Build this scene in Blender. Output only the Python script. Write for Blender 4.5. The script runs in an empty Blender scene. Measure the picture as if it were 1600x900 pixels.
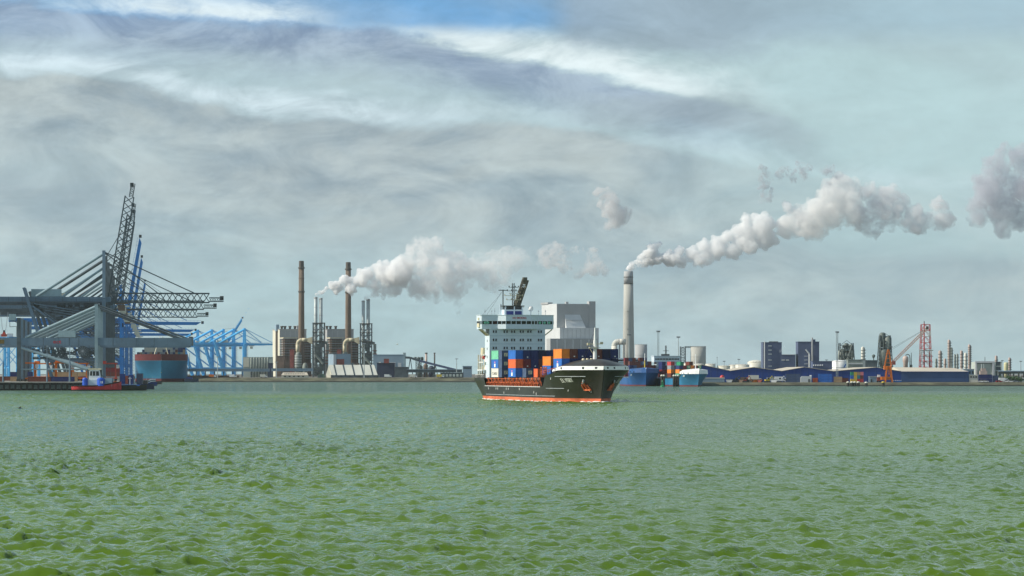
import bpy, math, random
import numpy as np
from mathutils import Matrix, Vector, Euler

random.seed(7)
rnd = random.Random(11)
scene = bpy.context.scene
COL = scene.collection

# ------------------------------------------------------------------ camera
EYE = 8.7            # metres above the water
FPX = 5200.0         # focal length in pixels of a 1600 px wide picture
HZ = 583.0           # row of the horizon in the photograph
cam_data = bpy.data.cameras.new("camera")
cam = bpy.data.objects.new("camera", cam_data)
COL.objects.link(cam)
cam.location = (0, 0, EYE)
cam.rotation_euler = (math.radians(90), 0, 0)
cam_data.sensor_width = 36.0
cam_data.lens = 36.0 * FPX / 1600.0
cam_data.shift_y = (HZ - 450.0) / 1600.0
cam_data.clip_start = 1.0
cam_data.clip_end = 120000.0
scene.camera = cam

# ------------------------------------------------------------------ light
SUN_EL = math.radians(36)
SUN_AZ = math.radians(-97)       # measured from +Y (view direction) towards +X
sun_dir = Vector((math.sin(SUN_AZ) * math.cos(SUN_EL), math.cos(SUN_AZ) * math.cos(SUN_EL), math.sin(SUN_EL)))
sun_data = bpy.data.lights.new("sun", 'SUN')
sun_data.energy = 4.9
sun_data.angle = math.radians(0.53)
sun_data.color = (1.0, 0.93, 0.80)
sun = bpy.data.objects.new("sun", sun_data)
COL.objects.link(sun)
sun.rotation_euler = sun_dir.to_track_quat('Z', 'Y').to_euler()
sun.location = (-300, 0, 400)

scene.view_settings.view_transform = 'Standard'
scene.view_settings.look = 'None'
scene.view_settings.exposure = 0.13
scene.view_settings.gamma = 1.0
scene.view_settings.use_curve_mapping = False
scene.cycles.volume_bounces = 8
scene.cycles.max_bounces = 12
scene.cycles.transparent_max_bounces = 12
scene.cycles.volume_step_rate = 0.16
scene.cycles.volume_max_steps = 512
scene.cycles.use_denoising = True

# ------------------------------------------------------------------ world sky
world = bpy.data.worlds.new("World")
scene.world = world
world.use_nodes = True
wn, wl = world.node_tree.nodes, world.node_tree.links
wn.clear()

def nd(tree, typ, **kw):
    n = tree.nodes.new(typ)
    for k, v in kw.items():
        if k == 'inp':
            for i, val in v.items():
                n.inputs[i].default_value = val
        else:
            setattr(n, k, v)
    return n

class NG:
    """small expression helper for shader node trees"""
    def __init__(self, tree):
        self.t = tree
    def link(self, a, b):
        self.t.links.new(a, b)
    def m(self, op, a, b=None, c=None, clamp=False):
        n = self.t.nodes.new('ShaderNodeMath'); n.operation = op; n.use_clamp = clamp
        for i, v in enumerate((a, b, c)):
            if v is None: continue
            if isinstance(v, (int, float)): n.inputs[i].default_value = v
            else: self.link(v, n.inputs[i])
        return n.outputs[0]
    def noise(self, vec, scale, detail=4, rough=.55, dist=0.0, lac=2.0):
        n = self.t.nodes.new('ShaderNodeTexNoise')
        n.inputs['Scale'].default_value = scale; n.inputs['Detail'].default_value = detail
        n.inputs['Roughness'].default_value = rough; n.inputs['Distortion'].default_value = dist
        n.inputs['Lacunarity'].default_value = lac
        self.link(vec, n.inputs['Vector'])
        return n.outputs[0]
    def ramp(self, fac, a, b, lo=0.0, hi=1.0, smooth=True):
        n = self.t.nodes.new('ShaderNodeMapRange')
        n.interpolation_type = 'SMOOTHSTEP' if smooth else 'LINEAR'
        n.inputs[1].default_value = a; n.inputs[2].default_value = b
        n.inputs[3].default_value = lo; n.inputs[4].default_value = hi
        if isinstance(fac, (int, float)): n.inputs[0].default_value = fac
        else: self.link(fac, n.inputs[0])
        return n.outputs[0]
    def mix(self, fac, a, b, blend='MIX'):
        n = self.t.nodes.new('ShaderNodeMix'); n.data_type = 'RGBA'; n.blend_type = blend
        for s, v in ((n.inputs[0], fac), (n.inputs[6], a), (n.inputs[7], b)):
            if isinstance(v, (int, float)): s.default_value = v
            elif isinstance(v, tuple): s.default_value = (v[0], v[1], v[2], 1)
            else: self.link(v, s)
        return n.outputs[2]
    def comb(self, x, y, z):
        n = self.t.nodes.new('ShaderNodeCombineXYZ')
        for i, v in enumerate((x, y, z)):
            if isinstance(v, (int, float)): n.inputs[i].default_value = v
            else: self.link(v, n.inputs[i])
        return n.outputs[0]

g = NG(world.node_tree)
tc = wn.new('ShaderNodeTexCoord')
sep = wn.new('ShaderNodeSeparateXYZ'); wl.new(tc.outputs['Generated'], sep.inputs[0])
dx, dy, dz = sep.outputs
sky = wn.new('ShaderNodeTexSky'); sky.sky_type = 'NISHITA'; sky.sun_disc = False
sky.sun_elevation = SUN_EL; sky.sun_rotation = SUN_AZ
sky.air_density = 1.0; sky.dust_density = 0.6; sky.ozone_density = 2.0; sky.altitude = 5
STR = 0.07
K = 1.0 / STR
def kc(r, g_, b): return (r * K, g_ * K, b * K)
# long flat cloud banks near the horizon: noise stretched along it
def stretch(ax, az, ox=0.0, oz=0.0):
    return g.comb(g.m('ADD', g.m('MULTIPLY', dx, ax), ox), g.m('MULTIPLY', dy, ax), g.m('ADD', g.m('MULTIPLY', dz, az), oz))
n1 = g.noise(stretch(8, 26), 1.0, 6, .55, 0.5)
n2 = g.noise(stretch(17, 50, 4.3, 1.7), 1.0, 6, .58, 0.6)
n3 = g.noise(stretch(42, 110, 2.3, 3.7), 1.0, 5, .6, 0.3)
n5 = g.noise(stretch(95, 210, 1.1, 6.1), 1.0, 5, .62, 0.4)
n6 = g.noise(stretch(26, 60, 5.1, 2.2), 1.0, 7, .64, 0.9)
n4 = g.noise(stretch(5.5, 22, 7.7, .9), 1.0, 4, .5, 0.4)
xpar = g.m('DIVIDE', g.m('ADD', dx, .18), .36, clamp=True)

def curve_of(pts):
    """height of a cloud bank's upper edge (photo pixels) along the view"""
    n = wn.new('ShaderNodeFloatCurve'); cv = n.mapping.curves[0]
    q = [(((px - 800) / FPX + .18) / .36, (HZ - py) / FPX / .13) for px, py in pts]
    while len(cv.points) < len(q): cv.points.new(.5, .5)
    for p, (a, b_) in zip(cv.points, q): p.location = (a, b_)
    n.mapping.update(); wl.new(xpar, n.inputs['Value'])
    return g.m('MULTIPLY', n.outputs[0], .13)

def bank_of(pts, edge, thick, rough, rimw):
    d = g.m('ADD', g.m('SUBTRACT', curve_of(pts), dz), g.m('ADD', g.m('MULTIPLY', g.m('SUBTRACT', n2, .5), rough), g.m('ADD', g.m('MULTIPLY', g.m('SUBTRACT', n3, .5), rough * .7), g.m('MULTIPLY', g.m('SUBTRACT', n5, .5), rough * .35))))
    body = g.m('MULTIPLY', g.ramp(d, 0, edge), g.ramp(d, edge * 1.5, thick, 1.0, 0.0))
    rim_ = g.m('MULTIPLY', g.ramp(d, -rimw, -rimw * .15), g.ramp(d, -edge * .3, edge * .9, 1.0, 0.0))
    return body, rim_
def xr(a, b_, lo=0.0, hi=1.0): return g.ramp(dx, (a - 800) / FPX, (b_ - 800) / FPX, lo, hi)
A_, rA = bank_of([(-130, -10), (0, 6), (250, 22), (470, 38), (620, 50), (760, 78), (860, 100), (1000, 128), (1150, 160), (1400, 230), (1730, 260)], .0030, .020, .010, .0110)
C_, rC = bank_of([(-130, 118), (0, 116), (130, 112), (220, 122), (300, 150), (400, 174), (520, 178), (640, 192), (800, 186), (1000, 214), (1200, 262), (1730, 330)], .0035, .052, .009, .0075)
D_, rD = bank_of([(-130, -160), (600, -120), (790, -20), (850, 55), (900, -60), (1100, -60), (1730, -100)], .006, .030, .012, .003)
E_, rE = bank_of([(-130, 260), (200, 250), (420, 215), (640, 236), (900, 290), (1100, 330), (1730, 380)], .010, .050, .018, .010)
F_, rF = bank_of([(-130, 60), (700, 60), (850, 112), (960, 140), (1080, 128), (1180, 150), (1320, 215), (1730, 300)], .006, .016, .014, .004)
A_ = g.m('MULTIPLY', A_, xr(1000, 1330, 1, 0)); rA = g.m('MULTIPLY', g.m('MULTIPLY', g.m('MULTIPLY', rA, xr(60, 260, .35, 1)), xr(1000, 1260, 1, 0)), g.ramp(n6, .30, .58, .35, 1.0))
C_ = g.m('MULTIPLY', C_, xr(900, 1350, 1, .15)); rC = g.m('MULTIPLY', g.m('MULTIPLY', rC, xr(520, 820, 1, .25)), g.ramp(n6, .34, .56, .3, 1.0))
F_ = g.m('MULTIPLY', F_, g.m('MULTIPLY', xr(830, 960), xr(1180, 1330, 1, 0)))
# upper right bank: soft grey sheet that fades to the right and downwards
dD = g.m('ADD', dz, g.m('MULTIPLY', g.m('SUBTRACT', n2, .5), .022))
D_ = g.m('MULTIPLY', g.ramp(dD, (HZ - 105) / FPX, (HZ - 60) / FPX), g.m('MULTIPLY', xr(835, 905), g.ramp(g.m('ADD', dx, g.m('MULTIPLY', g.m('SUBTRACT', n1, .5), .06)), (1050 - 800) / FPX, (1480 - 800) / FPX, 1.0, .25)))
glow = g.m('MULTIPLY', g.ramp(n2, .42, .78), g.ramp(dz, .045, .085, 1.0, .35))
blue_gap = g.m('MULTIPLY', g.ramp(g.m('ADD', dz, g.m('MULTIPLY', g.m('SUBTRACT', n1, .5), .012)), (HZ - 78) / FPX, (HZ - 34) / FPX), g.m('MULTIPLY', xr(870, 1050, 1.0, .22), g.ramp(n4, .30, .70, 1.0, .72)))
haze_f = g.ramp(dz, 0.25, .80, .95, .10)
thin = g.ramp(dz, .115, .40, 1.0, .22)
nish = g.mix(1.0, sky.outputs[0], (0.80, 1.0, 1.30), 'MULTIPLY')
veil = g.mix(g.ramp(dz, 0, .075), kc(.375, .535, .565), g.mix(xr(500, 1500), kc(.40, .53, .575), kc(.455, .625, .645)))
veil = g.mix(g.ramp(dz, .11, .26), veil, kc(.47, .62, .68))
c = g.mix(haze_f, nish, veil)
c = g.mix(g.m('MULTIPLY', blue_gap, g.ramp(dz, .12, .3, .92, .0)), c, kc(.115, .345, .66))
# scattered cloud everywhere, as in the part of the sky in view
sc_ = g.m('MULTIPLY', g.ramp(n1, .44, .70), thin)
c = g.mix(g.m('MULTIPLY', sc_, .26), c, kc(.335, .40, .45))
c = g.mix(g.m('MULTIPLY', g.m('MULTIPLY', glow, .42), thin), c, kc(.55, .64, .64))
cream = g.mix(g.ramp(g.m('ADD', g.m('MULTIPLY', n2, .55), g.m('MULTIPLY', n6, .45)), .36, .63), kc(.235, .310, .372), kc(.43, .49, .495))
c = g.mix(g.m('MULTIPLY', E_, .45), c, cream)
c = g.mix(g.m('MULTIPLY', C_, .80), c, cream)
c = g.mix(g.m('MULTIPLY', rC, .9), c, kc(.62, .75, .81))
c = g.mix(g.m('MULTIPLY', D_, .80), c, kc(.285, .375, .455))
rA = g.m('MULTIPLY', rA, g.m('SUBTRACT', 1.0, g.m('MULTIPLY', g.m('MULTIPLY', xr(430, 560), xr(760, 880, 1, 0)), g.ramp(g.m('ADD', dz, g.m('MULTIPLY', g.m('SUBTRACT', n6, .5), .010)), (HZ - 62) / FPX, (HZ - 34) / FPX, 0, .93))))
c = g.mix(g.m('MULTIPLY', rA, .88), c, kc(.74, .84, .86))
c = g.mix(g.m('MULTIPLY', A_, .86), c, g.mix(g.ramp(n6, .34, .66), kc(.205, .285, .420), kc(.36, .455, .56)))
c = g.mix(g.m('MULTIPLY', F_, .55), c, kc(.33, .41, .45))
# broken texture inside the cloud
tex = g.m('ADD', g.m('MULTIPLY', g.m('SUBTRACT', n6, .5), .55), g.m('MULTIPLY', g.m('SUBTRACT', n5, .5), .30))
lum = g.m('ADD', 1.0, g.m('MULTIPLY', tex, g.m('MULTIPLY', thin, xr(1000, 1500, 1.0, .45))))
vs_ = wn.new('ShaderNodeVectorMath'); vs_.operation = 'SCALE'; wl.new(c, vs_.inputs[0]); wl.new(lum, vs_.inputs['Scale']); c = vs_.outputs[0]
bg = wn.new('ShaderNodeBackground'); bg.inputs[1].default_value = STR
wl.new(c, bg.inputs[0])
wo = wn.new('ShaderNodeOutputWorld'); wl.new(bg.outputs[0], wo.inputs[0])

# ------------------------------------------------------------------ helpers
def X(px, D): return (px - 800.0) * D / FPX
def Z(py, D): return EYE + (HZ - py) * D / FPX

def lin(r, g_, b):
    f = lambda c: (c / 255 / 12.92) if c / 255 <= .04045 else ((c / 255 + .055) / 1.055) ** 2.4
    return (f(r), f(g_), f(b))

MATS = {}
def mat(name, rgb, rough=.55, metal=0.0, var=.14, scale=.25, streak=0.0, rust=0.0, bump=0.0, spec=.4, world_coords=False):
    if name in MATS: return MATS[name]
    m = bpy.data.materials.new(name); m.use_nodes = True
    t = m.node_tree; h = NG(t)
    b = t.nodes['Principled BSDF']
    co = t.nodes.new('ShaderNodeTexCoord')
    if world_coords:
        vec = t.nodes.new('ShaderNodeNewGeometry').outputs['Position']
    else: vec = co.outputs['Object']
    n = h.noise(vec, scale, 5, .6)
    dark = tuple(c * (1 - var) for c in rgb); light = tuple(min(1, c * (1 + var)) for c in rgb)
    colr = h.mix(h.ramp(n, .3, .7), dark, light)
    if streak or rust:
        mp = t.nodes.new('ShaderNodeMapping'); mp.inputs['Scale'].default_value = (1.3, 1.3, .11)
        t.links.new(vec, mp.inputs[0])
        s = h.noise(mp.outputs[0], 1.0, 5, .62)
        if streak: colr = h.mix(h.m('MULTIPLY', h.ramp(s, .48, .78), streak), colr, tuple(c * .42 for c in rgb))
        if rust:
            s2 = h.noise(mp.outputs[0], 2.1, 5, .65)
            colr = h.mix(h.m('MULTIPLY', h.ramp(s2, .56, .74), rust), colr, (.17, .065, .028))
    t.links.new(colr, b.inputs['Base Color'])
    b.inputs['Roughness'].default_value = rough
    b.inputs['Metallic'].default_value = metal
    b.inputs['Specular IOR Level'].default_value = spec
    if bump:
        bn = t.nodes.new('ShaderNodeBump'); bn.inputs['Strength'].default_value = bump; bn.inputs['Distance'].default_value = .1
        t.links.new(h.noise(vec, scale * 4, 4, .6), bn.inputs['Height']); t.links.new(bn.outputs[0], b.inputs['Normal'])
    MATS[name] = m
    return m

class MB:
    """collects shapes; build() links them as ONE mesh object"""
    def __init__(self): self.v = []; self.f = []
    def add(self, vs, fs):
        o = len(self.v); self.v.extend([tuple(p) for p in vs]); self.f.extend([tuple(i + o for i in f) for f in fs]); return self
    def box(self, x0, x1, y0, y1, z0, z1):
        if x0 > x1: x0, x1 = x1, x0
        if y0 > y1: y0, y1 = y1, y0
        if z0 > z1: z0, z1 = z1, z0
        return self.add([(x0,y0,z0),(x1,y0,z0),(x1,y1,z0),(x0,y1,z0),(x0,y0,z1),(x1,y0,z1),(x1,y1,z1),(x0,y1,z1)],
                        [(3,2,1,0),(4,5,6,7),(0,1,5,4),(1,2,6,5),(2,3,7,6),(3,0,4,7)])
    def bar(self, p, q, w, h=None):
        p, q = Vector(p), Vector(q); d = (q - p)
        if d.length < 1e-6: return self
        d.normalize(); h = w if h is None else h
        up = Vector((0,0,1)) if abs(d.z) < .95 else Vector((0,1,0))
        s = d.cross(up).normalized() * (w / 2); u = s.cross(d).normalized() * (h / 2)
        vs = [p - s - u, p + s - u, p + s + u, p - s + u, q - s - u, q + s - u, q + s + u, q - s + u]
        return self.add(vs, [(3,2,1,0),(4,5,6,7),(0,1,5,4),(1,2,6,5),(2,3,7,6),(3,0,4,7)])
    def tube(self, p, q, r0, r1=None, n=12, cap=True):
        p, q = Vector(p), Vector(q); r1 = r0 if r1 is None else r1
        d = (q - p).normalized(); up = Vector((0,0,1)) if abs(d.z) < .95 else Vector((1,0,0))
        s = d.cross(up).normalized(); u = s.cross(d).normalized()
        vs = []
        for c, r in ((p, r0), (q, r1)):
            for i in range(n):
                a = 2 * math.pi * i / n; vs.append(c + s * (r * math.cos(a)) + u * (r * math.sin(a)))
        fs = [(i, i + n, (i + 1) % n + n, (i + 1) % n) for i in range(n)]
        if cap: fs += [tuple(range(n)), tuple(range(2 * n - 1, n - 1, -1))]
        return self.add(vs, fs)
    def lathe(self, cx, cy, prof, n=20):
        vs = []
        for r, z in prof:
            for i in range(n):
                a = 2 * math.pi * i / n; vs.append((cx + r * math.cos(a), cy + r * math.sin(a), z))
        fs = []
        for k in range(len(prof) - 1):
            for i in range(n):
                j = (i + 1) % n; fs.append((k*n+i, k*n+j, (k+1)*n+j, (k+1)*n+i))
        fs.append(tuple(range(n - 1, -1, -1))); fs.append(tuple((len(prof)-1)*n + i for i in range(n)))
        return self.add(vs, fs)
    def prism(self, poly, y0, y1):
        """polygon in the XZ plane, counter-clockwise seen from -Y, extruded along Y"""
        n = len(poly)
        vs = [(x, y0, z) for x, z in poly] + [(x, y1, z) for x, z in poly]
        fs = [tuple(range(n)), tuple(range(2*n-1, n-1, -1))] + [(i, i + n, (i+1) % n + n, (i+1) % n) for i in range(n)]
        return self.add(vs, fs)
    def plate(self, poly, z0, z1):
        """polygon in the XY plane (ccw from above), extruded along Z"""
        n = len(poly)
        vs = [(x, y, z0) for x, y in poly] + [(x, y, z1) for x, y in poly]
        fs = [tuple(range(n-1, -1, -1)), tuple(range(n, 2*n))] + [(i, (i+1) % n, (i+1) % n + n, i + n) for i in range(n)]
        return self.add(vs, fs)
    def path(self, pts, r, n=10):
        for a, b in zip(pts[:-1], pts[1:]): self.tube(a, b, r, r, n)
        return self
    def truss(self, p, q, w, h, n, t, side=None):
        """box lattice: four chords and zigzag bracing between p and q"""
        p, q = Vector(p), Vector(q); d = (q - p).normalized()
        s = Vector(side) if side else (d.cross(Vector((0,0,1))) if abs(d.z) < .95 else Vector((0,1,0)))
        s = s.normalized(); u = s.cross(d).normalized()
        cs = [s * (w/2) * a + u * (h/2) * b for a, b in ((-1,-1),(1,-1),(1,1),(-1,1))]
        for c in cs: self.bar(p + c, q + c, t)
        L = (q - p)
        for i in range(n):
            a, b = p + L * (i / n), p + L * ((i + 1) / n); md = (a + b) / 2
            for k in (1, 3):   # the two upright sides
                c0, c1 = cs[k], cs[(k + 1) % 4]
                self.bar(a + c0, md + c1, t * .7); self.bar(md + c1, b + c0, t * .7)
            self.bar(a + cs[0], a + cs[1], t * .7); self.bar(a + cs[3], a + cs[2], t * .7)
            self.bar(a + cs[0], b + cs[1], t * .6)
        return self
    def build(self, name, m, parent=None, smooth=False, loc=None):
        me = bpy.data.meshes.new(name); me.from_pydata(self.v, [], self.f); me.update()
        if smooth:
            me.polygons.foreach_set('use_smooth', [True] * len(me.polygons))
        if m: me.materials.append(m)
        o = bpy.data.objects.new(name, me); COL.objects.link(o)
        if parent: o.parent = parent
        if loc: o.location = loc
        return o

def tag(o, label, cat, group=None, kind=None):
    if label: o['label'] = label
    if cat: o['category'] = cat
    if group: o['group'] = group
    if kind: o['kind'] = kind
    return o
def thing(name, label, cat, loc=(0,0,0), rz=0.0, group=None):
    o = bpy.data.objects.new(name, None); COL.objects.link(o)
    o.location = loc; o.rotation_euler = (0, 0, rz); o.empty_display_size = .5
    return tag(o, label, cat, group)
def piece(mesh, name, m, parent, loc=(0,0,0), rz=0.0):
    """a small part that shares its mesh with its look-alikes"""
    o = bpy.data.objects.new(name, mesh); COL.objects.link(o); o.parent = parent; o.location = loc; o.rotation_euler = (0,0,rz)
    return o
def copy_tree(o, parent=None):
    c_ = o.copy(); COL.objects.link(c_); c_.parent = parent
    for ch in list(o.children): copy_tree(ch, c_)
    return c_
def boxmesh(name, sx, sy, sz, m):
    me = bpy.data.meshes.new(name); b = MB().box(-sx/2, sx/2, -sy/2, sy/2, -sz/2, sz/2)
    me.from_pydata(b.v, [], b.f); me.materials.append(m); return me
def lettering(text, size, m, name, parent, mapf, bold=0.0):
    """flat letters as a mesh; mapf(u, v) -> local point"""
    cu = bpy.data.curves.new(name, 'FONT'); cu.body = text; cu.size = size; cu.resolution_u = 3; cu.offset = bold
    to = bpy.data.objects.new(name, cu); me = bpy.data.meshes.new_from_object(to)
    bpy.data.objects.remove(to); bpy.data.curves.remove(cu)
    for v in me.vertices: v.co = Vector(mapf(v.co.x, v.co.y))
    me.materials.clear(); me.materials.append(m)
    o = bpy.data.objects.new(name, me); COL.objects.link(o); o.parent = parent
    return o

class Site:
    """a thing whose local metres are read off its rows and columns at its own distance"""
    def __init__(self, name, label, cat, px, D, base, rz=0.0, group=None):
        self.px, self.D, self.base, self.s = px, D, base, D / FPX
        self.root = thing(name, label, cat, (X(px, D), D, base), rz, group)
    def x(self, px): return (px - self.px) * self.s
    def z(self, py): return Z(py, self.D) - self.base
    def box(self, name, m, pa, pb, ya, yb, d0, d1, parent=None):
        b = MB().box(self.x(pa), self.x(pb), d0, d1, self.z(ya), self.z(yb) if yb is not None else 0)
        return b.build(name, m, parent or self.root)

# ------------------------------------------------------------------ materials
M = {}
M['hull_black'] = mat('hull_black', (.026, .026, .022), .42, var=.3, scale=.15, streak=.3, rust=.25, bump=.08)
M['boot_red'] = mat('boot_red', (.60, .135, .055), .6, var=.3, scale=.12, streak=.3)
M['white_paint'] = mat('white_paint', (.78, .78, .76), .4, var=.06, scale=.2, streak=.10, rust=.06)
M['cream_paint'] = mat('cream_paint', (.62, .55, .38), .5, var=.2, scale=.5, streak=.3)
M['house_white'] = mat('house_white', (.60, .69, .745), .4, var=.04, scale=.15, streak=.06)  # white paint tinted blue to carry the bluish shade of the front
M['glass_dark'] = mat('glass_dark', (.012, .014, .018), .08, var=.2, spec=.6)
M['glass_blue'] = mat('glass_blue', (.02, .03, .16), .12, var=.2)
M['deck_orange'] = mat('deck_orange', (.50, .11, .03), .6, var=.3, scale=.8, rust=.3)
M['deck_dark'] = mat('deck_dark', (.05, .045, .04), .7, var=.3)
M['steel_dark'] = mat('steel_dark', (.045, .047, .045), .5, var=.3, scale=.6)
M['steel_grey'] = mat('steel_grey', (.30, .33, .35), .5, var=.2)
M['crane_grey'] = mat('crane_grey', (.135, .205, .265), .5, var=.16, scale=.12, streak=.3, rust=.12)
M['crane_pale'] = mat('crane_pale', (.27, .37, .40), .5, var=.14, scale=.12, streak=.25)
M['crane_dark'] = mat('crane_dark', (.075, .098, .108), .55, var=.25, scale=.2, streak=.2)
M['crane_blue'] = mat('crane_blue', (.02, .19, .52), .45, var=.16, scale=.1, streak=.2)
M['crane_light_blue'] = mat('crane_light_blue', (.08, .44, .80), .45, var=.14, scale=.1)
M['crane_red'] = mat('crane_red', (.42, .07, .05), .5, var=.2)
M['cable'] = mat('cable', (.03, .032, .035), .5, var=.1)
M['concrete'] = mat('concrete', (.28, .27, .24), .85, var=.25, scale=.15, streak=.4, bump=.2)
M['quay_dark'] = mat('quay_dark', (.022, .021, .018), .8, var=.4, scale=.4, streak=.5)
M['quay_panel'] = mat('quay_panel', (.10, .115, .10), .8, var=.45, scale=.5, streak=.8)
M['yellow'] = mat('yellow', (.62, .47, .05), .5, var=.15)
M['red'] = mat('red', (.45, .03, .03), .45, var=.2, scale=.5)
M['tug_red'] = mat('tug_red', (.50, .045, .05), .4, var=.25, scale=.5, streak=.4)
M['tug_blue'] = mat('tug_blue', (.02, .09, .48), .45, var=.15)
M['deep_blue'] = mat('deep_blue', (.012, .035, .16), .45, var=.2)
M['brick_brown'] = mat('brick_brown', (.165, .125, .092), .85, var=.12, scale=.05, streak=.35)
M['chimney_dark'] = mat('chimney_dark', (.085, .075, .065), .8, var=.2)
M['chimney_concrete'] = mat('chimney_concrete', (.40, .40, .365), .8, var=.08, scale=.03, streak=.25)
M['plant_cream'] = mat('plant_cream', (.60, .58, .47), .7, var=.06, scale=.05, streak=.2)
M['plant_grey'] = mat('plant_grey', (.36, .37, .37), .7, var=.06, scale=.04, streak=.15)
M['plant_light'] = mat('plant_light', (.56, .58, .58), .6, var=.05, scale=.04, streak=.12)
M['plant_brown'] = mat('plant_brown', (.17, .115, .085), .8, var=.3, scale=.15)
M['rust_red'] = mat('rust_red', (.25, .065, .05), .75, var=.3, scale=.2)
M['pipe_tan'] = mat('pipe_tan', (.55, .50, .34), .5, var=.12)
M['stack_steel'] = mat('stack_steel', (.38, .43, .43), .4, var=.15, scale=.1, streak=.35)
M['panel_blue_grey'] = mat('panel_blue_grey', (.24, .33, .40), .6, var=.1, scale=.05)
M['navy_wall'] = mat('navy_wall', (.085, .11, .19), .6, var=.1, scale=.06, streak=.15)
M['navy_dark'] = mat('navy_dark', (.03, .04, .08), .6, var=.2, scale=.06)
M['shed_blue'] = mat('shed_blue', (.014, .050, .235), .5, var=.12, scale=.05, streak=.15)
M['shed_blue_grey'] = mat('shed_blue_grey', (.042, .090, .215), .5, var=.12, scale=.05, streak=.2)
M['roof_cream'] = mat('roof_cream', (.50, .45, .36), .8, var=.12, scale=.04, streak=.1)
M['roof_pale'] = mat('roof_pale', (.56, .57, .50), .6, var=.08, scale=.05)
M['tank_white'] = mat('tank_white', (.66, .64, .55), .5, var=.08, scale=.08, streak=.25)
M['refinery_grey'] = mat('refinery_grey', (.22, .25, .22), .6, var=.3, scale=.15, streak=.3)
M['refinery_dark'] = mat('refinery_dark', (.10, .125, .115), .6, var=.35, scale=.2)
M['column_pink'] = mat('column_pink', (.46, .36, .31), .5, var=.12, scale=.1, streak=.3)
M['tower_red'] = mat('tower_red', (.50, .07, .07), .5, var=.2)
M['crane_orange'] = mat('crane_orange', (.62, .16, .015), .5, var=.2, scale=.3, rust=.2)
M['pale_green'] = mat('pale_green', (.42, .47, .42), .6, var=.1, scale=.1)
M['maersk_blue'] = mat('maersk_blue', (.03, .19, .34), .45, var=.16, scale=.05, streak=.35)
M['maersk_red'] = mat('maersk_red', (.13, .024, .026), .6, var=.15)
M['ship_blue'] = mat('ship_blue', (.014, .085, .26), .4, var=.15, scale=.1, streak=.3)
M['ship_teal'] = mat('ship_teal', (.025, .16, .30), .4, var=.15, scale=.1, streak=.3)
M['buoy_green'] = mat('buoy_green', (.02, .22, .09), .5, var=.2)
M['rubber'] = mat('rubber', (.015, .015, .015), .9, var=.2)
M['bark'] = mat('bark', (.10, .075, .05), .9, var=.3)
M['leaf'] = mat('leaf', (.05, .10, .035), .7, var=.45, scale=.6)
BOX = {'navy': (.014, .024, .11), 'dark navy': (.008, .011, .05), 'blue': (.02, .13, .46), 'brown': (.13, .036, .025), 'maroon': (.16, .016, .022),
       'orange': (.72, .21, .025), 'red-orange': (.70, .125, .035), 'green': (.03, .27, .14), 'mint green': (.16, .50, .32), 'white': (.70, .68, .60),
       'slate blue': (.055, .085, .16), 'grey': (.26, .28, .29), 'red': (.46, .05, .05), 'yellow': (.60, .42, .06), 'teal': (.03, .22, .26), 'tan': (.38, .26, .15), 'pink': (.62, .20, .22)}
for k_, c_ in BOX.items(): M['box_' + k_] = mat('container_' + k_.replace(' ', '_').replace('-', '_'), c_, .5, var=.13, scale=.4, streak=.25, rust=.08)
# ------------------------------------------------------------------ water
def wave_tile(N, L, wind, peak, rms, seed, cutoff):
    r = np.random.default_rng(seed)
    k1 = np.fft.fftfreq(N, 1.0 / N) * 2 * np.pi / L
    kx, ky = np.meshgrid(k1, k1, indexing='ij'); k = np.sqrt(kx**2 + ky**2); k[0, 0] = 1e-6
    ca = (kx * wind[0] + ky * wind[1]) / k
    ph = np.exp(-1.0 / (k * peak)**2) / k**4 * (ca**4 * .85 + .15) * np.exp(-(k * cutoff)**2)
    ph[0, 0] = 0
    h0 = np.sqrt(ph) * (r.standard_normal((N, N)) + 1j * r.standard_normal((N, N)))
    h = np.real(np.fft.ifft2(h0)); sc = rms / h.std()
    ddx = np.real(np.fft.ifft2(-1j * kx / k * h0)) * sc; ddy = np.real(np.fft.ifft2(-1j * ky / k * h0)) * sc
    jxx = np.gradient(ddx, L / N, axis=0); jyy = np.gradient(ddy, L / N, axis=1); jxy = np.gradient(ddx, L / N, axis=1)
    return h * sc, ddx, ddy, (jxx, jyy, jxy), L
def samp(a, x, y, L):
    N = a.shape[0]
    u = (x / L * N) % N; v = (y / L * N) % N
    i = u.astype(int); j = v.astype(int); fu = u - i; fv = v - j
    i %= N; j %= N; i1 = (i + 1) % N; j1 = (j + 1) % N
    return (a[i, j] * (1 - fu) * (1 - fv) + a[i1, j] * fu * (1 - fv) + a[i, j1] * (1 - fu) * fv + a[i1, j1] * fu * fv)

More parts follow.
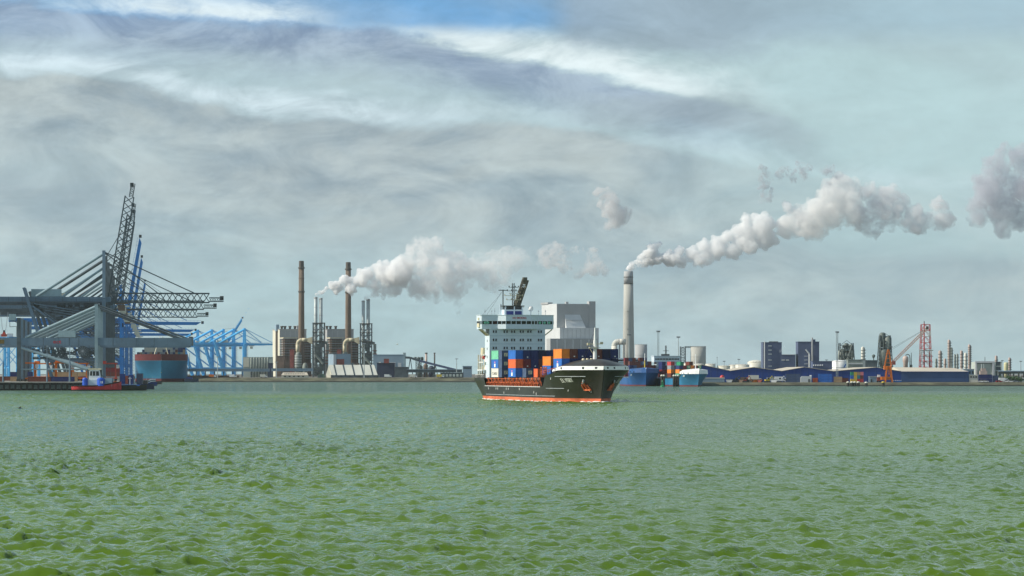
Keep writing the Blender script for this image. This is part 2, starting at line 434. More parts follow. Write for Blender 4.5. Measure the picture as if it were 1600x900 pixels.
def build_water():
    core = np.linspace(-.176, .176, 690)
    cols = np.concatenate([[-1, -.9, -.8, -.6, -.45, -.3, -.21], core, [.21, .3, .45, .6, .8, .9, 1]])
    rows = np.concatenate([[-4000, -1500, -400, 0, 60, 95], np.exp(np.linspace(math.log(112), math.log(1650), 1230)),
                           [1750, 1900, 2150, 2500, 3000, 4000, 6000, 10000, 16000]])
    C, R = np.meshgrid(cols, rows)
    Xg = np.where(np.abs(C) > .78, np.sign(C) * (np.maximum(np.abs(R), 100) + (np.abs(C) - .78) / .22 * np.maximum(0, 15500 - np.abs(R))), C * np.maximum(R, 100.0)); Yg = R.copy()
    fade = np.clip((.2 - np.abs(C)) / .02, 0, 1) * np.clip((R - 100) / 12, 0, 1) * np.clip((1650 - R) / 350, 0, 1)
    # gusts: slow change of wave height over the fairway
    gust = .82 + .22 * np.sin(Xg / 37 + 1.3 * np.sin(Yg / 83)) * np.sin(Yg / 61 + .7 * np.sin(Xg / 29)) + .14 * np.sin(Xg / 17 - Yg / 140)
    a = math.radians(-66); wind = (math.cos(a), math.sin(a))
    b_ = math.radians(-100); wind2 = (math.cos(b_), math.sin(b_))
    T = [wave_tile(512, 113.0, wind, .52, .148, 3, .03), wave_tile(256, 61.0, wind2, .22, .062, 8, .02), wave_tile(128, 307.0, wind, 1.6, .060, 5, .2)]
    Z_ = np.zeros_like(Xg); DX = np.zeros_like(Xg); DY = np.zeros_like(Xg); J = [np.zeros_like(Xg) for _ in range(3)]
    for n, (h, ddx, ddy, jj, L) in enumerate(T):
        xr, yr = (Xg, Yg) if n != 1 else (Xg * .83 - Yg * .56, Xg * .56 + Yg * .83)
        Z_ += samp(h, xr, yr, L)
        ax, ay = samp(ddx, xr, yr, L), samp(ddy, xr, yr, L)
        if n == 1: ax, ay = ax * .83 + ay * .56, -ax * .56 + ay * .83
        DX += ax; DY += ay
        for q in range(3): J[q] += samp(jj[q], xr, yr, L)
    CH = -.56     # drawn together at the crests: sharp tops, round troughs
    w = fade * gust
    jac = (1 + CH * J[0] * w) * (1 + CH * J[1] * w) - (CH * J[2] * w)**2
    foam = np.clip((.36 - jac) / .36, 0, 1) * (fade > .3) * np.clip((R - 118) / 10, 0, 1)
    vs = np.stack([Xg + DX * CH * w, Yg + DY * CH * w, Z_ * w], -1).reshape(-1, 3).astype(np.float32)
    nr, nc = C.shape
    idx = np.arange(nr * nc).reshape(nr, nc)
    quads = np.stack([idx[:-1, :-1], idx[:-1, 1:], idx[1:, 1:], idx[1:, :-1]], -1).reshape(-1, 4).astype(np.int32)
    me = bpy.data.meshes.new('water'); nq = len(quads)
    me.vertices.add(len(vs)); me.vertices.foreach_set('co', vs.ravel())
    me.loops.add(nq * 4); me.loops.foreach_set('vertex_index', quads.ravel())
    me.polygons.add(nq); me.polygons.foreach_set('loop_start', np.arange(0, nq * 4, 4, dtype=np.int32))
    me.polygons.foreach_set('use_smooth', np.ones(nq, dtype=bool))
    at = me.attributes.new('foam', 'FLOAT', 'POINT'); at.data.foreach_set('value', foam.ravel().astype(np.float32))
    me.update(); me.validate()
    m = bpy.data.materials.new('harbour_water'); m.use_nodes = True
    t = m.node_tree; h = NG(t); b = t.nodes['Principled BSDF']
    pos = t.nodes.new('ShaderNodeNewGeometry').outputs['Position']
    sp = t.nodes.new('ShaderNodeSeparateXYZ'); t.links.new(pos, sp.inputs[0])
    # green silty water on this side of the fairway, greyer colour beyond an uneven line
    wob = h.noise(h.comb(h.m('MULTIPLY', sp.outputs[0], .012), h.m('MULTIPLY', sp.outputs[1], .004), 0.0), 1.0, 4, .6)
    front = h.ramp(h.m('ADD', sp.outputs[1], h.m('MULTIPLY', h.m('SUBTRACT', wob, .5), 420)), 1230, 1560)
    silt = h.noise(h.comb(h.m('MULTIPLY', sp.outputs[0], .02), h.m('MULTIPLY', sp.outputs[1], .006), 3.0), 1.0, 4, .6)
    green = h.mix(h.ramp(silt, .3, .7), (.064, .126, .008), (.096, .170, .014))
    colr = h.mix(front, green, (.066, .122, .078))
    fa = t.nodes.new('ShaderNodeAttribute'); fa.attribute_name = 'foam'
    fnz = h.noise(pos, 5.0, 4, .7)
    cap = h.ramp(h.noise(h.comb(h.m('MULTIPLY', sp.outputs[0], .045), h.m('MULTIPLY', sp.outputs[1], .02), 9.0), 1.0, 2, .5), .50, .62)
    ff = h.ramp(h.m('MULTIPLY', h.m('MULTIPLY', fa.outputs['Fac'], cap), h.ramp(fnz, .3, .6, .25, 1.5)), .15, .6)
    colr = h.mix(ff, colr, (.80, .82, .78))
    mp = t.nodes.new('ShaderNodeMapping'); mp.inputs['Rotation'].default_value = (0, 0, math.radians(12)); mp.inputs['Scale'].default_value = (.62, 1.0, 1)
    t.links.new(pos, mp.inputs[0])
    r1 = h.noise(mp.outputs[0], 2.3, 5, .66, .5); r2 = h.noise(mp.outputs[0], .42, 4, .6, .4)
    far_w = h.ramp(sp.outputs[1], 350, 1300)
    def ridge(n): return h.m('SUBTRACT', 1.0, h.m('ABSOLUTE', h.m('SUBTRACT', h.m('MULTIPLY', n, 2.0), 1.0)))
    r3 = ridge(h.noise(mp.outputs[0], .95, 4, .6, .6))
    hgt = h.m('ADD', h.m('ADD', h.m('MULTIPLY', r1, .05), h.m('MULTIPLY', r3, .10)), h.m('MULTIPLY', r2, h.m('MULTIPLY', far_w, 1.25)))
    bn = t.nodes.new('ShaderNodeBump'); bn.inputs['Strength'].default_value = 1.0; bn.inputs['Distance'].default_value = 1.0
    t.links.new(hgt, bn.inputs['Height'])
    # light scattered back out of the silty water does not follow the facets: diffuse about the still surface
    df = t.nodes.new('ShaderNodeBsdfDiffuse'); t.links.new(colr, df.inputs['Color'])
    gn = t.nodes.new('ShaderNodeNewGeometry').outputs['Normal']
    va = t.nodes.new('ShaderNodeVectorMath'); va.operation = 'MULTIPLY_ADD'; t.links.new(gn, va.inputs[0]); va.inputs[1].default_value = (.3, .3, .3); va.inputs[2].default_value = (0, 0, .7)
    vn = t.nodes.new('ShaderNodeVectorMath'); vn.operation = 'NORMALIZE'; t.links.new(va.outputs[0], vn.inputs[0])
    t.links.new(vn.outputs[0], df.inputs['Normal'])
    gl = t.nodes.new('ShaderNodeBsdfGlossy'); gl.inputs['Roughness'].default_value = .06; gl.inputs['Color'].default_value = (1, 1, 1, 1); t.links.new(bn.outputs[0], gl.inputs['Normal'])
    fr = t.nodes.new('ShaderNodeFresnel'); fr.inputs['IOR'].default_value = 1.333; t.links.new(bn.outputs[0], fr.inputs['Normal'])
    mx = t.nodes.new('ShaderNodeMixShader')
    t.links.new(h.m('MULTIPLY', fr.outputs[0], h.m('SUBTRACT', .78, h.m('MULTIPLY', ff, .65))), mx.inputs[0]); t.links.new(df.outputs[0], mx.inputs[1]); t.links.new(gl.outputs[0], mx.inputs[2])
    t.links.new(mx.outputs[0], t.nodes['Material Output'].inputs['Surface']); t.nodes.remove(b)
    me.materials.append(m)
    o = bpy.data.objects.new('water', me); COL.objects.link(o); o['kind'] = 'structure'
build_water()

# ------------------------------------------------------------------ land
QZ = 4.2      # quay deck level
RZ_ = 2.4     # level of the yard across the water
FZ = 4.2      # level of the power station land
def quay_x(D): return -196.5 - (D - 1675) * .1117
M['asphalt'] = mat('asphalt', (.085, .085, .08), .9, var=.3, scale=.05, world_coords=True)
M['grass_bank'] = mat('grass_bank', (.085, .085, .05), .95, var=.5, scale=.09, world_coords=True, bump=.3)
M['wet_stone'] = mat('wet_stone', (.02, .021, .017), .8, var=.5, scale=.4, world_coords=True)
M['yard'] = mat('yard', (.12, .11, .09), .95, var=.35, scale=.05, world_coords=True)

def struct(o): o['kind'] = 'structure'; return o
q = MB().plate([(-3500, 1675), (quay_x(1675), 1675), (quay_x(7000), 7000), (-3500, 7000)], -3, QZ - .05)
struct(q.build('quay', M['concrete']))
quay = bpy.data.objects['quay']
# dark face of the quay with its fender panels, coping and tyres
fx0 = X(-25, 1675)
fx1 = X(116, 1675)
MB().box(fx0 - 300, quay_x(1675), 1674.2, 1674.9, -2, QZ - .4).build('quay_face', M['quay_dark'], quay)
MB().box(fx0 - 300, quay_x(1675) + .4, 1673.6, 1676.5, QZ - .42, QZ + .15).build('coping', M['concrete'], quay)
pm = boxmesh('fender_panel', 1.9, .35, 2.1, M['quay_panel'])
pd = boxmesh('fender_pile', .7, .8, 4.6, M['quay_dark'])
k = 0
xx = fx0
while xx < fx1 + 22:
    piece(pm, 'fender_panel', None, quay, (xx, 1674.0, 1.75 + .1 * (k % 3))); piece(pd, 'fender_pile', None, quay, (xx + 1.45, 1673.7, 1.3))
    xx += 2.9; k += 1

def bank(name, pts, z_top, back, slope=14, wet=1.0):
    """land behind a shoreline: wet stone toe, sloping bank, level top"""
    n = len(pts)
    b = MB()
    vs = [(x, y, -1.5) for x, y in pts] + [(x, y + 4, wet) for x, y in pts]
    b.add(vs, [(i, i + 1, i + 1 + n, i + n) for i in range(n - 1)])
    root = b.build(name, M['wet_stone']); struct(root)
    b = MB()
    vs = [(x, y + 4, wet) for x, y in pts] + [(x, y + 4 + slope * .5, wet + (z_top - wet) * (.55 + .08 * math.sin(i * 1.7))) for i, (x, y) in enumerate(pts)] + [(x, y + 4 + slope, z_top) for x, y in pts]
    b.add(vs, [(i + r * n, i + 1 + r * n, i + 1 + n + r * n, i + n + r * n) for r in range(2) for i in range(n - 1)])
    b.build('bank_slope', M['grass_bank'], root)
    b = MB()
    vs = [(x, y + 4 + slope, z_top) for x, y in pts] + [(x * 1.0 if back is None else x * back / y, back, z_top) for x, y in pts]
    b.add(vs, [(i, i + 1, i + 1 + n, i + n) for i in range(n - 1)])
    b.build('ground', M['yard'], root)
    return root
bank('far_shore', [(X(291, 3240) + i * 25, 3236 + 5 * math.sin(i * .9)) for i in range(26)] , FZ, 9000, slope=22, wet=1.0)
bank('yard_shore', [(X(1082, 2262) + i * 14, 2258 + 2.5 * math.sin(i * 1.3)) for i in range(26)], RZ_, 9000, slope=10, wet=.8)
far = MB().plate([(-9000, 5250), (9000, 5250), (14000, 15000), (-14000, 15000)], -2, 4.0)
struct(far.build('far_land', M['yard']))
# ------------------------------------------------------------------ shipping containers
CM = {}
def container_meshes(L, H, colour):
    key = (L, H, colour)
    if key in CM: return CM[key]
    m = M['box_' + colour]; W = 2.44
    fr = MB(); t = .16
    for sx in (0, 1):
        for sy in (0, 1):
            fr.box(sx * (L - t), sx * (L - t) + t, sy * (W - t), sy * (W - t) + t, .0, H)
    for sy in (0, 1):
        for sz in (0, 1):
            fr.box(t, L - t, sy * (W - t), sy * (W - t) + t, sz * (H - t), sz * (H - t) + t)
    for sx in (0, 1):
        for sz in (0, 1):
            fr.box(sx * (L - t), sx * (L - t) + t, t, W - t, sz * (H - t), sz * (H - t) + t)
    bd = MB(); n = max(8, int(L / .55)); d = .07
    # corrugated long sides, ribbed ends, roof
    for y_in, y_out in ((d, .02), (W - d, W - .02)):
        vs = []; fs = []
        for i in range(n * 2 + 1):
            xx = t + (L - 2 * t) * i / (n * 2); yy = y_in if (i // 1) % 2 == 0 else y_out
            vs += [(xx, yy, t), (xx, yy, H - t)]
        for i in range(n * 2): fs.append((2*i, 2*i+2, 2*i+3, 2*i+1))
        bd.add(vs, fs)
    for x_in, x_out in ((d, .02), (L - d, L - .02)):
        vs = []; fs = []
        for i in range(9):
            yy = t + (W - 2 * t) * i / 8; x_ = x_in if i % 2 == 0 else x_out
            vs += [(x_, yy, t), (x_, yy, H - t)]
        for i in range(8): fs.append((2*i, 2*i+2, 2*i+3, 2*i+1))
        bd.add(vs, fs)
    bd.add([(t, t, H - .06), (L - t, t, H - .06), (L - t, W - t, H - .06), (t, W - t, H - .06)], [(0,1,2,3)])
    bd.add([(t, t, .12), (L - t, t, .12), (L - t, W - t, .12), (t, W - t, .12)], [(3,2,1,0)])
    out = []
    for nm, b in (('corner_frame', fr), ('corrugated_body', bd)):
        me = bpy.data.meshes.new(nm); me.from_pydata(b.v, [], b.f); me.materials.append(m); out.append(me)
    CM[key] = out
    return out
M['logo_white'] = mat('logo_white', (.74, .74, .68), .6, var=.05)
M['logo_cream'] = mat('logo_cream', (.70, .64, .42), .6, var=.15, scale=3)
M['logo_pink'] = mat('logo_pink', (.60, .22, .42), .6, var=.05)
M['logo_ink'] = mat('logo_ink', (.03, .03, .05), .6, var=.05)

def container(label, colour, loc, rz, L=12.19, H=2.59, group='containers', parent_frame=None, logo=None):
    """local x along the length, y across, z up; placed by the corner at its base"""
    if parent_frame is not None:
        loc = parent_frame @ Vector(loc)
    r = thing('shipping_container', label, 'container', loc, rz, group)
    a, b = container_meshes(L, H, colour)
    piece(a, 'corner_frame', None, r); piece(b, 'corrugated_body', None, r)
    W = 2.44
    if logo == 'end':       # pale square with an emblem on the end panel (towards +x)
        MB().box(L - .02, L + .015, .72, 1.88, .95, 2.05).build('emblem', M['logo_cream'], r)
        b2 = MB()
        for q_ in range(3): b2.box(L + .015, L + .03, .9 + .12 * q_, 1.35 + .13 * q_, 1.15 + .28 * q_, 1.28 + .28 * q_)
        b2.build('emblem_stroke', M['box_slate blue'], r)
    if logo == 'figure':    # white upright mark under a pink dot on the long side (y = 0)
        MB().box(L * .42, L * .60, -.015, .03, .35, 1.45).build('white_mark', M['logo_white'], r)
        MB().box(L * .44, L * .57, -.015, .03, 1.70, 2.15).build('pink_mark', M['logo_pink'], r)
    if logo == 'spot':
        MB().box(L - .02, L + .015, 1.2, 1.6, .45, .8).build('placard', M['logo_white'], r)
    if logo == 'word':
        def mp(u, v): return (L * .86 - u * 1.0, -.02, .95 + v)
        # letters read from outside, so they run along -x on this side
        lettering('CARU', 3.0, M['logo_ink'], 'word_mark', r, lambda u, v: (1.6 + u * 1.05, -.02, .75 + v * .42), .02)
    if logo == 'vertical':
        MB().box(.5, L - .5, -.015, .03, .5, 2.2).build('pale_lettering', M['box_grey'], r)
    return r

# ------------------------------------------------------------------ ship hulls
class Hull:
    def __init__(self, L, B, top, rake, stern_cut, zfull, wl_len=.34, wl_pow=1.0, top_len=20.0, stern_low=.72):
        self.L, self.B, self.top, self.rake, self.cut, self.zf = L, B, top, rake, stern_cut, zfull
        self.wl_len, self.wl_pow, self.tl, self.sl = wl_len, wl_pow, top_len, stern_low
    def ends(self, z):
        f = max(0., min(1.2, z / self.zf))
        return -self.rake * f ** 1.1, self.L - self.cut * (1 - min(1, max(0, z + .5) / 6.0)) ** 1.3
    def half(self, s, z):
        s0, s1 = self.ends(z); q_ = max(0.0, s - s0)
        Lw = self.wl_len * self.L
        e1 = max(0., min(1., q_ / Lw)); bw = (1 - (1 - e1) ** 2) ** self.wl_pow
        e2 = max(0., min(1., q_ / self.tl)); bt = 1 - (1 - e2) ** 2.6
        f = max(0., min(1., z / self.zf)); f = f ** 1.35
        b = bw + (bt - bw) * f
        a = max(0., min(1., (s - (self.L - 32)) / 32)); low = 1 - (1 - self.sl) * a * a * (1 - min(1, max(0, z) / 6.5))
        return self.B / 2 * b * low
    def levels(self, s, n):
        zt = self.top(s)
        return [1.15 + (zt - 1.15) * i / n for i in range(n + 1)]
    def stations(self):
        u = [0, .004, .01, .02, .035, .05, .07, .09, .115, .14, .17, .2, .23, .26, .3, .34, .38, .43, .5, .58, .66, .74, .8, .85, .9, .94, .97, 1.0]
        return u
    def grid(self, zfun):
        """rows of points (starboard is -y; x runs forward, bow near x = 0)"""
        out = []
        for u in self.stations():
            row = []
            for i in range(zfun[0]):
                z = zfun[1](u * self.L, i)
                s0, s1 = self.ends(z); s = s0 + (s1 - s0) * u
                row.append((-s, self.half(s, z) if u > 0 else .12, z))
            out.append(row)
        return out
    def mesh(self, b, zfun, close=True):
        gr = self.grid(zfun); n = zfun[0]; m_ = len(gr)
        for sgn in (-1, 1):
            vs = [(x, sgn * y, z) for row in gr for x, y, z in row]
            fs = []
            for i in range(m_ - 1):
                for j in range(n - 1):
                    q_ = (i*n+j, i*n+j+1, (i+1)*n+j+1, (i+1)*n+j)
                    fs.append(q_ if sgn > 0 else q_[::-1])
            b.add(vs, fs)
        if close:   # stem bar and transom
            for row in (gr[0], gr[-1]):
                vs = [(x, -y, z) for x, y, z in row] + [(x, y, z) for x, y, z in row]
                b.add(vs, [(j, j + 1, j + 1 + n, j + n) for j in range(n - 1)])
    def build(self, root, m_up, m_low, boot=1.15):
        b = MB(); nl = 8
        self.mesh(b, (nl + 1, lambda s, i: boot + (self.top(s) - boot) * i / nl)); up = b.build('hull', m_up, root, True)
        b = MB(); self.mesh(b, (4, lambda s, i: -1.6 + (boot + 1.6) * i / 3)); b.build('boot_topping', m_low, root, True)
        return up
    def deck(self, root, name, m, s_a, s_b, z, inset=.25):
        ss = [s_a + (s_b - s_a) * i / 14 for i in range(15)]
        pl = [(-s, -(max(.1, self.half(s, z) - inset))) for s in ss]
        pr = [(-s, (max(.1, self.half(s, z) - inset))) for s in ss]
        poly = pl + pr[::-1]
        b = MB(); n = len(poly)
        b.add([(x, y, z) for x, y in poly], [(i, i + 1, n - 2 - i, n - 1 - i) for i in range(14)])
        return b.build(name, m, root)

def shroud(root, base, size, n, m, name='mast'):
    pass

# ------------------------------------------------------------------ the container ship under way
TH = math.asin(.193)
SHIP_RZ = -math.pi / 2 + TH            # local +x (bow) points towards the viewer and to the right
ship_loc = Vector((26.3, 985.0, 0.0))
ship = thing('container_ship', 'black container ship with orange boot topping and tall white bridge under way', 'ship', ship_loc, SHIP_RZ)
SF = Matrix.Translation(ship_loc) @ Matrix.Rotation(SHIP_RZ, 4, 'Z')
def sm(a, b, t):
    t = max(0., min(1., (t - a) / (b - a))); return t * t * (3 - 2 * t)
def ship_top(s):
    if s > 125.5: return 4.6 + 2.6 * sm(125.5, 127.5, s)
    return 4.6 + 3.5 * (1 - sm(30.5, 35.5, s)) + 1.5 * (1 - sm(6, 32, s))
H1 = Hull(145, 22.6, ship_top, 4.2, 9.0, 9.6)
H1.stations = lambda: [0, .003, .008, .016, .027, .04, .055, .07, .09, .11, .135, .16, .185, .205, .218, .23, .242, .26, .3, .36, .43, .5, .58, .66, .74, .8, .84, .865, .875, .885, .9, .94, .97, 1.0]
H1.build(ship, M['hull_black'], M['boot_red'])
H1.deck(ship, 'main_deck', M['deck_dark'], 33, 127, 4.45)
H1.deck(ship, 'poop_deck', M['deck_dark'], 126, 144.5, 7.0)
H1.deck(ship, 'forecastle_deck', M['deck_dark'], -3.2, 34, 8.0)
def hp(s, z, off=0.05, side=-1):
    return (-s, side * (H1.half(s, z) + off), z)
# pale lines welded along the side
for nm, za, s_a, s_b in (('rubbing_strake', 4.5, 36, 126), ('rubbing_strake', 1.75, 24, 124), ('rubbing_strake', 4.1, 15, 30), ('rubbing_strake', 7.7, 1, 17)):
    for side in (-1, 1):
        b = MB(); N_ = 30
        for i in range(N_):
            a0, a1 = s_a + (s_b - s_a) * i / N_, s_a + (s_b - s_a) * (i + 1) / N_
            b.bar(hp(a0, za, .06, side), hp(a1, za, .06, side), .12, .16)
        b.build(nm, M['steel_grey'] if za != 4.5 else M['white_paint'], ship)
# draught and bow thruster marks, small white marks on the side
mk = boxmesh('hull_mark', .42, .1, .7, M['white_paint'])
for s_, z_ in ((119, 3.7), (105.5, 3.7), (102.5, 3.7), (88, 3.7), (84.5, 3.7), (66.5, 3.7), (92, 2.4), (44, 2.8), (13, 3.6), (41, 2.4), (2.5, 3.2), (22.5, 7.1)):
    p = hp(s_, z_); piece(mk, 'hull_mark', None, ship, p)
# name
def name_map(side):
    def f(u, v):
        s = 13.6 - u * 1.02 if side < 0 else 5.0 + u * 1.02
        z = 5.9 + v + .03 * u
        return hp(s, z, .07, side)
    return f
lettering('E.R. VISBY', 1.6, M['white_paint'], 'ship_name', ship, name_map(-1), .045)
lettering('E.R. VISBY', 1.6, M['white_paint'], 'ship_name', ship, name_map(1), .03)
# anchors in their recesses
for side in (-1, 1):
    a0 = Vector(hp(3.1, 5.0, .15, side)); b = MB()
    pt = lambda ds, dzz, o=.25: Vector(hp(3.1 + ds * .75, 5.0 + dzz, o, side))
    b.bar(pt(0, 1.1), pt(0, -1.2), .5, .5); b.bar(pt(-1.6, -1.3, .35), pt(1.6, -1.3, .35), .55, .45)
    b.bar(pt(-1.5, -1.3, .35), pt(-1.2, .2, .4), .4, .4); b.bar(pt(1.5, -1.3, .35), pt(1.2, .2, .4), .4, .4)
    b.build('anchor', M['deck_orange'], ship)
    b = MB(); b.tube(pt(0, 1.3, -.3), pt(0, 1.3, .12), .75, .75, 14); b.build('hawse_pipe', M['steel_grey'], ship)

# --- forecastle: white band with ports, and the dark whaleback
ss = [-4.1, -4.0, -3.6, -3.0, -2.0, -.8, .8, 2.6, 4.6, 6.8, 9.2, 11.8, 14.2, 16.2]
def rim(s, z, k=1.0): return max(.02, H1.half(s, 9.6)) * k
def band_z(s, t):      # lower and upper edge; the band tapers away aft
    zl = H1.top(s) + .03
    zu = zl + 1.15 * (1 - .45 * sm(6, 16.2, s))
    return zl + (zu - zl) * t
b = MB()
for side in (-1, 1):
    vs = []; fs = []
    for s in ss:
        y = rim(s, 9.6)
        vs += [(-s + .05, side * (y + .05), band_z(s, 0)), (-s - .12, side * (y - .12), band_z(s, 1))]
    for i in range(len(ss) - 1):
        q_ = (2*i, 2*i+1, 2*i+3, 2*i+2); fs.append(q_ if side > 0 else q_[::-1])
    b.add(vs, fs)
b.build('forecastle_band', M['white_paint'], ship)
b = MB(); NV = 9
for side in (-1, 1):
    vs = []; fs = []
    for s in ss + [19, 22, 24]:
        y = rim(s, 9.6) - .12; zb = band_z(min(s, 16.2), 1) - (.9 * sm(16, 24, s))
        crown = 12.9 if s > 3 else 12.9 - (3 - s) ** 2 * .048
        for i in range(NV):
            f = i / (NV - 1)
            vs.append((-s - .12, side * y * (1 - f), zb + (crown - zb) * math.sin(f * math.pi / 2) ** .9))
    n_ = len(ss) + 3
    for i in range(n_ - 1):
        for j in range(NV - 1):
            q_ = (i*NV+j, i*NV+j+1, (i+1)*NV+j+1, (i+1)*NV+j); fs.append(q_ if side > 0 else q_[::-1])
    b.add(vs, fs)
b.build('whaleback', mat('whaleback_paint', (.05, .047, .042), .35, var=.25, scale=.2, streak=.3), ship, True)
pw = boxmesh('port_window', .72, .08, .62, M['glass_dark'])
def port(s, side, t=.5):
    p0 = Vector((-s, side * rim(s, 9.6), 0)); p1 = Vector((-(s + .3), side * rim(s + .3, 9.6), 0))
    d = (p1 - p0); o = piece(pw, 'port_window', None, ship, (-s - .04, side * (rim(s, 9.6) - .02), band_z(s, t)), math.atan2(d.y, d.x))
for s_ in (12.6, 8.0, .2, -2.7): port(s_, -1)
for s_ in (-3.2, -1.2, 4.0, 6.5, 9.5): port(s_, 1)
# foremast
b = MB(); b.tube((-8, 0, 12.2), (-8, 0, 18.5), .62, .48, 12); b.tube((-8, 0, 18.5), (-8, 0, 22.3), .4, .18, 10)
b.build('foremast', M['white_paint'], ship)
b = MB(); b.box(-9, -6.6, -1.8, 1.4, 16.2, 16.35); b.bar((-8, -2.2, 17.4), (-8, 2.4, 17.4), .2); b.box(-8.3, -7.5, 1.6, 2.4, 17.4, 18.0); b.box(-8.3, -7.5, -2.4, -1.7, 17.0, 17.7)
b.bar((-8, -1.7, 16.3), (-8, -.3, 14.0), .18); b.build('mast_platform', M['cream_paint'], ship)
b = MB(); b.bar((-9, -3.5, 13.0), (-8.1, -.4, 20.5), .07); b.bar((-14, -2.4, 12), (-8, 0, 19.5), .06); b.build('mast_stay', M['cable'], ship)
b = MB()
for yy in (-3.4, -2.2, -1.0): b.lathe(-8.5, yy, [(.5, 12.0), (.55, 12.7), (.35, 13.1)], 8)
b.build('ventilator', M['cream_paint'], ship)

# --- hatch coamings, lashing frames and rails between the hull and the boxes
b = MB(); b.box(-124, -42, -9.3, 9.3, 4.45, 6.5); b.build('hatch_coaming', M['steel_dark'], ship)
b = MB(); b.box(-124, -42, -9.9, 9.9, 6.52, 7.35); b.build('hatch_cover', M['deck_dark'], ship)
b = MB(); b.box(-28, -13.0, -8.6, 8.6, 8.05, 10.1); b.build('hatch_cover', M['deck_dark'], ship)
stm = MB()
stm.box(-.16, .16, -.16, .16, 0, 2.75); stm.bar((0, 0, 2.4), (1.7, .2, .3), .16); stm.box(-.5, .5, -.22, .22, 2.45, 2.8); stm.box(-.3, .3, -.5, .7, 1.1, 1.3)
sme = bpy.data.meshes.new('deck_stanchion'); sme.from_pydata(stm.v, [], stm.f); sme.materials.append(M['deck_orange'])
for i in range(28): piece(sme, 'deck_stanchion', None, ship, (-122 + i * 3.05, -10.75 + .5 * (i % 2), 4.5 - .15 * (i % 3)))
for i in range(13):
    b = MB(); x0 = -121 + i * 6.1; b.tube((x0, -9.9, 5.0), (x0 + 2.2 + (i % 3), -9.9, 5.0), .33, .33, 8); b.box(x0, x0 + .9, -10.3, -9.5, 4.5, 5.9 + .3 * (i % 2)); b.bar((x0 + 3, -10.2, 4.5), (x0 + 3.8, -9.6, 7.2), .22); b.build('deck_fitting', M['deck_orange'] if i % 3 else M['rust_red'], ship)
for zz in (5.6, 6.9):
    b = MB(); b.bar((-124, -10.95, zz), (-38, -10.95, zz), .14); b.build('deck_rail', M['deck_orange'], ship)
b = MB()
for i in range(60): b.bar((-124 + i * 1.44, -11.05, 4.5), (-124 + i * 1.44, -11.05, 5.6), .07)
b.build('rail_post', M['deck_orange'], ship)
for s_ in (33, 36, 40):
    b = MB(); b.bar((-s_, -9.9, 7.5), (-s_, -9.9, 10.6), .22); b.bar((-s_ + 1.6, -9.9, 7.5), (-s_ + 1.6, -9.9, 10.6), .22); b.bar((-s_, -9.9, 10.4), (-s_ + 1.6, -9.9, 10.4), .18); b.bar((-s_, -9.9, 9), (-s_ + 1.6, -9.9, 9), .14)
    b.build('lashing_frame', M['deck_orange'], ship)
b = MB(); b.bar((-36, -10.6, 9.2), (-18, -9.8, 10.3), .12); b.bar((-36, -10.6, 8.6), (-18, -9.8, 9.9), .1)
for i in range(7): b.bar((-36 + i * 3, -10.6 + .13 * i, 7.9 + .2 * i), (-36 + i * 3, -10.6 + .13 * i, 9.2 + .18 * i), .1)
b.build('bulwark_rail', M['crane_red'], ship)
# cell posts beside the stacks
for s_ in (86.8, 101.5, 117.2):
    b = MB(); b.box(-s_ - .3, -s_ + .3, -10.6, -10.1, 7.3, 13.5); b.box(-s_ - .3, -s_ + .3, 10.1, 10.6, 7.3, 13.5); b.box(-s_ - .3, -s_ + .3, -10.6, 10.6, 10.2, 10.5); b.build('lashing_bridge', M['steel_dark'], ship)

# --- deckhouse and bridge
HF = -127.0
hw = 9.45
ho = MB().box(HF - 8.2, HF, -hw, hw, 7.0, 23.4).build('deckhouse', M['house_white'], ship)
wm = boxmesh('window', .1, .52, .86, M['glass_dark'])
fm = MB(); fm.box(-.03, .05, -.36, .36, .44, .53); fm.box(-.03, .05, -.36, .36, -.53, -.44); fm.box(-.03, .045, -.36, -.27, -.46, .46); fm.box(-.03, .045, .27, .36, -.46, .46)
fme = bpy.data.meshes.new('window_frame'); fme.from_pydata(fm.v, [], fm.f); fme.materials.append(M['house_white'])
for zi in (22.55, 19.75, 17.05, 14.3, 11.5):
    for px_ in (771, 775, 788, 792.2, 799.7, 803.8, 813.5, 817.6, 825.2, 829.4, 842, 846):
        yy = -((808.5 - px_) / 4.72) * 1.02
        w_ = piece(wm, 'window', None, ho, (HF + .03, yy, zi)); piece(fme, 'window_frame', None, w_)
for zi in (22.2, 19.5, 16.8, 14.1):      # openings on the sunny side
    w_ = piece(boxmesh('side_window', .6, .1, .8, M['glass_dark']) if zi == 22.2 else bpy.data.meshes['side_window'], 'window', None, ho, (HF - 4, -hw - .03, zi))
b = MB()
for zi in (21.1, 18.4, 15.7): b.box(HF - .02, HF + .05, -hw - .02, hw + .02, zi, zi + .07)
b.build('deck_line', M['panel_blue_grey'], ho)
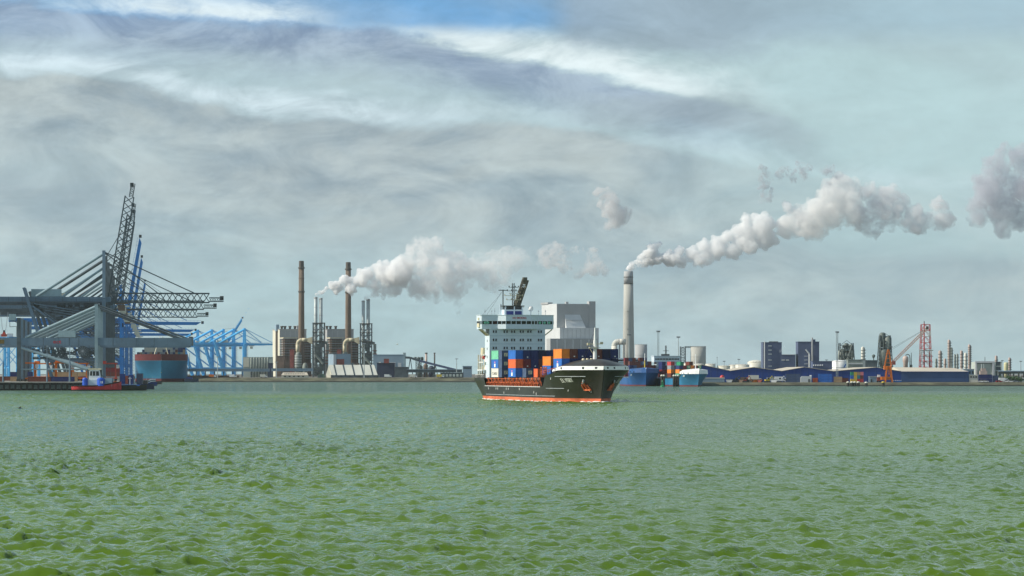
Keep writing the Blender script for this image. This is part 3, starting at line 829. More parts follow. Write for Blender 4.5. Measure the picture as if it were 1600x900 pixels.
# bridge: wings across the full beam, a faceted front amidships
BZ0, BZ1 = 23.4, 28.0
br_poly = [(HF - 7.5, -12.4), (HF - .6, -12.4), (HF - .2, -12.0), (HF + .35, -6.8), (HF + 2.3, -4.3), (HF + 2.3, 4.3), (HF + .35, 6.8), (HF - .2, 12.0), (HF - .6, 12.4), (HF - 7.5, 12.4)]
def ring(poly, z0, z1, k0=0.0, k1=0.0):
    """wall strip on the outline, leaning out by k0..k1 metres"""
    b = MB(); n = len(poly); cx = HF - 3.0
    def off(p, k): 
        dx_, dy_ = p[0] - cx, p[1] * .35
        l = math.hypot(dx_, dy_) or 1
        return (p[0] + dx_ / l * k, p[1] + (k if p[1] > 0 else -k) * (1 if abs(p[1]) > 11 else .25))
    vs = [(*off(p, k0), z0) for p in poly] + [(*off(p, k1), z1) for p in poly]
    b.add(vs, [(i, (i+1) % n, (i+1) % n + n, i + n) for i in range(n)] + [tuple(range(n-1, -1, -1)), tuple(range(n, 2*n))])
    return b
bridge = ring(br_poly, BZ0, 25.0).build('bridge', M['house_white'], ship)
ring(br_poly, 25.0, 26.05, -.12, -.02).build('bridge_window_band', M['glass_dark'], bridge)
ring(br_poly, 26.05, 27.95, .08, .05).build('bridge_upper_wall', M['house_white'], bridge)
ring(br_poly, 27.95, 28.12, .22, .22).build('bridge_roof', M['house_white'], bridge)
mul = boxmesh('mullion', .2, .22, 1.1, M['house_white'])
for a, c_ in zip(br_poly[1:-1], br_poly[2:]):
    L_ = math.hypot(c_[0] - a[0], c_[1] - a[1]); n_ = max(1, round(L_ / 1.75))
    for i in range(n_):
        f = i / n_; piece(mul, 'mullion', None, bridge, (a[0] + (c_[0] - a[0]) * f - .03, a[1] + (c_[1] - a[1]) * f, 25.53))
# round clear-view discs in the wing windows
for yy in (-10.9, -10.0, 7.6, 9.2, 10.8):
    xx = HF + .0
    MB().tube((HF - .25, yy, 25.5), (HF + .32, yy, 25.5), .42, .42, 14).build('clear_view_screen', M['box_mint green'], bridge)
ln = lettering('NO SMOKING', .95, M['red'], 'bridge_lettering', bridge, lambda u, v: (HF + 2.42, -2.1 + u * .78, 26.75 + v), .02)
b = MB(); b.add([(HF - 7, -hw - .1, 21.2), (HF - .6, -hw - .1, 21.2), (HF - .6, -12.0, 23.35), (HF - 7, -12.0, 23.35)], [(0,1,2,3), (3,2,1,0)]); b.bar((HF - .7, -hw, 21.3), (HF - .7, -12.0, 23.3), .35)
b.build('wing_bracket', M['cream_paint'], bridge)
MB().bar((HF - .7, hw, 21.3), (HF - .7, 12.0, 23.3), .35).build('wing_bracket', M['cream_paint'], bridge)
# wing end fittings
b = MB(); b.box(HF - 4.5, HF - 1.2, -12.85, -12.42, 24.0, 25.3); b.box(HF - 3.8, HF - 2.2, -12.8, -12.42, 26.4, 27.2); b.build('wing_console', M['cream_paint'], bridge)
# top house
top = MB().box(HF - 6.5, HF - 1.2, -4.2, 2.2, 28.1, 29.9).build('top_house', M['house_white'], ship)
for y0_, y1_ in ((-3.5, -1.1), (-.6, 1.7)):
    MB().box(HF - 1.25, HF - 1.12, y0_, y1_, 28.2, 29.4).build('top_house_window', M['glass_blue'], top)
b = MB(); b.box(HF - 6.7, HF - .9, -4.6, 2.6, 31.0, 31.25); b.build('top_house_roof', M['steel_dark'], top)
b = MB(); b.box(HF - 6.2, HF - 1.8, -3.9, 1.9, 29.9, 31.0); b.build('top_house_recess', M['glass_dark'], top)
for yy in (-4.0, -.85, 2.0): MB().bar((HF - 1.25, yy, 28.1), (HF - 1.25, yy * .92 , 31.0), .34).build('top_house_post', M['house_white'], top)
MB().bar((HF - 6.5, -4.4, 28.2), (HF - 6.5, -4.4, 31.8), .5).build('top_house_post', M['house_white'], top)
# masts and aerials
b = MB(); b.truss((HF - 4, -.6, 31.2), (HF - 4, -.6, 38.8), .6, .6, 7, .14); rm = b.build('radar_mast', M['steel_dark'], ship)
for zz, wd in ((33.2, 2.4), (34.6, 3.1), (36.2, 2.2), (37.4, 1.6)):
    b = MB(); b.bar((HF - 3.7, -.6 - wd, zz), (HF - 3.7, -.6 + wd, zz), .16)
    for q_ in range(4): b.box(HF - 3.9, HF - 3.5, -.6 - wd + q_ * wd * .66, -.35 - wd + q_ * wd * .66, zz, zz + .5)
    b.build('crosstree', M['cream_paint'] if zz < 35 else M['steel_dark'], rm)
MB().box(HF - 3.4, HF - 3.1, -2.3, 1.1, 35.2, 35.5).build('radar_scanner', M['white_paint'], rm)
b = MB(); b.bar((HF - 4, -4.1, 31), (HF - 4, -4.1, 36.6), .3); b.bar((HF - 4, -5.6, 36.4), (HF - 4, -2.6, 36.4), .25); b.build('aerial_mast', M['steel_dark'], ship)
b = MB()
for yy, hh in ((-10.6, 2.0), (-8.3, 1.5), (-7.3, 2.3), (7.6, 1.6), (10, 1.8)): b.bar((HF - 2, yy, 28.0), (HF - 2, yy, 28.1 + hh), .09); b.box(HF - 2.1, HF - 1.9, yy - .14, yy + .14, 29.2, 29.5)
b.build('whip_aerial', M['steel_grey'], ship)
b = MB(); b.lathe(HF - 3, 5.2, [(.12, 28.1), (.12, 29.3), (.5, 29.5), (.85, 30.1), (.7, 30.8), (.3, 31.1), (.05, 31.15)], 14); b.build('satellite_dome', M['white_paint'], ship, True)
b = MB(); b.bar((HF - 5, -4.3, 35.8), (HF - 5, -9.5, 28.1), .06); b.bar((HF - 5, -4.3, 35.8), (HF - 5, -10.9, 28.1), .05); b.build('aerial_wire', M['cable'], ship)
# stern crane jib standing up behind the bridge
b = MB(); b.truss((HF - 12, .4, 26), (HF - 12, 5.2, 40.2), 1.9, 1.7, 9, .34, side=(1, 0, 0)); b.bar((HF - 12, .2, 25), (HF - 12, 4.3, 37.5), 1.5, .9); b.box(HF - 13, HF - 11, 4.3, 5.6, 38.6, 41.0)
b.build('crane_jib', mat('jib_dark', (.115, .105, .075), .6, var=.3), ship)
b = MB(); b.box(HF - 13, HF - 11, -.6, 2.6, 15, 28); b.build('crane_post', M['steel_dark'], ship); 
b = MB(); b.bar((HF - 11.2, 2.8, 30), (HF - 11.2, 5.4, 39.5), .12); b.bar((HF - 11.2, -1, 30.5), (HF - 11.2, 4.6, 31.0), .25); b.build('jib_ladder', M['cream_paint'], ship)
# funnel casing
MB().box(HF - 14.5, HF - 9, -4, 4, 7, 22).build('funnel_casing', M['house_white'], ship)
# stern galleries on the sunny side
for zz in (9.6, 12.2, 14.6):
    MB().box(HF - 15.5 + (zz - 9) * .6, HF - 6.0, -10.9 + (zz - 9) * .12, -5, zz, zz + .3).build('gallery_deck', M['white_paint'], ship)
for xx in (-15, -11.5, -8.2):
    for zz in (7.0, 9.9, 12.5):
        MB().box(HF + xx - .12, HF + xx + .12, -10.6, -10.3, zz, zz + 2.4).build('gallery_post', M['cream_paint'], ship)
MB().box(HF - 14, HF - 8, -8.6, -5, 7.0, 14.6).build('gallery_house', M['cream_paint'], ship)
b = MB(); b.box(HF - 12, HF - 8.4, -10.2, -9.2, 14.9, 17.2); b.build('davit_frame', M['cream_paint'], ship)
b = MB(); b.lathe(0, 0, [(.1, -1.5), (.62, -1.1), (.7, 0), (.62, 1.1), (.1, 1.5)], 10)
o = b.build('rescue_boat', M['red'], ship, True); o.rotation_euler = (0, math.radians(90), 0); o.location = (HF - 10.2, -9.6, 14.0)
b = MB(); b.box(-144.5, -139, -10.4, -7, 7.0, 8.1); b.box(-137, -134, -10.5, -9, 7.0, 8.6); b.build('mooring_winch', M['deck_dark'], ship)
b = MB(); b.bar((-144, -9.6, 7), (-144, -9.6, 13.2), .14); b.bar((-143, -9, 7), (-141.5, -8.8, 11.5), .2); b.bar((-139.5, -9.4, 7), (-139, -9.4, 10.8), .3); b.build('stern_mast', M['cream_paint'], ship)
b = MB()
for i in range(11): b.bar((-144.8 + i * 1.7, -H1.half(142, 7) + .3, 7.1), (-144.8 + i * 1.7, -H1.half(142, 7) + .3, 8.2), .08)
b.bar((-144.8, -H1.half(142, 7) + .3, 8.2), (-128, -H1.half(142, 7) + .3, 8.2), .09); b.build('stern_rail', M['white_paint'], ship)

# --- the boxes on deck: (bay, s of forward end, half width, columns, base, tiers)
ORD = ['outermost', 'second', 'third', 'fourth', 'fifth', 'sixth', 'seventh', 'eighth', 'ninth']
def stow(bay, s_fwd, t0, cols, base, L, H, pitch=2.5):
    """cols: list of column lists, starboard to port, bottom tier first; entries (colour, logo)"""
    for ci, colm in enumerate(cols):
        for ti, it in enumerate(colm):
            if it is None: continue
            colour, logo = it if isinstance(it, tuple) else (it, None)
            tier = 'on deck' if len(colm) == 1 else ('bottom tier', 'middle tier', 'top tier')[ti if len(colm) == 3 else (0 if ti == 0 else 2)]
            lab = f'{colour} container, {tier}, {ORD[ci]} column from starboard, {bay}'
            container(lab, colour, (-(s_fwd + L), -t0 + ci * pitch, base + ti * H), SHIP_RZ, L, H - .04, 'containers stowed on the black ship', SF, logo)
N9 = ['dark navy', 'navy', 'dark navy']
stow('bay before the bridge', 103, 11.1, [[('white', 'word'), ('blue', 'figure'), 'mint green'], [('slate blue', 'end'), ('slate blue', 'end'), ('slate blue', 'end')]], 7.4, 12.19, 2.9)
# the first column shows its long side; the boxes beside it are reefers
stow('short bay ahead of the white box', 96.8, 11.1, [[('slate blue', 'end'), ('slate blue', 'end'), ('slate blue', 'end')]], 7.4, 6.06, 2.9)
stow('midships bay', 74, 11.1, [[('blue', 'figure'), 'red-orange', 'blue'], ['navy', ('maroon', 'spot'), ('navy', 'spot')], ['navy', ('navy', 'spot'), 'navy'], ['dark navy', ('brown', 'spot'), 'dark navy'],
      ['dark navy', 'grey', 'navy'], ['brown', 'brown', 'brown'], ['navy', 'navy', 'dark navy'], ['brown', 'navy', 'brown'], ['navy', 'dark navy', 'navy']], 7.45, 12.19, 2.86)
stow('short bay abaft the bow bays', 57.5, 11.0, [[('slate blue', 'end')]], 7.4, 6.06, 2.9)
stow('short bay behind the orange box', 46.5, 9.6, [['red-orange'], ['maroon']], 7.4, 6.06, 2.7)
stow('second bay from the bow', 29.6, 9.0, [['blue', 'orange'], ['navy', 'navy'], ['navy', 'brown']], 8.15, 12.19, 2.85)
stow('bay behind the whaleback', 14.2, 8.85, [[('blue', 'figure'), 'orange'], ['navy', ('brown', 'spot')], ['navy', ('navy', 'spot')], ['navy', ('navy', 'spot')], ['brown', ('brown', 'spot')], ['navy', 'dark navy'], ['dark navy', ('navy', 'end')][:1] + [('navy', 'spot')], ['navy', ('brown', 'spot')]][:7], 10.2, 12.19, 2.9)
# bow wave and wash along the waterline
fo = MB()
for i in range(90):
    s = -1.5 + i * 1.5; z0 = .02; 
    for side in (-1, 1):
        y = H1.half(max(s, .2), 0) + .1; w_ = .35 + .4 * rnd.random() + (.5 if s < 8 else 0)
        hgt = .08 + .22 * rnd.random() * (1.6 if s < 12 else 1)
        cx_, cy_ = -s, side * (y + w_ * .4)
        if rnd.random() < .28 and s > 9: continue
        fo.lathe(cx_, cy_, [(w_ * (.7 + .3 * rnd.random()), -.35), (w_ * .75, hgt * .5), (w_ * .3, hgt)], 7)
tag(fo.build('bow_wash', mat('foam_white', (.78, .80, .76), .7, var=.2, scale=1.5), None, True, ship_loc), None, None, kind='stuff')
bpy.data.objects['bow_wash'].rotation_euler = (0, 0, SHIP_RZ)
# ------------------------------------------------------------------ quay cranes
QROT = math.atan(.1117)
def crane_x(D): return -233.0 - (D - 1900) * .1085

def big_crane(D, px_shift, label, m_main, m_boom, boom_deg, group, lattice=True, boom_len=62, apex=78.0, m_leg=None, xyz=None, rz=QROT, scale=1.0, full=True, cat='crane', th=1.0):
    m_leg = m_leg or m_main
    loc = xyz or (crane_x(D) + px_shift * D / FPX, D, QZ)
    r = thing('quay_crane', label, cat, loc, rz, group)
    r.scale = (scale, scale, scale)
    zb = 46.5; za = apex - QZ; yw = 8.5; lx = -45.0; lb = -29.0
    for sy in (-1, 1):
        b = MB(); b.bar((0, sy * yw, 0.8), (0, sy * yw, 47), 2.0 * th, 2.4 * th); b.bar((0, sy * yw, 47), (0, sy * 3.0, za), 1.7 * th, 1.9 * th); b.build('waterside_leg', m_leg, r)
        b = MB(); b.bar((lb, sy * yw, .8), (lx, sy * yw, zb + 6.5), 1.6 * th, 2.0 * th); b.build('landside_leg', m_leg, r)
        b = MB(); b.bar((-88, sy * 3.6, zb), (4, sy * 3.6, zb), 1.3 * th, 2.9 * th); b.build('girder', m_main, r)
        b = MB(); b.tube((0, sy * 3, za - 1), (lx + 6, sy * 3.6, zb + 1), .75 * th, .75 * th, 8); b.build('backstay', M['crane_pale'] if m_main is M['crane_grey'] else m_main, r)
        b = MB(); b.tube((0, sy * 3, za - 9), (-24, sy * 3.6, zb + 1), .55, .55, 8); b.build('backstay', M['crane_pale'] if m_main is M['crane_grey'] else m_main, r)
        b = MB(); b.bar((0, sy * yw, 12), (lb - 4, sy * yw, 12), 1.4, 2.2); b.build('portal_beam', m_main, r)
        b = MB(); b.bar((-1, sy * yw, 13), (lx + 5, sy * yw, zb - 4), .9); b.build('diagonal_brace', m_main, r)
    for xx in (0, lb):
        b = MB(); b.box(xx - 1.1, xx + 1.1, -yw - 3, yw + 3, 1.2, 2.8)
        b.build('sill_beam', m_main, r)
        for sy in (-1, 1):
            b = MB()
            for q_ in range(4): b.tube((xx - .5, sy * (yw + 3.6 - q_ * 2.1), .45), (xx + .5, sy * (yw + 3.6 - q_ * 2.1), .45), .45, .45, 10)
            b.box(xx - .4, xx + .4, sy * yw - 4, sy * yw + 4, .6, 1.25); b.build('wheel_bogie', M['steel_dark'], r)
    b = MB()
    for zz in (20, 30, zb - 3): b.bar((0, -yw, zz), (0, yw, zz), .9, 1.3)
    b.bar((0, -yw, 20), (0, yw, 30), .5); b.bar((0, yw, 30), (0, -yw, zb - 3), .5); b.bar((lx, -yw, zb + 6), (lx, yw, zb + 6), .9); b.bar((lx + 6, -yw, zb - 6), (lx + 6, yw, zb - 6), .9)
    b.box(-.9, .9, -3.6, 3.6, za - 1.6, za + .6); b.build('cross_beam', m_main, r)
    MB().box(lx + 4, lx + 21, -3.4, 3.4, zb + 1.6, zb + 5.8).build('machinery_house', M['crane_pale'] if m_main is M['crane_grey'] else M['plant_cream'], r)
    # walkway and rail along the girder
    b = MB(); b.bar((-86, -5.6, zb - 1.2), (0, -5.6, zb - 1.2), .9, .15); b.bar((-86, -6, zb), (0, -6, zb), .08); 
    for i in range(30): b.bar((-86 + i * 2.95, -6, zb - 1.2), (-86 + i * 2.95, -6, zb), .07)
    b.build('walkway', M['crane_dark'], r)
    if th == 1.0:
        for q_ in range(11):
            x0 = -84 + q_ * 7.6
            b = MB(); b.box(x0 - .12, x0 + .12, -4.32, -4.27, zb - 1.46, zb + 1.46); b.build('plate_joint', M['crane_dark'], r)
        b = MB(); b.truss((-46, -6.4, zb - 4.2), (2, -6.4, zb - 4.2), 1.4, 2.2, 14, .24, side=(0, 1, 0)); b.build('festoon_gantry', M['crane_dark'], r)
        b = MB()
        rr_ = random.Random(int(D))
        for q_ in range(14):
            x0 = rr_.uniform(-40, 0); b.box(x0, x0 + rr_.uniform(1, 3.4), -5.5, -2, zb - 3.2 - rr_.uniform(0, 2.5), zb - 2.4)
        for q_ in range(12):
            x0 = rr_.uniform(-24, -2); z0 = rr_.uniform(3, 38); b.bar((x0, -yw - .6, z0), (x0 + rr_.uniform(3, 9), -yw - .6, z0 + rr_.uniform(-5, 5)), .28)
        b.build('service_gear', M['steel_dark'], r)['kind'] = 'stuff'
        for q_ in range(6):
            b = MB(); z0 = 5 + q_ * 6.5; b.bar((0, -yw - .3, z0), (lb - 2.3 * q_ * .9, -yw - .3, z0 + 6.5), .4); b.build('bracing_tube', M['crane_grey'] if q_ % 2 else M['crane_dark'], r)
    # hoist ropes landside, lift shaft
    b = MB(); b.truss((3.2, -yw, 1), (3.2, -yw, zb - 2), 1.6, 1.6, 14, .2, side=(1, 0, 0)); b.build('stair_tower', M['crane_dark'], r)
    b = MB(); b.box(8, 12, -2.6, .2, zb - 6.4, zb - 3.0); b.box(6.5, 14, -3.2, 3.2, zb - 2.6, zb - 1.6); b.build('trolley_cab', M['plant_brown'] if m_main is M['crane_grey'] else M['plant_cream'], r)
    # boom about its hinge
    hx, hz = 4.0, zb + .4; a = math.radians(boom_deg); ca, sa = math.cos(a), math.sin(a)
    def bp(l, v, y=0): return (hx + l * ca - v * sa, y, hz + l * sa + v * ca)
    if lattice:
        b = MB(); b.truss(bp(0, .6), bp(boom_len - 6, .6), 6.4, 5.2, 8, .66, side=(0, 1, 0)); b.truss(bp(boom_len - 6, -.3), bp(boom_len + 2, -.3), 4.6, 2.2, 3, .4, side=(0, 1, 0)); boom = b.build('boom', m_boom, r)
    else:
        b = MB()
        for sy in (-1, 1):
            vs = [bp(0, -1.6, sy * 3.4 - .6), bp(0, -1.6, sy * 3.4 + .6), bp(boom_len - 4, -1.5, sy * 3.4 + .6), bp(boom_len - 4, -1.5, sy * 3.4 - .6),
                  bp(0, 1.5, sy * 3.4 - .6), bp(0, 1.5, sy * 3.4 + .6), bp(boom_len, .9, sy * 3.4 + .6), bp(boom_len, .9, sy * 3.4 - .6)]
            b.add(vs, [(0,1,2,3), (7,6,5,4), (4,5,1,0), (5,6,2,1), (6,7,3,2), (7,4,0,3)])
        for i in range(9): b.bar(bp(6 + i * 7.2, 0, -3), bp(6 + i * 7.2, 0, 3), .7)
        b.bar(bp(0, 2.6, -3.6), bp(boom_len, 2.2, -3.6), .14)
        for i in range(20): b.bar(bp(i * boom_len / 20, 1.2, -3.6), bp(i * boom_len / 20, 2.5, -3.6), .12)
        boom = b.build('boom', m_boom, r)
    b = MB(); c0 = bp(boom_len + 1, .4); b.box(c0[0] - 1.0, c0[0] + 1.1, -2.0, 2.0, c0[2] - 1.0, c0[2] + 1.3); b.build('boom_tip', M['chimney_dark'] if boom_deg < 30 else M['steel_dark'], r)
    # stays
    if boom_deg < 30:
        for sy in (-1, 1):
            b = MB(); b.bar((0, sy * 3, za), bp(boom_len * .45, 2.4, sy * 3), .42); b.build('forestay', M['crane_dark'] if lattice else m_boom, r)
            b = MB(); b.bar((0, sy * 3, za), bp(boom_len * .80, 2.4, sy * 3), .42); b.build('forestay', M['crane_dark'] if lattice else m_boom, r)
        b = MB()
        for q_ in range(3): b.bar((0, -1 + q_, za - .5), bp(boom_len * (.3 + .1 * q_), 2, -1 + q_), .13)
        b.build('hoist_rope', M['cable'], r)
    else:
        for sy in (-1, 1):
            md = (hx + boom_len * .22, sy * 3, za + 2)
            b = MB(); b.bar((0, sy * 3, za), bp(boom_len * .62, 1.5, sy * 3), .22); b.bar((0, sy * 3, za - 3), bp(boom_len * .45, 1.5, sy * 3), .22); b.build('forestay', M['cable'], r)
    return r

G1 = 'grey lattice boom quay cranes'; G2 = 'blue quay cranes beyond the grey ones'; G3 = 'blue cranes of the far terminal'
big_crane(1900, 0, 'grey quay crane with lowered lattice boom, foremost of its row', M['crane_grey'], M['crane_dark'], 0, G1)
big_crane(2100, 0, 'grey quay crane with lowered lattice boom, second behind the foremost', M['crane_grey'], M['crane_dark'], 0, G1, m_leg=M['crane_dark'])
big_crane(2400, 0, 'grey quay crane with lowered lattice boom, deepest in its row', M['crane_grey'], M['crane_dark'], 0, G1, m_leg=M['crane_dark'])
for D_, a_, nm_ in ((1990, 80.5, 'foremost'), (2230, 81, 'middle'), (2320, 81.5, 'rearmost')):
    big_crane(D_, 0, f'grey quay crane with upright raised lattice boom, {nm_} of the three raised', M['crane_dark'], M['crane_dark'], a_, G1, boom_len=70)  # girders coloured dark to read as shaded gaps between the paler ones
for D_, a_, nm_ in ((2640, 80, 'tallest'), (3100, 80.5, 'middle'), (3900, 80, 'smallest looking')):
    big_crane(D_, 6, f'bright blue quay crane with raised boom, {nm_} of three behind the grey row', M['crane_blue'], M['crane_blue'], a_, G2, lattice=False, boom_len=66)
for D_, nm_ in ((2820, 'highest'), (3300, 'middle'), (3640, 'lowest')):
    big_crane(D_, 6, f'bright blue quay crane with lowered boom, {nm_} of three booms over the berth', M['crane_blue'], M['crane_blue'], 0, G2, lattice=False, boom_len=62)
# far terminal: a row that recedes beyond the moored ship
FAR = [(309, 5050, 0), (331, 5000, 0), (349, 4960, 58), (365, 4920, 0), (382, 4880, 0)]
for (px_, D_, a_), nm_ in zip(FAR, ('beside the moored blue ship', 'second from the moored ship', '', 'next beyond the raised one', 'nearest the corrugated shed')):
    lab = 'light blue far terminal crane with raised boom' if a_ else f'light blue far terminal crane with lowered boom, {nm_}'
    big_crane(D_, 0, lab, M['crane_light_blue'], M['crane_light_blue'], a_, G3, lattice=False, boom_len=46, apex=74, xyz=(X(px_, D_), D_, QZ), rz=math.radians(11), th=1.9)

# ------------------------------------------------------------------ low feeder cranes at the quay end
def feeder_crane(D, px_leg, label, letters=True):
    s = D / FPX
    r = thing('feeder_crane', label, 'crane', (X(px_leg, D), D, QZ), QROT * .4, 'low grey feeder cranes')
    zz = lambda py: Z(py, 1720) - QZ
    gz = (zz(528) + zz(540)) / 2; gh = zz(528) - zz(540); ap = zz(476); k = 1720 / FPX; lx = (32 - 152) * k
    for sy in (-1, 1):
        y = sy * 6.0
        MB().bar((0, y, .8), (0, y, ap), 1.6, 1.7).build('waterside_leg', M['crane_pale'], r)
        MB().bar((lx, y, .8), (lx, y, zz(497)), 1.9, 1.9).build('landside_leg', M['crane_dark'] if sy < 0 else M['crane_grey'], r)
        MB().bar((-72, y, gz), (49, y, gz), 1.2, gh).build('girder', M['crane_grey'], r)
        MB().tube((0, y, ap - 1), (lx * .92, y, gz + 2), .7, .7, 8).build('backstay', M['crane_pale'], r)
        MB().tube((0, y, ap - 6), (lx * .62, y, gz + 2), .55, .55, 8).build('backstay', M['crane_pale'], r)
        MB().tube((0, y, ap), (45.5, y, gz + 2), .42, .42, 8).build('forestay', M['crane_dark'], r)
        MB().tube((lx + 1, y, gz - 3), (-3, y, zz(579)), .7, .7, 8).build('diagonal_brace', M['crane_pale'], r)
        MB().tube((lx, y, zz(577)), (0, y, zz(577)), .3, .3, 8).build('tie_tube', M['crane_pale'], r)
        for xx in (0, lx): 
            b = MB(); b.box(xx - .9, xx + .9, y - 3.4, y + 3.4, .3, 1.5); b.build('wheel_bogie', M['steel_dark'], r)
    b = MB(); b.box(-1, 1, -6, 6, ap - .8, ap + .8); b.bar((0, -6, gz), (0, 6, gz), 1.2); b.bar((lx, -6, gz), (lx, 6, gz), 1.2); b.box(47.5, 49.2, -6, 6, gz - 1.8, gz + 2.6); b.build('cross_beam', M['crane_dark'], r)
    # joints between girder plates
    for px_ in (70, 94, 110, 125, 150, 178, 214, 242): MB().box((px_ - 152) * k - .1, (px_ - 152) * k + .1, -6.63, -6.6, gz - gh / 2 - .02, gz + gh / 2 + .02).build('plate_joint', M['crane_dark'], r)
    b = MB(); xc = (131 - 152) * k; zc = zz(548.5)
    b.tube((xc, -6.4, zc), (xc, -5.2, zc), 2.65, 2.65, 28); b.build('cable_reel', M['crane_dark'], r)
    b = MB()
    for q_ in range(12):
        a = q_ * math.pi / 6; b.bar((xc, -6.5, zc), (xc + 2.5 * math.cos(a), -6.5, zc + 2.5 * math.sin(a)), .12)
    b.tube((xc, -6.8, zc), (xc, -6.3, zc), .5, .5, 12); b.build('reel_spoke', M['steel_grey'], r)
    # machinery under the girder
    b = MB()
    rr = random.Random(int(D))
    for i in range(26):
        x0 = rr.uniform(-34, -1); z0 = gz - gh / 2 - rr.uniform(.3, 6); b.box(x0, x0 + rr.uniform(.6, 3.5), -4 + rr.uniform(-1, 1), rr.uniform(-2, 3), z0 - rr.uniform(.3, 1.4), z0)
    for i in range(10):
        x0 = rr.uniform(-34, -1); b.bar((x0, -5, gz - 2), (x0, -5, gz - rr.uniform(4, 9)), .2)
    b.bar((-34, -5.4, gz - 8.5), (0, -5.4, gz - 8.5), .4, .2); b.bar((-34, -5.4, gz - 7.4), (0, -5.4, gz - 7.4), .12)
    b.build('trolley_machinery', M['crane_dark'], r)
    b = MB()
    for i in range(9): b.bar((-30 + i * 3, -5.5, gz - 8.5), (-30 + i * 3, -5.5, gz - 7.4), .1)
    for i in range(7): b.box(-4 + i * .4, -3.2 + i * .9, -5.8, -4, gz - 10 - i * 1.9, gz - 9.6 - i * 1.9)
    b.bar((-4, -5, gz - 9.7), (3, -5, gz - 20), .4); b.build('access_platform', M['refinery_dark'], r)
    if letters:
        lettering('ect', 2.7, M['red'], 'operator_lettering', r, lambda u, v: ((85 - 152) * k + u * 1.25, -6.63, gz - .9 + v), .04)
        b = MB(); x0 = (17 - 152) * k; b.box(x0, x0 + 3.4, -7.5, -4.5, zz(501), zz(491)); b.build('floodlight_box', M['crane_pale'], r)
        b = MB(); x1 = (0 - 152) * k - 1; b.box(x1 - 14, x1 + 4.2, -6.7, -6.62, gz - 1.1, gz + 1.0); b.build('sign_board', mat('sign_ochre', (.16, .11, .03), .6), r)
        b = MB(); x0 = (32 - 152) * k
        b.bar((x0, -6, zz(502)), (x0 - 4.6, -6, zz(502)), .3); b.bar((x0 - 4.6, -6, zz(502)), (x0 - 4.6, -6, zz(511)), .25); b.bar((x0, -6, zz(510)), (x0 - 4.6, -6, zz(511)), .25); b.bar((x0, -6, zz(508)), (x0 - 2.2, -6, zz(502)), .25)
        b.bar((x0 - 1.2, -6, zz(511)), (x0 - 1.2, -6, zz(526)), .18); b.bar((x0 - 5, -6, zz(527)), (x0, -6, zz(527)), .5, .3)
        b.build('service_bracket', M['steel_dark'], r)
    return r
feeder_crane(1720, 152, 'low grey feeder crane with red lettering on its girder, at the quay end')
feeder_crane(1790, 154, 'low grey feeder crane standing second behind the lettered one', False)
feeder_crane(1850, 157, 'low grey feeder crane standing third behind the lettered one', False)

# spreader hanging at the edge of the yard
s_ = Site('container_spreader', 'dark red container spreader hanging on thin ropes over the quay', 'spreader', 6.5, 1735, QZ)
b = MB(); b.box(-1.1, 1.1, -3, 3, s_.z(526), s_.z(522)); b.prism([(-.9, s_.z(522)), (.9, s_.z(522)), (.4, s_.z(518.5)), (-.4, s_.z(518.5))], -1, 1); b.build('headblock', M['crane_red'], s_.root)
b = MB(); b.box(-.5, .5, -.6, .6, s_.z(518.5), s_.z(516)); b.build('sheave', M['steel_dark'], s_.root)
b = MB(); [b.bar((dx_, dy_, s_.z(516)), (dx_ * 2.5, dy_, s_.z(488)), .1) for dx_ in (-.8, .8) for dy_ in (-.8, .8)]; b.build('hoist_rope', M['steel_grey'], s_.root)

# pole with a cabin box, and slender light poles along the quay
s_ = Site('pole_cabin', 'pale rectangular cabin box standing on a tall thin post', 'cabin', 109, 1690, QZ)
s_.box('cabin', M['crane_pale'], 91.5, 118, 516.5, 527, -1.6, 1.6); s_.box('floor_slab', M['crane_dark'], 91, 118.5, 527.05, 527.8, -1.7, 1.7)
b = MB(); b.tube((0, 0, 0), (0, 0, s_.z(565)), .5, .42, 10); b.tube((0, 0, s_.z(565)), (0, 0, s_.z(527.8)), .24, .2, 10); b.build('post', M['crane_grey'], s_.root)
for px_, yt, lab in ((4.8, 540, 'thin grey lamp pole on the quay under the hanging spreader'), (73.5, 541, 'thin pale lamp pole on the quay between the crane legs')):
    s_ = Site('lamp_pole', lab, 'pole', px_, 1685, QZ)
    b = MB(); b.tube((0, 0, 0), (0, 0, s_.z(566)), .42, .36, 8); b.tube((0, 0, s_.z(566)), (0, 0, s_.z(yt)), .17, .12, 8); b.build('post', M['crane_grey'], s_.root)
    b = MB(); b.box(-.6, .6, -.3, .3, s_.z(yt) - .1, s_.z(yt) + .25); b.build('lamp_head', M['steel_grey'], s_.root)

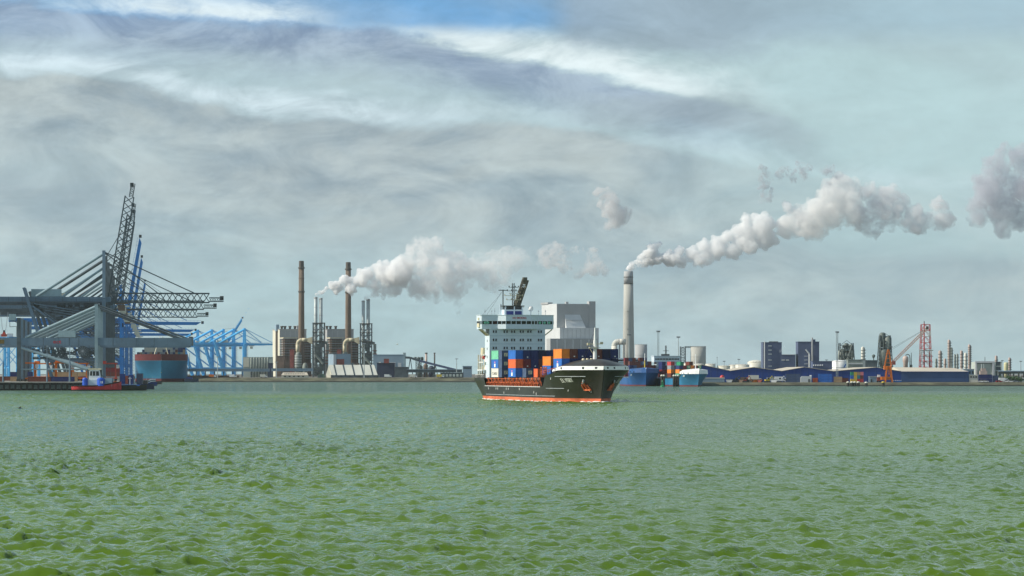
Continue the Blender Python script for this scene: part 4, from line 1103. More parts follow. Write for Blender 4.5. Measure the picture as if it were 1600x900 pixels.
# ------------------------------------------------------------------ things on the quay deck
qc = [('brown', 'tan', 'red-orange', 'maroon', 'grey', 'navy', 'orange', 'red', 'teal', 'white', 'yellow', 'green')]
rq = random.Random(5)
QN = 'one two three four five six seven eight nine ten eleven twelve'.split()
row = 0
for D_, x0, x1, lo, hi in ((1765, -30, 118, 1, 1), (1830, -30, 150, 1, 2), (1960, -30, 168, 1, 3)):
    px_ = x0; row += 1; ci = 0; sn = -1
    while px_ < x1:
        wpx = 12.19 * FPX / D_ * .98
        if rq.random() < .72:
            n_ = rq.randint(lo, hi); sn += 1
            for t_ in range(n_):
                colr = rq.choice(['brown', 'brown', 'tan', 'red-orange', 'maroon', 'grey', 'navy', 'orange', 'brown', 'tan'])
                ci += 1
                nm = ('front', 'middle', 'rear')[row - 1]
                o = container(f'{colr} container, stack {chr(96 + (ci % 26 or 26))} of the {nm} quay row', colr, (X(px_, D_), D_, QZ + t_ * 2.6), 0, 12.19, 2.57, 'containers stacked on the crane quay')
                o['label'] = f'{colr} container in the {nm} row on the crane quay, stack {QN[sn]}, ' + ('on the ground' if t_ == 0 else ('second tier' if t_ == 1 else 'third tier'))
        px_ += wpx * rq.choice([1.04, 1.04, 1.35])
# straddle carriers between the rows
def straddle(px_, D_, lab, m):
    r = thing('straddle_carrier', lab, 'straddle carrier', (X(px_, D_), D_, QZ), rq.uniform(-.1, .1), 'straddle carriers on the crane quay')
    for sx in (-1, 1):
        for sy in (-1, 1): MB().box(sx * 4 - .35, sx * 4 + .35, sy * 2.3 - .3, sy * 2.3 + .3, 1.2, 9.6).build('leg', m, r)
        b = MB()
        for i in range(4): b.tube((-3.9 + i * 2.6, sx * 2.3 - .25, .65), (-3.9 + i * 2.6, sx * 2.3 + .25, .65), .65, .65, 12)
        b.build('wheel', M['rubber'], r)
        MB().box(-4.8, 4.8, sx * 2.3 - .4, sx * 2.3 + .4, 1.25, 2.0).build('side_beam', m, r)
    b = MB(); b.box(-4.8, 4.8, -2.8, -2.0, 9.6, 10.3); b.box(-4.8, 4.8, 2.0, 2.8, 9.6, 10.3); b.box(-4.4, -3.6, -2, 2, 9.6, 10.3); b.box(3.6, 4.4, -2, 2, 9.6, 10.3); b.build('top_frame', m, r)
    MB().box(4.4, 6.0, -2.6, -1.0, 7.2, 9.2).build('driver_cab', M['white_paint'], r)
    MB().box(-4.2, -1.5, -1.9, 1.9, 10.3, 11.4).build('engine_box', m, r)
straddle(43, 1790, 'orange straddle carrier beside the brown containers near the dark crane leg', M['crane_orange'])
straddle(99, 1800, 'orange straddle carrier between the feeder crane legs', M['crane_orange'])
straddle(66, 1900, 'orange straddle carrier behind the middle container row', M['crane_orange'])
straddle(125, 1895, 'orange straddle carrier near the waterside crane leg', M['crane_orange'])
straddle(170, 1880, 'red straddle carrier behind the tug', M['crane_red'])

# blue yard gantries deep in the terminal
for px_, D_, nm_ in ((-4, 2700, 'fifth'), (14, 2650, 'fourth'), (24, 2900, 'third'), (44, 2800, 'second'), (66, 3050, 'first')):
    r = thing('yard_gantry', f'blue yard gantry crane deep in the terminal, {nm_} from the waterside', 'crane', (X(px_, D_), D_, QZ), .3, 'blue yard gantries')
    for sx in (-1, 1):
        for sy in (-1, 1): MB().bar((sx * 9, sy * 4, 0), (sx * 9, sy * 3, 32), 1.3).build('leg', M['crane_light_blue'], r)
        MB().bar((sx * 9, -4, 9), (sx * 9, 4, 9), .9).build('sill_beam', M['crane_light_blue'], r)
        MB().bar((-14, sx * 3, 32), (14, sx * 3, 32), 1.2, 2.4).build('girder', M['crane_light_blue'], r)
    b = MB(); b.bar((-9, -4, 9), (9, -4, 30), .5); b.bar((9, 4, 9), (-9, 4, 30), .5); b.build('brace', M['crane_light_blue'], r)
    MB().box(-2, 3, -2.5, 2.5, 33.2, 36).build('trolley', M['white_paint'], r)

# ------------------------------------------------------------------ tug, workboats
def sheer_hull(b, L, B, prof, zb=-.6, n=16, fine_aft=.5):
    """simple hull lying along x, bow at +x; prof(f) = rail height"""
    rows = []
    for i in range(n + 1):
        f = i / n; x = -L / 2 + L * f
        hb = B / 2 * min(1, (1 - max(0, (f - .62) / .38) ** 2.2)) * (1 - (1 - fine_aft) * max(0, (.2 - f) / .2) ** 2)
        hb = max(hb, .12)
        zt = prof(f); flare = 1.0
        rows.append([(x * (1 if f < .9 else .97), hb * .74, zb), (x, hb * .92, .4), (x, hb, zt)])
    for sgn in (-1, 1):
        vs = [(x, sgn * y, z) for r_ in rows for x, y, z in r_]; fs = []
        for i in range(n):
            for j in range(2):
                q_ = (i*3+j, (i+1)*3+j, (i+1)*3+j+1, i*3+j+1); fs.append(q_ if sgn < 0 else q_[::-1])
        b.add(vs, fs)
    for r_ in (rows[0], rows[-1]):
        b.add([(x, -y, z) for x, y, z in r_] + [(x, y, z) for x, y, z in r_], [(0, 1, 4, 3), (1, 2, 5, 4)])
    vs = [(r_[2][0], -r_[2][1], r_[2][2] - .5) for r_ in rows] + [(r_[2][0], r_[2][1], r_[2][2] - .5) for r_ in rows]
    b.add(vs, [(i, i + 1, i + 2 + n, i + 1 + n) for i in range(n)])
    return b
s_ = Site('tug_boat', 'red harbour tug with white wheelhouse and blue winch covers by the quay', 'tug boat', 151, 1650, 0)
r = s_.root
sheer_hull(MB(), 24.5, 8.6, lambda f: 2.5 + 2.0 * max(0, (f - .45) / .55) ** 1.6 + .4 * max(0, .2 - f)).build('hull', M['tug_red'], r, True)
b = MB(); sheer_hull(b, 24.7, 8.8, lambda f: .5, zb=-.6); b.build('boot_topping', M['steel_dark'], r, True)
b = MB()
for i in range(17):
    f = i / 16; b.tube((-12.2 + 24 * f, -4.35 * (1 - max(0, (f - .62) / .38) ** 2.2) - .1, 2.4 + 2.0 * max(0, (f - .45) / .55) ** 1.6), (-12.2 + 24 * min(1, f + 1/16), -4.35 * (1 - max(0, (min(1, f + 1/16) - .62) / .38) ** 2.2) - .1, 2.4 + 2.0 * max(0, (min(1, f + 1/16) - .45) / .55) ** 1.6), .3, .3, 8)
b.build('fender', M['rubber'], r)
x_ = s_.x
MB().box(x_(139), x_(168), -3.0, 3.0, 2.2, s_.z(593)).build('deckhouse', M['house_white'], r)
MB().box(x_(157), x_(176), -3.2, 3.2, 2.2, s_.z(590.5)).build('forward_house', M['box_teal'] if False else M['panel_blue_grey'], r)
b = MB(); b.prism([(x_(139.5), s_.z(593)), (x_(158), s_.z(593)), (x_(156), s_.z(578)), (x_(141), s_.z(578))], -2.4, 2.4); wh = b.build('wheelhouse', M['white_paint'], r)
b = MB(); b.prism([(x_(141.2), s_.z(587)), (x_(156), s_.z(587)), (x_(155.2), s_.z(580)), (x_(142), s_.z(580))], -2.45, 2.45); b.build('wheelhouse_window', M['glass_dark'], wh)
for px_ in (145.5, 150.5): MB().box(x_(px_) - .12, x_(px_) + .12, -2.5, 2.5, s_.z(587), s_.z(580)).build('mullion', M['white_paint'], wh)
MB().box(x_(139), x_(158.5), -2.7, 2.7, s_.z(578), s_.z(575.5)).build('wheelhouse_roof', M['cream_paint'], wh)
for a_, c_ in ((130, 138.5), (153, 165)):
    b = MB(); b.lathe(x_((a_ + c_) / 2), -3.3, [(x_(c_) - x_((a_ + c_) / 2), s_.z(603)), (x_(c_) - x_((a_ + c_) / 2), s_.z(592.5)), ((x_(c_) - x_((a_ + c_) / 2)) * .7, s_.z(590.5)), (.3, s_.z(590))], 14); b.build('winch_cover', M['tug_blue'], r)
for sx in (.9, -.9): MB().box(x_(161) + sx * .4 - .15, x_(161) + sx * .4 + .15, -5.30, -5.22, s_.z(599), s_.z(595.5)).build('funnel_mark', M['white_paint'], r)
for px_ in (138.5, 155.5):
    MB().tube((x_(px_), 1.0, 2), (x_(px_) - .6 * (1 if px_ < 140 else -1), 1.0, s_.z(577)), .55, .5, 10).build('exhaust', M['steel_dark'], r)
b = MB(); b.bar((x_(149), 0, s_.z(576)), (x_(149), 0, s_.z(563)), .22); b.bar((x_(146), 0, s_.z(568)), (x_(152), 0, s_.z(568)), .16); b.bar((x_(147), 0, s_.z(572)), (x_(151), 0, s_.z(572)), .16); b.build('mast', M['steel_grey'], r)
b = MB(); b.tube((x_(180), -1.6, 4.1), (x_(180), 1.6, 4.1), .8, .8, 12); b.build('tow_winch', M['deck_orange'], r)

s_ = Site('work_barge', 'black hulled work barge with pale blue deck moored beside the tug', 'barge', 205, 1665, 0)
sheer_hull(MB(), 15.5, 7.5, lambda f: 2.6 + .3 * f, fine_aft=.85).build('hull', M['hull_black'], s_.root, True)
MB().box(-6.8, 4.6, -3.6, 3.6, 2.4, 2.95).build('deck_edge', M['box_blue'], s_.root)
for i, (a_, c_, yt, mm) in enumerate(((188, 196, 584, 'deep_blue'), (196.5, 201, 587, 'rust_red'), (202, 209, 586, 'deep_blue'), (214, 223, 583.5, 'navy_dark'))):
    o = s_.box('deck_locker', M[mm], a_, c_, yt, 600, -2.4, 2.4)
b = MB(); b.bar((s_.x(204), -2.8, 2.4), (s_.x(204), -2.8, s_.z(589)), .3); b.bar((s_.x(201), -2.8, s_.z(591)), (s_.x(207), -2.8, s_.z(591)), .2); b.build('lamp_post', M['white_paint'], s_.root)
s_ = Site('dark_barge', 'small dark barge lying right behind the work barge', 'barge', 228, 1800, 0)
sheer_hull(MB(), 9, 6, lambda f: 2.9, fine_aft=.9).build('hull', M['navy_dark'], s_.root, True)
s_.box('cargo_block', M['steel_dark'], 224, 231, 594, 600, -2, 2)
for px_, D_, lab, hm in ((240, 2600, 'low mooring launch with white cabin ahead of the big blue ship', 'steel_dark'), (231, 2300, 'dark launch with pale cabin close to the barges', 'deep_blue')):
    s_ = Site('mooring_launch', lab, 'boat', px_, D_, 0)
    sheer_hull(MB(), 13, 5, lambda f: 1.8 + .8 * f).build('hull', M[hm], s_.root, True)
    MB().box(-3, 1.5, -1.6, 1.6, 1.3, 4.0).build('cabin', M['house_white'], s_.root)
    MB().box(-2.7, 1.55, -1.65, 1.65, 2.8, 3.5).build('window_band', M['glass_dark'], s_.root)
    MB().bar((-1, 0, 4), (-1, 0, 6.5), .15).build('mast', M['steel_grey'], s_.root)
s_ = Site('tank_barge', 'long dark barge lying alongside the bow of the blue ship', 'barge', 299.5, 3220, 0)
sheer_hull(MB(), 13.5, 8, lambda f: 3.3, fine_aft=.9).build('hull', M['navy_dark'], s_.root, True)
MB().box(-5, 1, -3, 3, 2.8, 5.0).build('deckhouse', M['deep_blue'], s_.root); MB().bar((-2, 0, 5), (-2, 0, s_.z(552)), .3).build('mast', M['steel_dark'], s_.root)

# ------------------------------------------------------------------ the big blue ship at the berth, seen bow on
D0 = 3260
bl = thing('moored_container_ship', 'huge light blue container ship moored bow on beside the quay', 'ship', (X(252, D0), D0, 0), -math.pi / 2 + math.radians(6.0))
def bl_top(s): return 21.0
H2 = Hull(300, 52, bl_top, 9, 8, 21, wl_len=.24, wl_pow=.85, top_len=30)
H2.build(bl, M['maersk_blue'], M['maersk_red'], boot=3.4)
b = MB()
gr = [0, .004, .012, .03, .06, .1, .2, .5]
H2.stations = lambda: gr
H2.mesh(b, (2, lambda s, i: 21.03 + 6.2 * i), close=False)
b.build('bulwark', M['maersk_red'], bl, True)
# the band above the hull stands on the hull's own outline
H2.deck(bl, 'forecastle_deck', M['deck_dark'], 0, 120, 26.8)
dh = MB().box(-72, -58, -17, 15, 22, Z(530, D0 + 60)).build('deckhouse', M['plant_cream'], bl)
for k_ in range(6): MB().box(-57.95, -57.8, -15 + k_ * 5, -12 + k_ * 5, Z(538, D0 + 60), Z(535.5, D0 + 60)).build('window', M['glass_dark'], dh)
b = MB()
for sx in (-1, 1): b.bar((-12, sx * 6.8, 26.9), (-12, sx * 1.3, Z(526, D0)), .7); b.bar((-6, sx * 6.8, 26.9), (-12, sx * 1.3, Z(526, D0)), .5)
for zz, w_ in ((36, 5.6), (42, 4.4), (49, 3.1)): b.bar((-12, -w_, zz), (-12, w_, zz), .4)
b.build('foremast', M['pipe_tan'], bl)
b = MB()
for i in range(9): b.box(-2 + .0, -1.4, -9 + i * 2.1 - (0), -7.7 + i * 2.1, 17.0, 18.0)
o = b.build('name_strokes', M['logo_white'], bl); o.location = (3.1, 0, 0)
MB().box(-3, 6.6, -.25, .25, 9, 9.6).build('bulb_mark', M['yellow'], bl)
rb = random.Random(4)
NUMW = 'one two three four five six seven eight nine ten eleven twelve thirteen fourteen fifteen sixteen seventeen eighteen nineteen twenty'.split()
BF = Matrix.Translation(bl.location) @ Matrix.Rotation(bl.rotation_euler.z, 4, 'Z')
for ci in range(19):
    hgt = rb.choice([2, 3, 3, 4]) if ci > 13 else rb.choice([1, 2, 2]) if ci > 9 or ci < 3 else 1
    for t_ in range(hgt):
        col_ = rb.choice(['grey', 'slate blue', 'grey', 'brown', 'navy', 'grey', 'tan', 'teal'])
        container(f'{col_} container on the blue moored ship, {("lowest", "second", "third", "fourth")[t_]} tier, column {NUMW[ci]} from the quay side', col_, (-52, -24 + ci * 2.52, 26.9 + t_ * 2.6), bl.rotation_euler.z, 12.19, 2.56, 'containers on the blue moored ship', BF)
# ------------------------------------------------------------------ coal power station
PD = 4500
PR = math.radians(15)
def boiler_house(px_l, px_c, px_r, ytop, label, vents, stair=True):
    """px_l..px_c sunny gable, px_c..px_r shaded front"""
    s = Site('boiler_house', label, 'building', px_c, PD, FZ, PR)
    w = (px_r - px_c) * s.s / math.cos(PR); d = (px_c - px_l) * s.s / math.sin(PR); h = s.z(ytop)
    wall = MB().box(0, w, 0, d, 0, h).build('wall', M['plant_cream'] if stair else M['plant_grey'], s.root)
    MB().box(0.0, w, -.4, -.02, h * .02, h - .6).build('shaded_cladding', M['plant_grey'], s.root)  # grey sheet over the wall paints in the shade of the front
    MB().box(-.5, w + .5, -.8, d + .5, h, h + .9).build('parapet', M['plant_grey'], s.root)
    # cladding joints
    for k_ in range(1, 5): MB().box(w * k_ / 5 - .12, w * k_ / 5 + .12, -.5, -.42, h * .3, h - 1).build('cladding_joint', M['plant_light'], s.root)
    for v in vents:
        xv = (v - px_c) * s.s
        b = MB(); b.tube((xv, 3, h), (xv, 3, h + 3.2), 1.5, 1.5, 10); b.tube((xv, 3, h + 3.2), (xv, 3, h + 5), 2.1, 2.1, 10); b.build('roof_vent', M['chimney_dark'], s.root)
    if stair:
        b = MB(); b.box(-1.8, 1.2, d * .28, d * .42, 0, h + 6); b.build('stair_tower', M['chimney_dark'], s.root)
        MB().box(-2.4, 1.8, d * .25, d * .45, h - 2, h + 7.0).build('tower_head', M['panel_blue_grey'], s.root)
        MB().box(w - 7, w, d - 20, d, h, h + 6).build('lift_tower', M['plant_grey'], s.root)
    else:
        MB().box(w - 5, w + 1, 20, 34, h, h + 6).build('lift_tower', M['plant_grey'], s.root)
    return s
boiler_house(422, 437, 478, 515, 'tall cream boiler house with shaded grey front, four roof vents and dark stair tower', (441, 446, 454, 462))
boiler_house(504, 511, 552, 515, 'grey boiler house with three roof vents between the brown chimneys', (511.5, 517, 525.5), False)
for px_, yt, lab in ((471, 408, 'tall brown chimney standing clear of the steam'), (544.2, 410, 'tall brown chimney rising through the steam')):
    s = Site('brown_chimney', lab, 'chimney', px_, PD - 120, FZ, 0, 'brown power station chimneys')
    h = s.z(yt); k = s.s
    MB().lathe(0, 0, [(5.0 * k, 0), (4.9 * k, h * .3), (4.5 * k, h * .6), (4.1 * k, h - 9)], 24).build('shaft', M['brick_brown'], s.root, True)
    MB().lathe(0, 0, [(4.0 * k, h - 9), (3.9 * k, h), (3.0 * k, h + .4)], 24).build('cap', M['chimney_dark'], s.root)
    for zz in (h - 9, h * .735): MB().lathe(0, 0, [(5.2 * k, zz - .9), (5.3 * k, zz), (5.2 * k, zz + .9)], 24).build('gallery_ring', M['chimney_dark'], s.root)
    b = MB(); b.bar((-3.2 * k, -3.4 * k, 0), (-2.6 * k, -2.9 * k, h - 8), .5); b.build('ladder', M['chimney_dark'], s.root)
    for zz in (h * .85, h * .6, h * .45): MB().lathe(0, 0, [(4.75 * k, zz), (4.75 * k, zz + .5)], 24).build('hoop', M['plant_brown'], s.root)

def stepped_plant(px0, px1, ya, yb, label, D=PD - 60):
    """open steel frame with pale floors: precipitator hall"""
    s = Site('precipitator', label, 'building', px0, D, FZ, PR)
    w = (px1 - px0) * s.s; z0, z1 = s.z(yb), s.z(ya)
    MB().box(2, w - 2, 2, 24, z0 * .2, z1).build('casing', M['plant_brown'], s.root)
    n_ = 7
    for i in range(n_ + 1):
        zz = z0 + (z1 - z0) * i / n_
        MB().box(0, w, 0, 26, zz - .45, zz + .35).build('floor_slab', M['plant_grey'] if i % 2 else M['refinery_grey'], s.root)
    for i in range(6):
        xx = w * i / 5; MB().box(xx - .5, xx + .5, .1, 1.0, 0, z1 + .6).build('column', M['plant_brown'], s.root)
    MB().box(-1, w * .9, -1, 10, 0, z0 * .75).build('base_block', M['plant_brown'], s.root)
    MB().box(0, w, 0, 26, z1 + .3, z1 + 1.6).build('roof_slab', M['pipe_tan'], s.root)
    return s
stepped_plant(443, 466, 529, 555, 'brown steel framed precipitator with pale floors before the boiler house')
stepped_plant(516, 538, 529, 555, 'brown steel framed precipitator with pale floors beside the second chimney')
stepped_plant(470, 489, 533, 560, 'brown framed precipitator bay tucked behind the tan duct', PD - 30)
stepped_plant(548, 563, 533, 560, 'brown framed precipitator bay tucked behind the lattice tower', PD - 30)

def flue_duct(px0, label, D=PD - 150):
    s = Site('flue_duct', label, 'pipe', px0, D, FZ)
    k = s.s; z = s.z(531); x0 = 3 * k
    pts = [(x0 + 0, 0, s.z(552))]
    for i in range(7):
        a = math.pi - i * math.pi / 12; pts.append((x0 + 7 * k + 7 * k * math.cos(a), 0, z - 7 * k + 7 * k * math.sin(a)))
    pts.append((18 * k, 0, z))
    b = MB(); b.path(pts, 2.9 * k, 14)
    for p in pts[1:-1]: b.lathe(p[0], p[1], [(.2, p[2] - 2.8 * k), (2.0 * k, p[2] - 2.0 * k), (2.85 * k, p[2]), (2.0 * k, p[2] + 2.0 * k), (.2, p[2] + 2.8 * k)], 14)
    b.build('pipe', M['pipe_tan'], s.root, True)
    b = MB(); y_ = 3.2 * k
    b.add([(18 * k, -2.6 * k, z - 2.6 * k), (18 * k, 2.6 * k, z - 2.6 * k), (18 * k, 2.6 * k, z + 2.6 * k), (18 * k, -2.6 * k, z + 2.6 * k), (26 * k, -y_, z - 7 * k), (26 * k, y_, z - 7 * k), (26 * k, y_, z + 4.5 * k), (26 * k, -y_, z + 4.5 * k)],
          [(3,2,1,0),(4,5,6,7),(0,1,5,4),(1,2,6,5),(2,3,7,6),(3,0,4,7)]); b.build('transition_hood', M['pipe_tan'], s.root)
    # absorber vessel under the bend, with ring beams
    MB().lathe(x0 + k, 0, [(5.5 * k, 0), (5.5 * k, s.z(556)), (4 * k, s.z(552)), (3 * k, s.z(550))], 18).build('absorber_vessel', M['refinery_grey'], s.root, True)
    for py in (556, 560, 564, 568, 572): MB().lathe(x0 + k, 0, [(5.9 * k, s.z(py) - .4), (5.9 * k, s.z(py) + .4)], 18).build('ring_beam', M['plant_light'], s.root)
    MB().box(-9 * k, -3 * k, -2, 18, 0, s.z(546)).build('red_frame', M['rust_red'], s.root)
    MB().box(7 * k, 12 * k, 3, 14, 0, s.z(540)).build('duct_riser', M['plant_brown'], s.root)
    b = MB(); b.lathe(15 * k, -3, [(4.5 * k, 0), (4.5 * k, s.z(572)), (3 * k, s.z(568)), (.4, s.z(566.5))], 14); b.build('hopper_dome', M['refinery_grey'], s.root, True)
    return s
flue_duct(462, 'tan flue duct bending over a ringed vessel before the first chimney')
flue_duct(535.5, 'tan flue duct bending over a ringed vessel before the second chimney')

def stack_tower(px0, xs, ytops, ylat, label, D=PD - 170):
    s = Site('stack_tower', label, 'tower', px0, D, FZ)
    k = s.s; x1 = 17.5 * k; zt = s.z(ylat); dep = 12
    b = MB()
    for xx in (0, x1):
        for yy in (0, dep): b.bar((xx, yy, 0), (xx, yy, zt), 1.1)
    n_ = 9
    for i in range(n_ + 1):
        zz = zt * i / n_
        for yy in (0, dep): b.bar((0, yy, zz), (x1, yy, zz), .8)
        for xx in (0, x1): b.bar((xx, 0, zz), (xx, dep, zz), .8)
        if i < n_:
            z2 = zt * (i + 1) / n_; xm = x1 / 2
            for yy in (0, dep): b.bar((0, yy, zz), (xm, yy, z2), .55); b.bar((xm, yy, z2), (x1, yy, zz), .55)
    b.build('lattice_frame', M['crane_dark'], s.root)
    for zz in (zt, zt * .83, zt * .66): MB().box(-1, x1 + 1, -1, dep + 1, zz, zz + .7).build('platform', M['chimney_dark'], s.root)
    for (a_, c_), yt in zip(xs, ytops):
        xm = ((a_ + c_) / 2 - px0) * k; rr = (c_ - a_) / 2 * k; h = s.z(yt)
        st = MB().lathe(xm, 6, [(rr, 0), (rr, h), (rr * .8, h + .2)], 18).build('steel_stack', M['stack_steel'], s.root, True)
        MB().lathe(xm, 6, [(rr * 1.06, h - 2.2), (rr * 1.06, h - .3)], 18).build('rim', M['plant_grey'], st)
        for f in (.3, .6): MB().lathe(xm, 6, [(rr * 1.05, zt + (h - zt) * f), (rr * 1.05, zt + (h - zt) * f + .6)], 18).build('stack_flange', M['plant_grey'], st)
    rr = random.Random(px0)
    b = MB()
    for i in range(24):
        xx = rr.uniform(1, x1 - 6); zz = rr.uniform(0, zt * .6); b.box(xx, xx + rr.uniform(3, 8), rr.uniform(1, 3), dep - 1, zz, zz + rr.uniform(3, 9))
    b.build('absorber_casing', M['refinery_dark'], s.root)
    b = MB(); b.tube((x1 * .2, -1, zt * .42), (x1 * .9, -1, zt * .24), 1.6, 1.6, 10); b.tube((x1 + 5 * k, 4, zt * .62), (x1 + 5 * k, 4, 4), 2.4 * k, 2.4 * k, 14)
    b.tube((x1 * .4, 4, zt * .66), (x1 + 5 * k, 4, zt * .63), 2.2 * k, 2.2 * k, 12); b.build('connecting_pipe', M['refinery_grey'], s.root)
    for py in (548, 553, 558, 563, 568): MB().lathe(x1 + 5 * k, 4, [(3.6 * k, s.z(py) - .5), (3.6 * k, s.z(py) + .5)], 14).build('ring_beam', M['rust_red'], s.root)
    return s
stack_tower(489, ((490.2, 495.6), (498.2, 503.6)), (464, 465.5), 505, 'pair of slim steel stacks in a lattice tower, sending off the steam')
stack_tower(563, ((564.8, 569.8), (572.2, 577.8)), (469.5, 467), 506, 'pair of slim steel stacks in a lattice tower beyond the second chimney')

# lower buildings along the shore, in front of the station
def plain_block(name, label, cat, pa, pb, ya, D, m, dep=25, rz=0, base=FZ, parts=(), roof=None, group=None):
    s = Site(name, label, cat, pa, D, base, rz, group)
    w = (pb - pa) * s.s; h = s.z(ya)
    MB().box(0, w, 0, dep, 0, h).build('wall', m, s.root)
    MB().box(-.3, w + .3, -.3, dep + .3, h, h + .5).build('roof_edge', roof or m, s.root)
    for (nm, mm, a_, c_, y1_, y2_, pr) in parts:
        MB().box((a_ - pa) * s.s, (c_ - pa) * s.s, -pr, -.02, s.z(y2_), s.z(y1_)).build(nm, mm, s.root)
    return s
plain_block('pale_box_building', 'pale blue box building with dark red doors before the second precipitator', 'building', 521, 548.5, 553.5, 4000, M['panel_blue_grey'], 30, PR,
            parts=(('door', M['rust_red'], 526, 538, 561, 575, .5), ('pale_wall', M['plant_light'], 521, 525, 554, 575, .3)))
plain_block('transfer_building', 'blue grey conveyor transfer building above a dark store', 'building', 583, 632.5, 554.5, 3900, M['panel_blue_grey'], 40, 0,
            parts=(('recess', M['plant_light'], 609, 618, 566, 576, .4), ('pier', M['crane_pale'], 630.5, 634, 551, 580, .8), ('recess', M['plant_light'], 622, 627, 567, 576, .4)))
plain_block('dark_store', 'dark navy store with red box on its roof', 'building', 589, 616, 567.5, 3500, M['navy_dark'], 30, 0,
            parts=(('red_cabin', M['rust_red'], 600, 608, 560.5, 567.4, 6), ('lamp', M['logo_white'], 592, 595, 565.5, 567, .6)))
plain_block('low_store', 'low dark grey store beside the navy block', 'building', 617, 637, 574, 3480, M['crane_dark'], 25)
plain_block('corrugated_shed', 'grey corrugated shed with silos in front of the cream boiler house', 'shed', 380, 424, 558.5, 3700, M['pale_green'], 25, 0,
            parts=(('plain_gable', M['plant_cream'], 380, 389.5, 559, 573.5, .4),))
s = Site('silo_row', 'row of seven slim pale silos on the corrugated shed front', 'silo', 391, 3690, FZ)
for i in range(7): MB().lathe((i * 4.3 + 2) * s.s, -1, [(1.75 * s.s, 0), (1.75 * s.s, s.z(559.5)), (.6, s.z(558.5))], 12).build('silo', M['refinery_grey'], s.root, True)
plain_block('dark_hut', 'small dark hut at the end of the silo row', 'hut', 419, 426, 568, 3680, M['navy_dark'], 8)
plain_block('tan_block', 'plain tan block at the foot of the boiler house', 'building', 432.5, 443.5, 556.5, 4300, M['plant_brown'], 14, 0)
plain_block('left_store', 'long low dark store across the water beyond the moored ship', 'building', 292, 372, 587.5, 3330, M['plant_brown'], 14, base=FZ)
# quay conveyor gallery on legs
def gallery(label, pa, pb, ya, yb, D, m):
    s = Site('conveyor_gallery', label, 'conveyor', pa, D, FZ)
    w = (pb - pa) * s.s
    MB().box(0, w, 0, 4, s.z(yb), s.z(ya)).build('gallery', m, s.root)
    MB().box(-.2, w + .2, -.4, 4.4, s.z(ya), s.z(ya) + .35).build('roof_strip', M['panel_blue_grey'], s.root)
    n_ = max(3, int((pb - pa) / 14))
    for i in range(n_ + 1):
        b = MB(); xx = w * i / n_; b.box(xx - .4, xx + .4, .6, 1.2, 0, s.z(yb)); b.box(xx - .4, xx + .4, 2.8, 3.4, 0, s.z(yb)); b.build('trestle', M['crane_dark'], s.root)
    return s
gallery('long blue grey conveyor gallery beyond the moored ship', 292, 421, 576.5, 580.5, 3420, M['panel_blue_grey'])
gallery('blue grey conveyor gallery at the foot of the power station', 424, 489, 576, 580, 3440, M['panel_blue_grey'])
gallery('low conveyor gallery leading to the grey tower block', 636, 722, 577.5, 582, 3480, M['crane_dark'])
s = Site('inclined_conveyor', 'dark inclined conveyor sloping down from the transfer building', 'conveyor', 633, 3600, FZ)
pts = [(633, 558.5), (641, 559), (655, 563.5), (680, 570), (700, 575), (716, 579), (722, 579)]
for (a_, y1_), (c_, y2_) in zip(pts[:-1], pts[1:]): MB().bar((s.x(a_), 2, s.z(y1_)), (s.x(c_), 2, s.z(y2_)), 3.4, 2.4).build('belt_gallery', M['navy_wall'] if a_ > 650 else M['crane_dark'], s.root)
for a_, y1_ in pts[1:5]:
    for dx_ in (-1.5, 1.5): MB().bar((s.x(a_), 2, s.z(y1_)), (s.x(a_) + dx_ * 2, 2, 0), .8).build('trestle_leg', M['crane_dark'], s.root)
for px_, yt, r_, lab, mm in ((666, 551, 1.7, 'short buff chimney beside the inclined conveyor', 'column_pink'), (679, 551, 1.1, 'short dark chimney with a capped top behind the conveyor', 'chimney_dark'), (632, 551, 1.7, 'short grey chimney at the end of the transfer building', 'stack_steel')):
    s = Site('short_chimney', lab, 'chimney', px_, 3950, FZ)
    MB().lathe(0, 0, [(r_ * s.s * 1.05, 0), (r_ * s.s, s.z(yt))], 14).build('shaft', M[mm], s.root, True)
    MB().lathe(0, 0, [(r_ * s.s * 1.3, s.z(yt) - 1.2), (r_ * s.s * 1.3, s.z(yt))], 14).build('cap', M['chimney_dark'], s.root)
for px_, yt, r_, lab, mm in ((656, 570, 4.5, 'squat dark coal silo under the conveyor', 'refinery_dark'), (674, 571.5, 4.8, 'squat dark blue silo under the conveyor', 'navy_dark'), (665, 568, 3.6, 'squat rusty silo between the dark silos', 'plant_brown'), (678.5, 583, 3, 'small cream tank near the quay lamps', 'tank_white')):
    s = Site('squat_silo', lab, 'silo', px_, 3650, FZ)
    MB().lathe(0, 0, [(r_ * s.s, 0), (r_ * s.s, s.z(yt) - 2), (r_ * s.s * .4, s.z(yt))], 16).build('shell', M[mm], s.root, True)
    MB().lathe(0, 0, [(r_ * s.s * 1.04, s.z(yt) - 3), (r_ * s.s * 1.04, s.z(yt) - 2.3)], 16).build('rim', M['crane_dark'], s.root)
s = Site('process_tower', 'dark open process tower with tanks beside the conveyor head', 'tower', 654, 3800, FZ)
b = MB(); b.truss((0, 0, 0), (0, 0, s.z(558)), 6, 6, 6, .6); b.build('frame', M['crane_dark'], s.root)
for dx_ in (-4, 0, 4): MB().lathe(dx_, 0, [(1.7, s.z(563)), (1.7, s.z(558.5)), (.3, s.z(557.5))], 10).build('vessel', M['refinery_dark'], s.root, True)
plain_block('tower_block', 'grey blue block with pale band near the stern of the black ship', 'building', 723, 737, 572.5, 3560, M['panel_blue_grey'], 20, parts=(('window_band', M['glass_dark'], 724, 736, 574, 576, .2),))
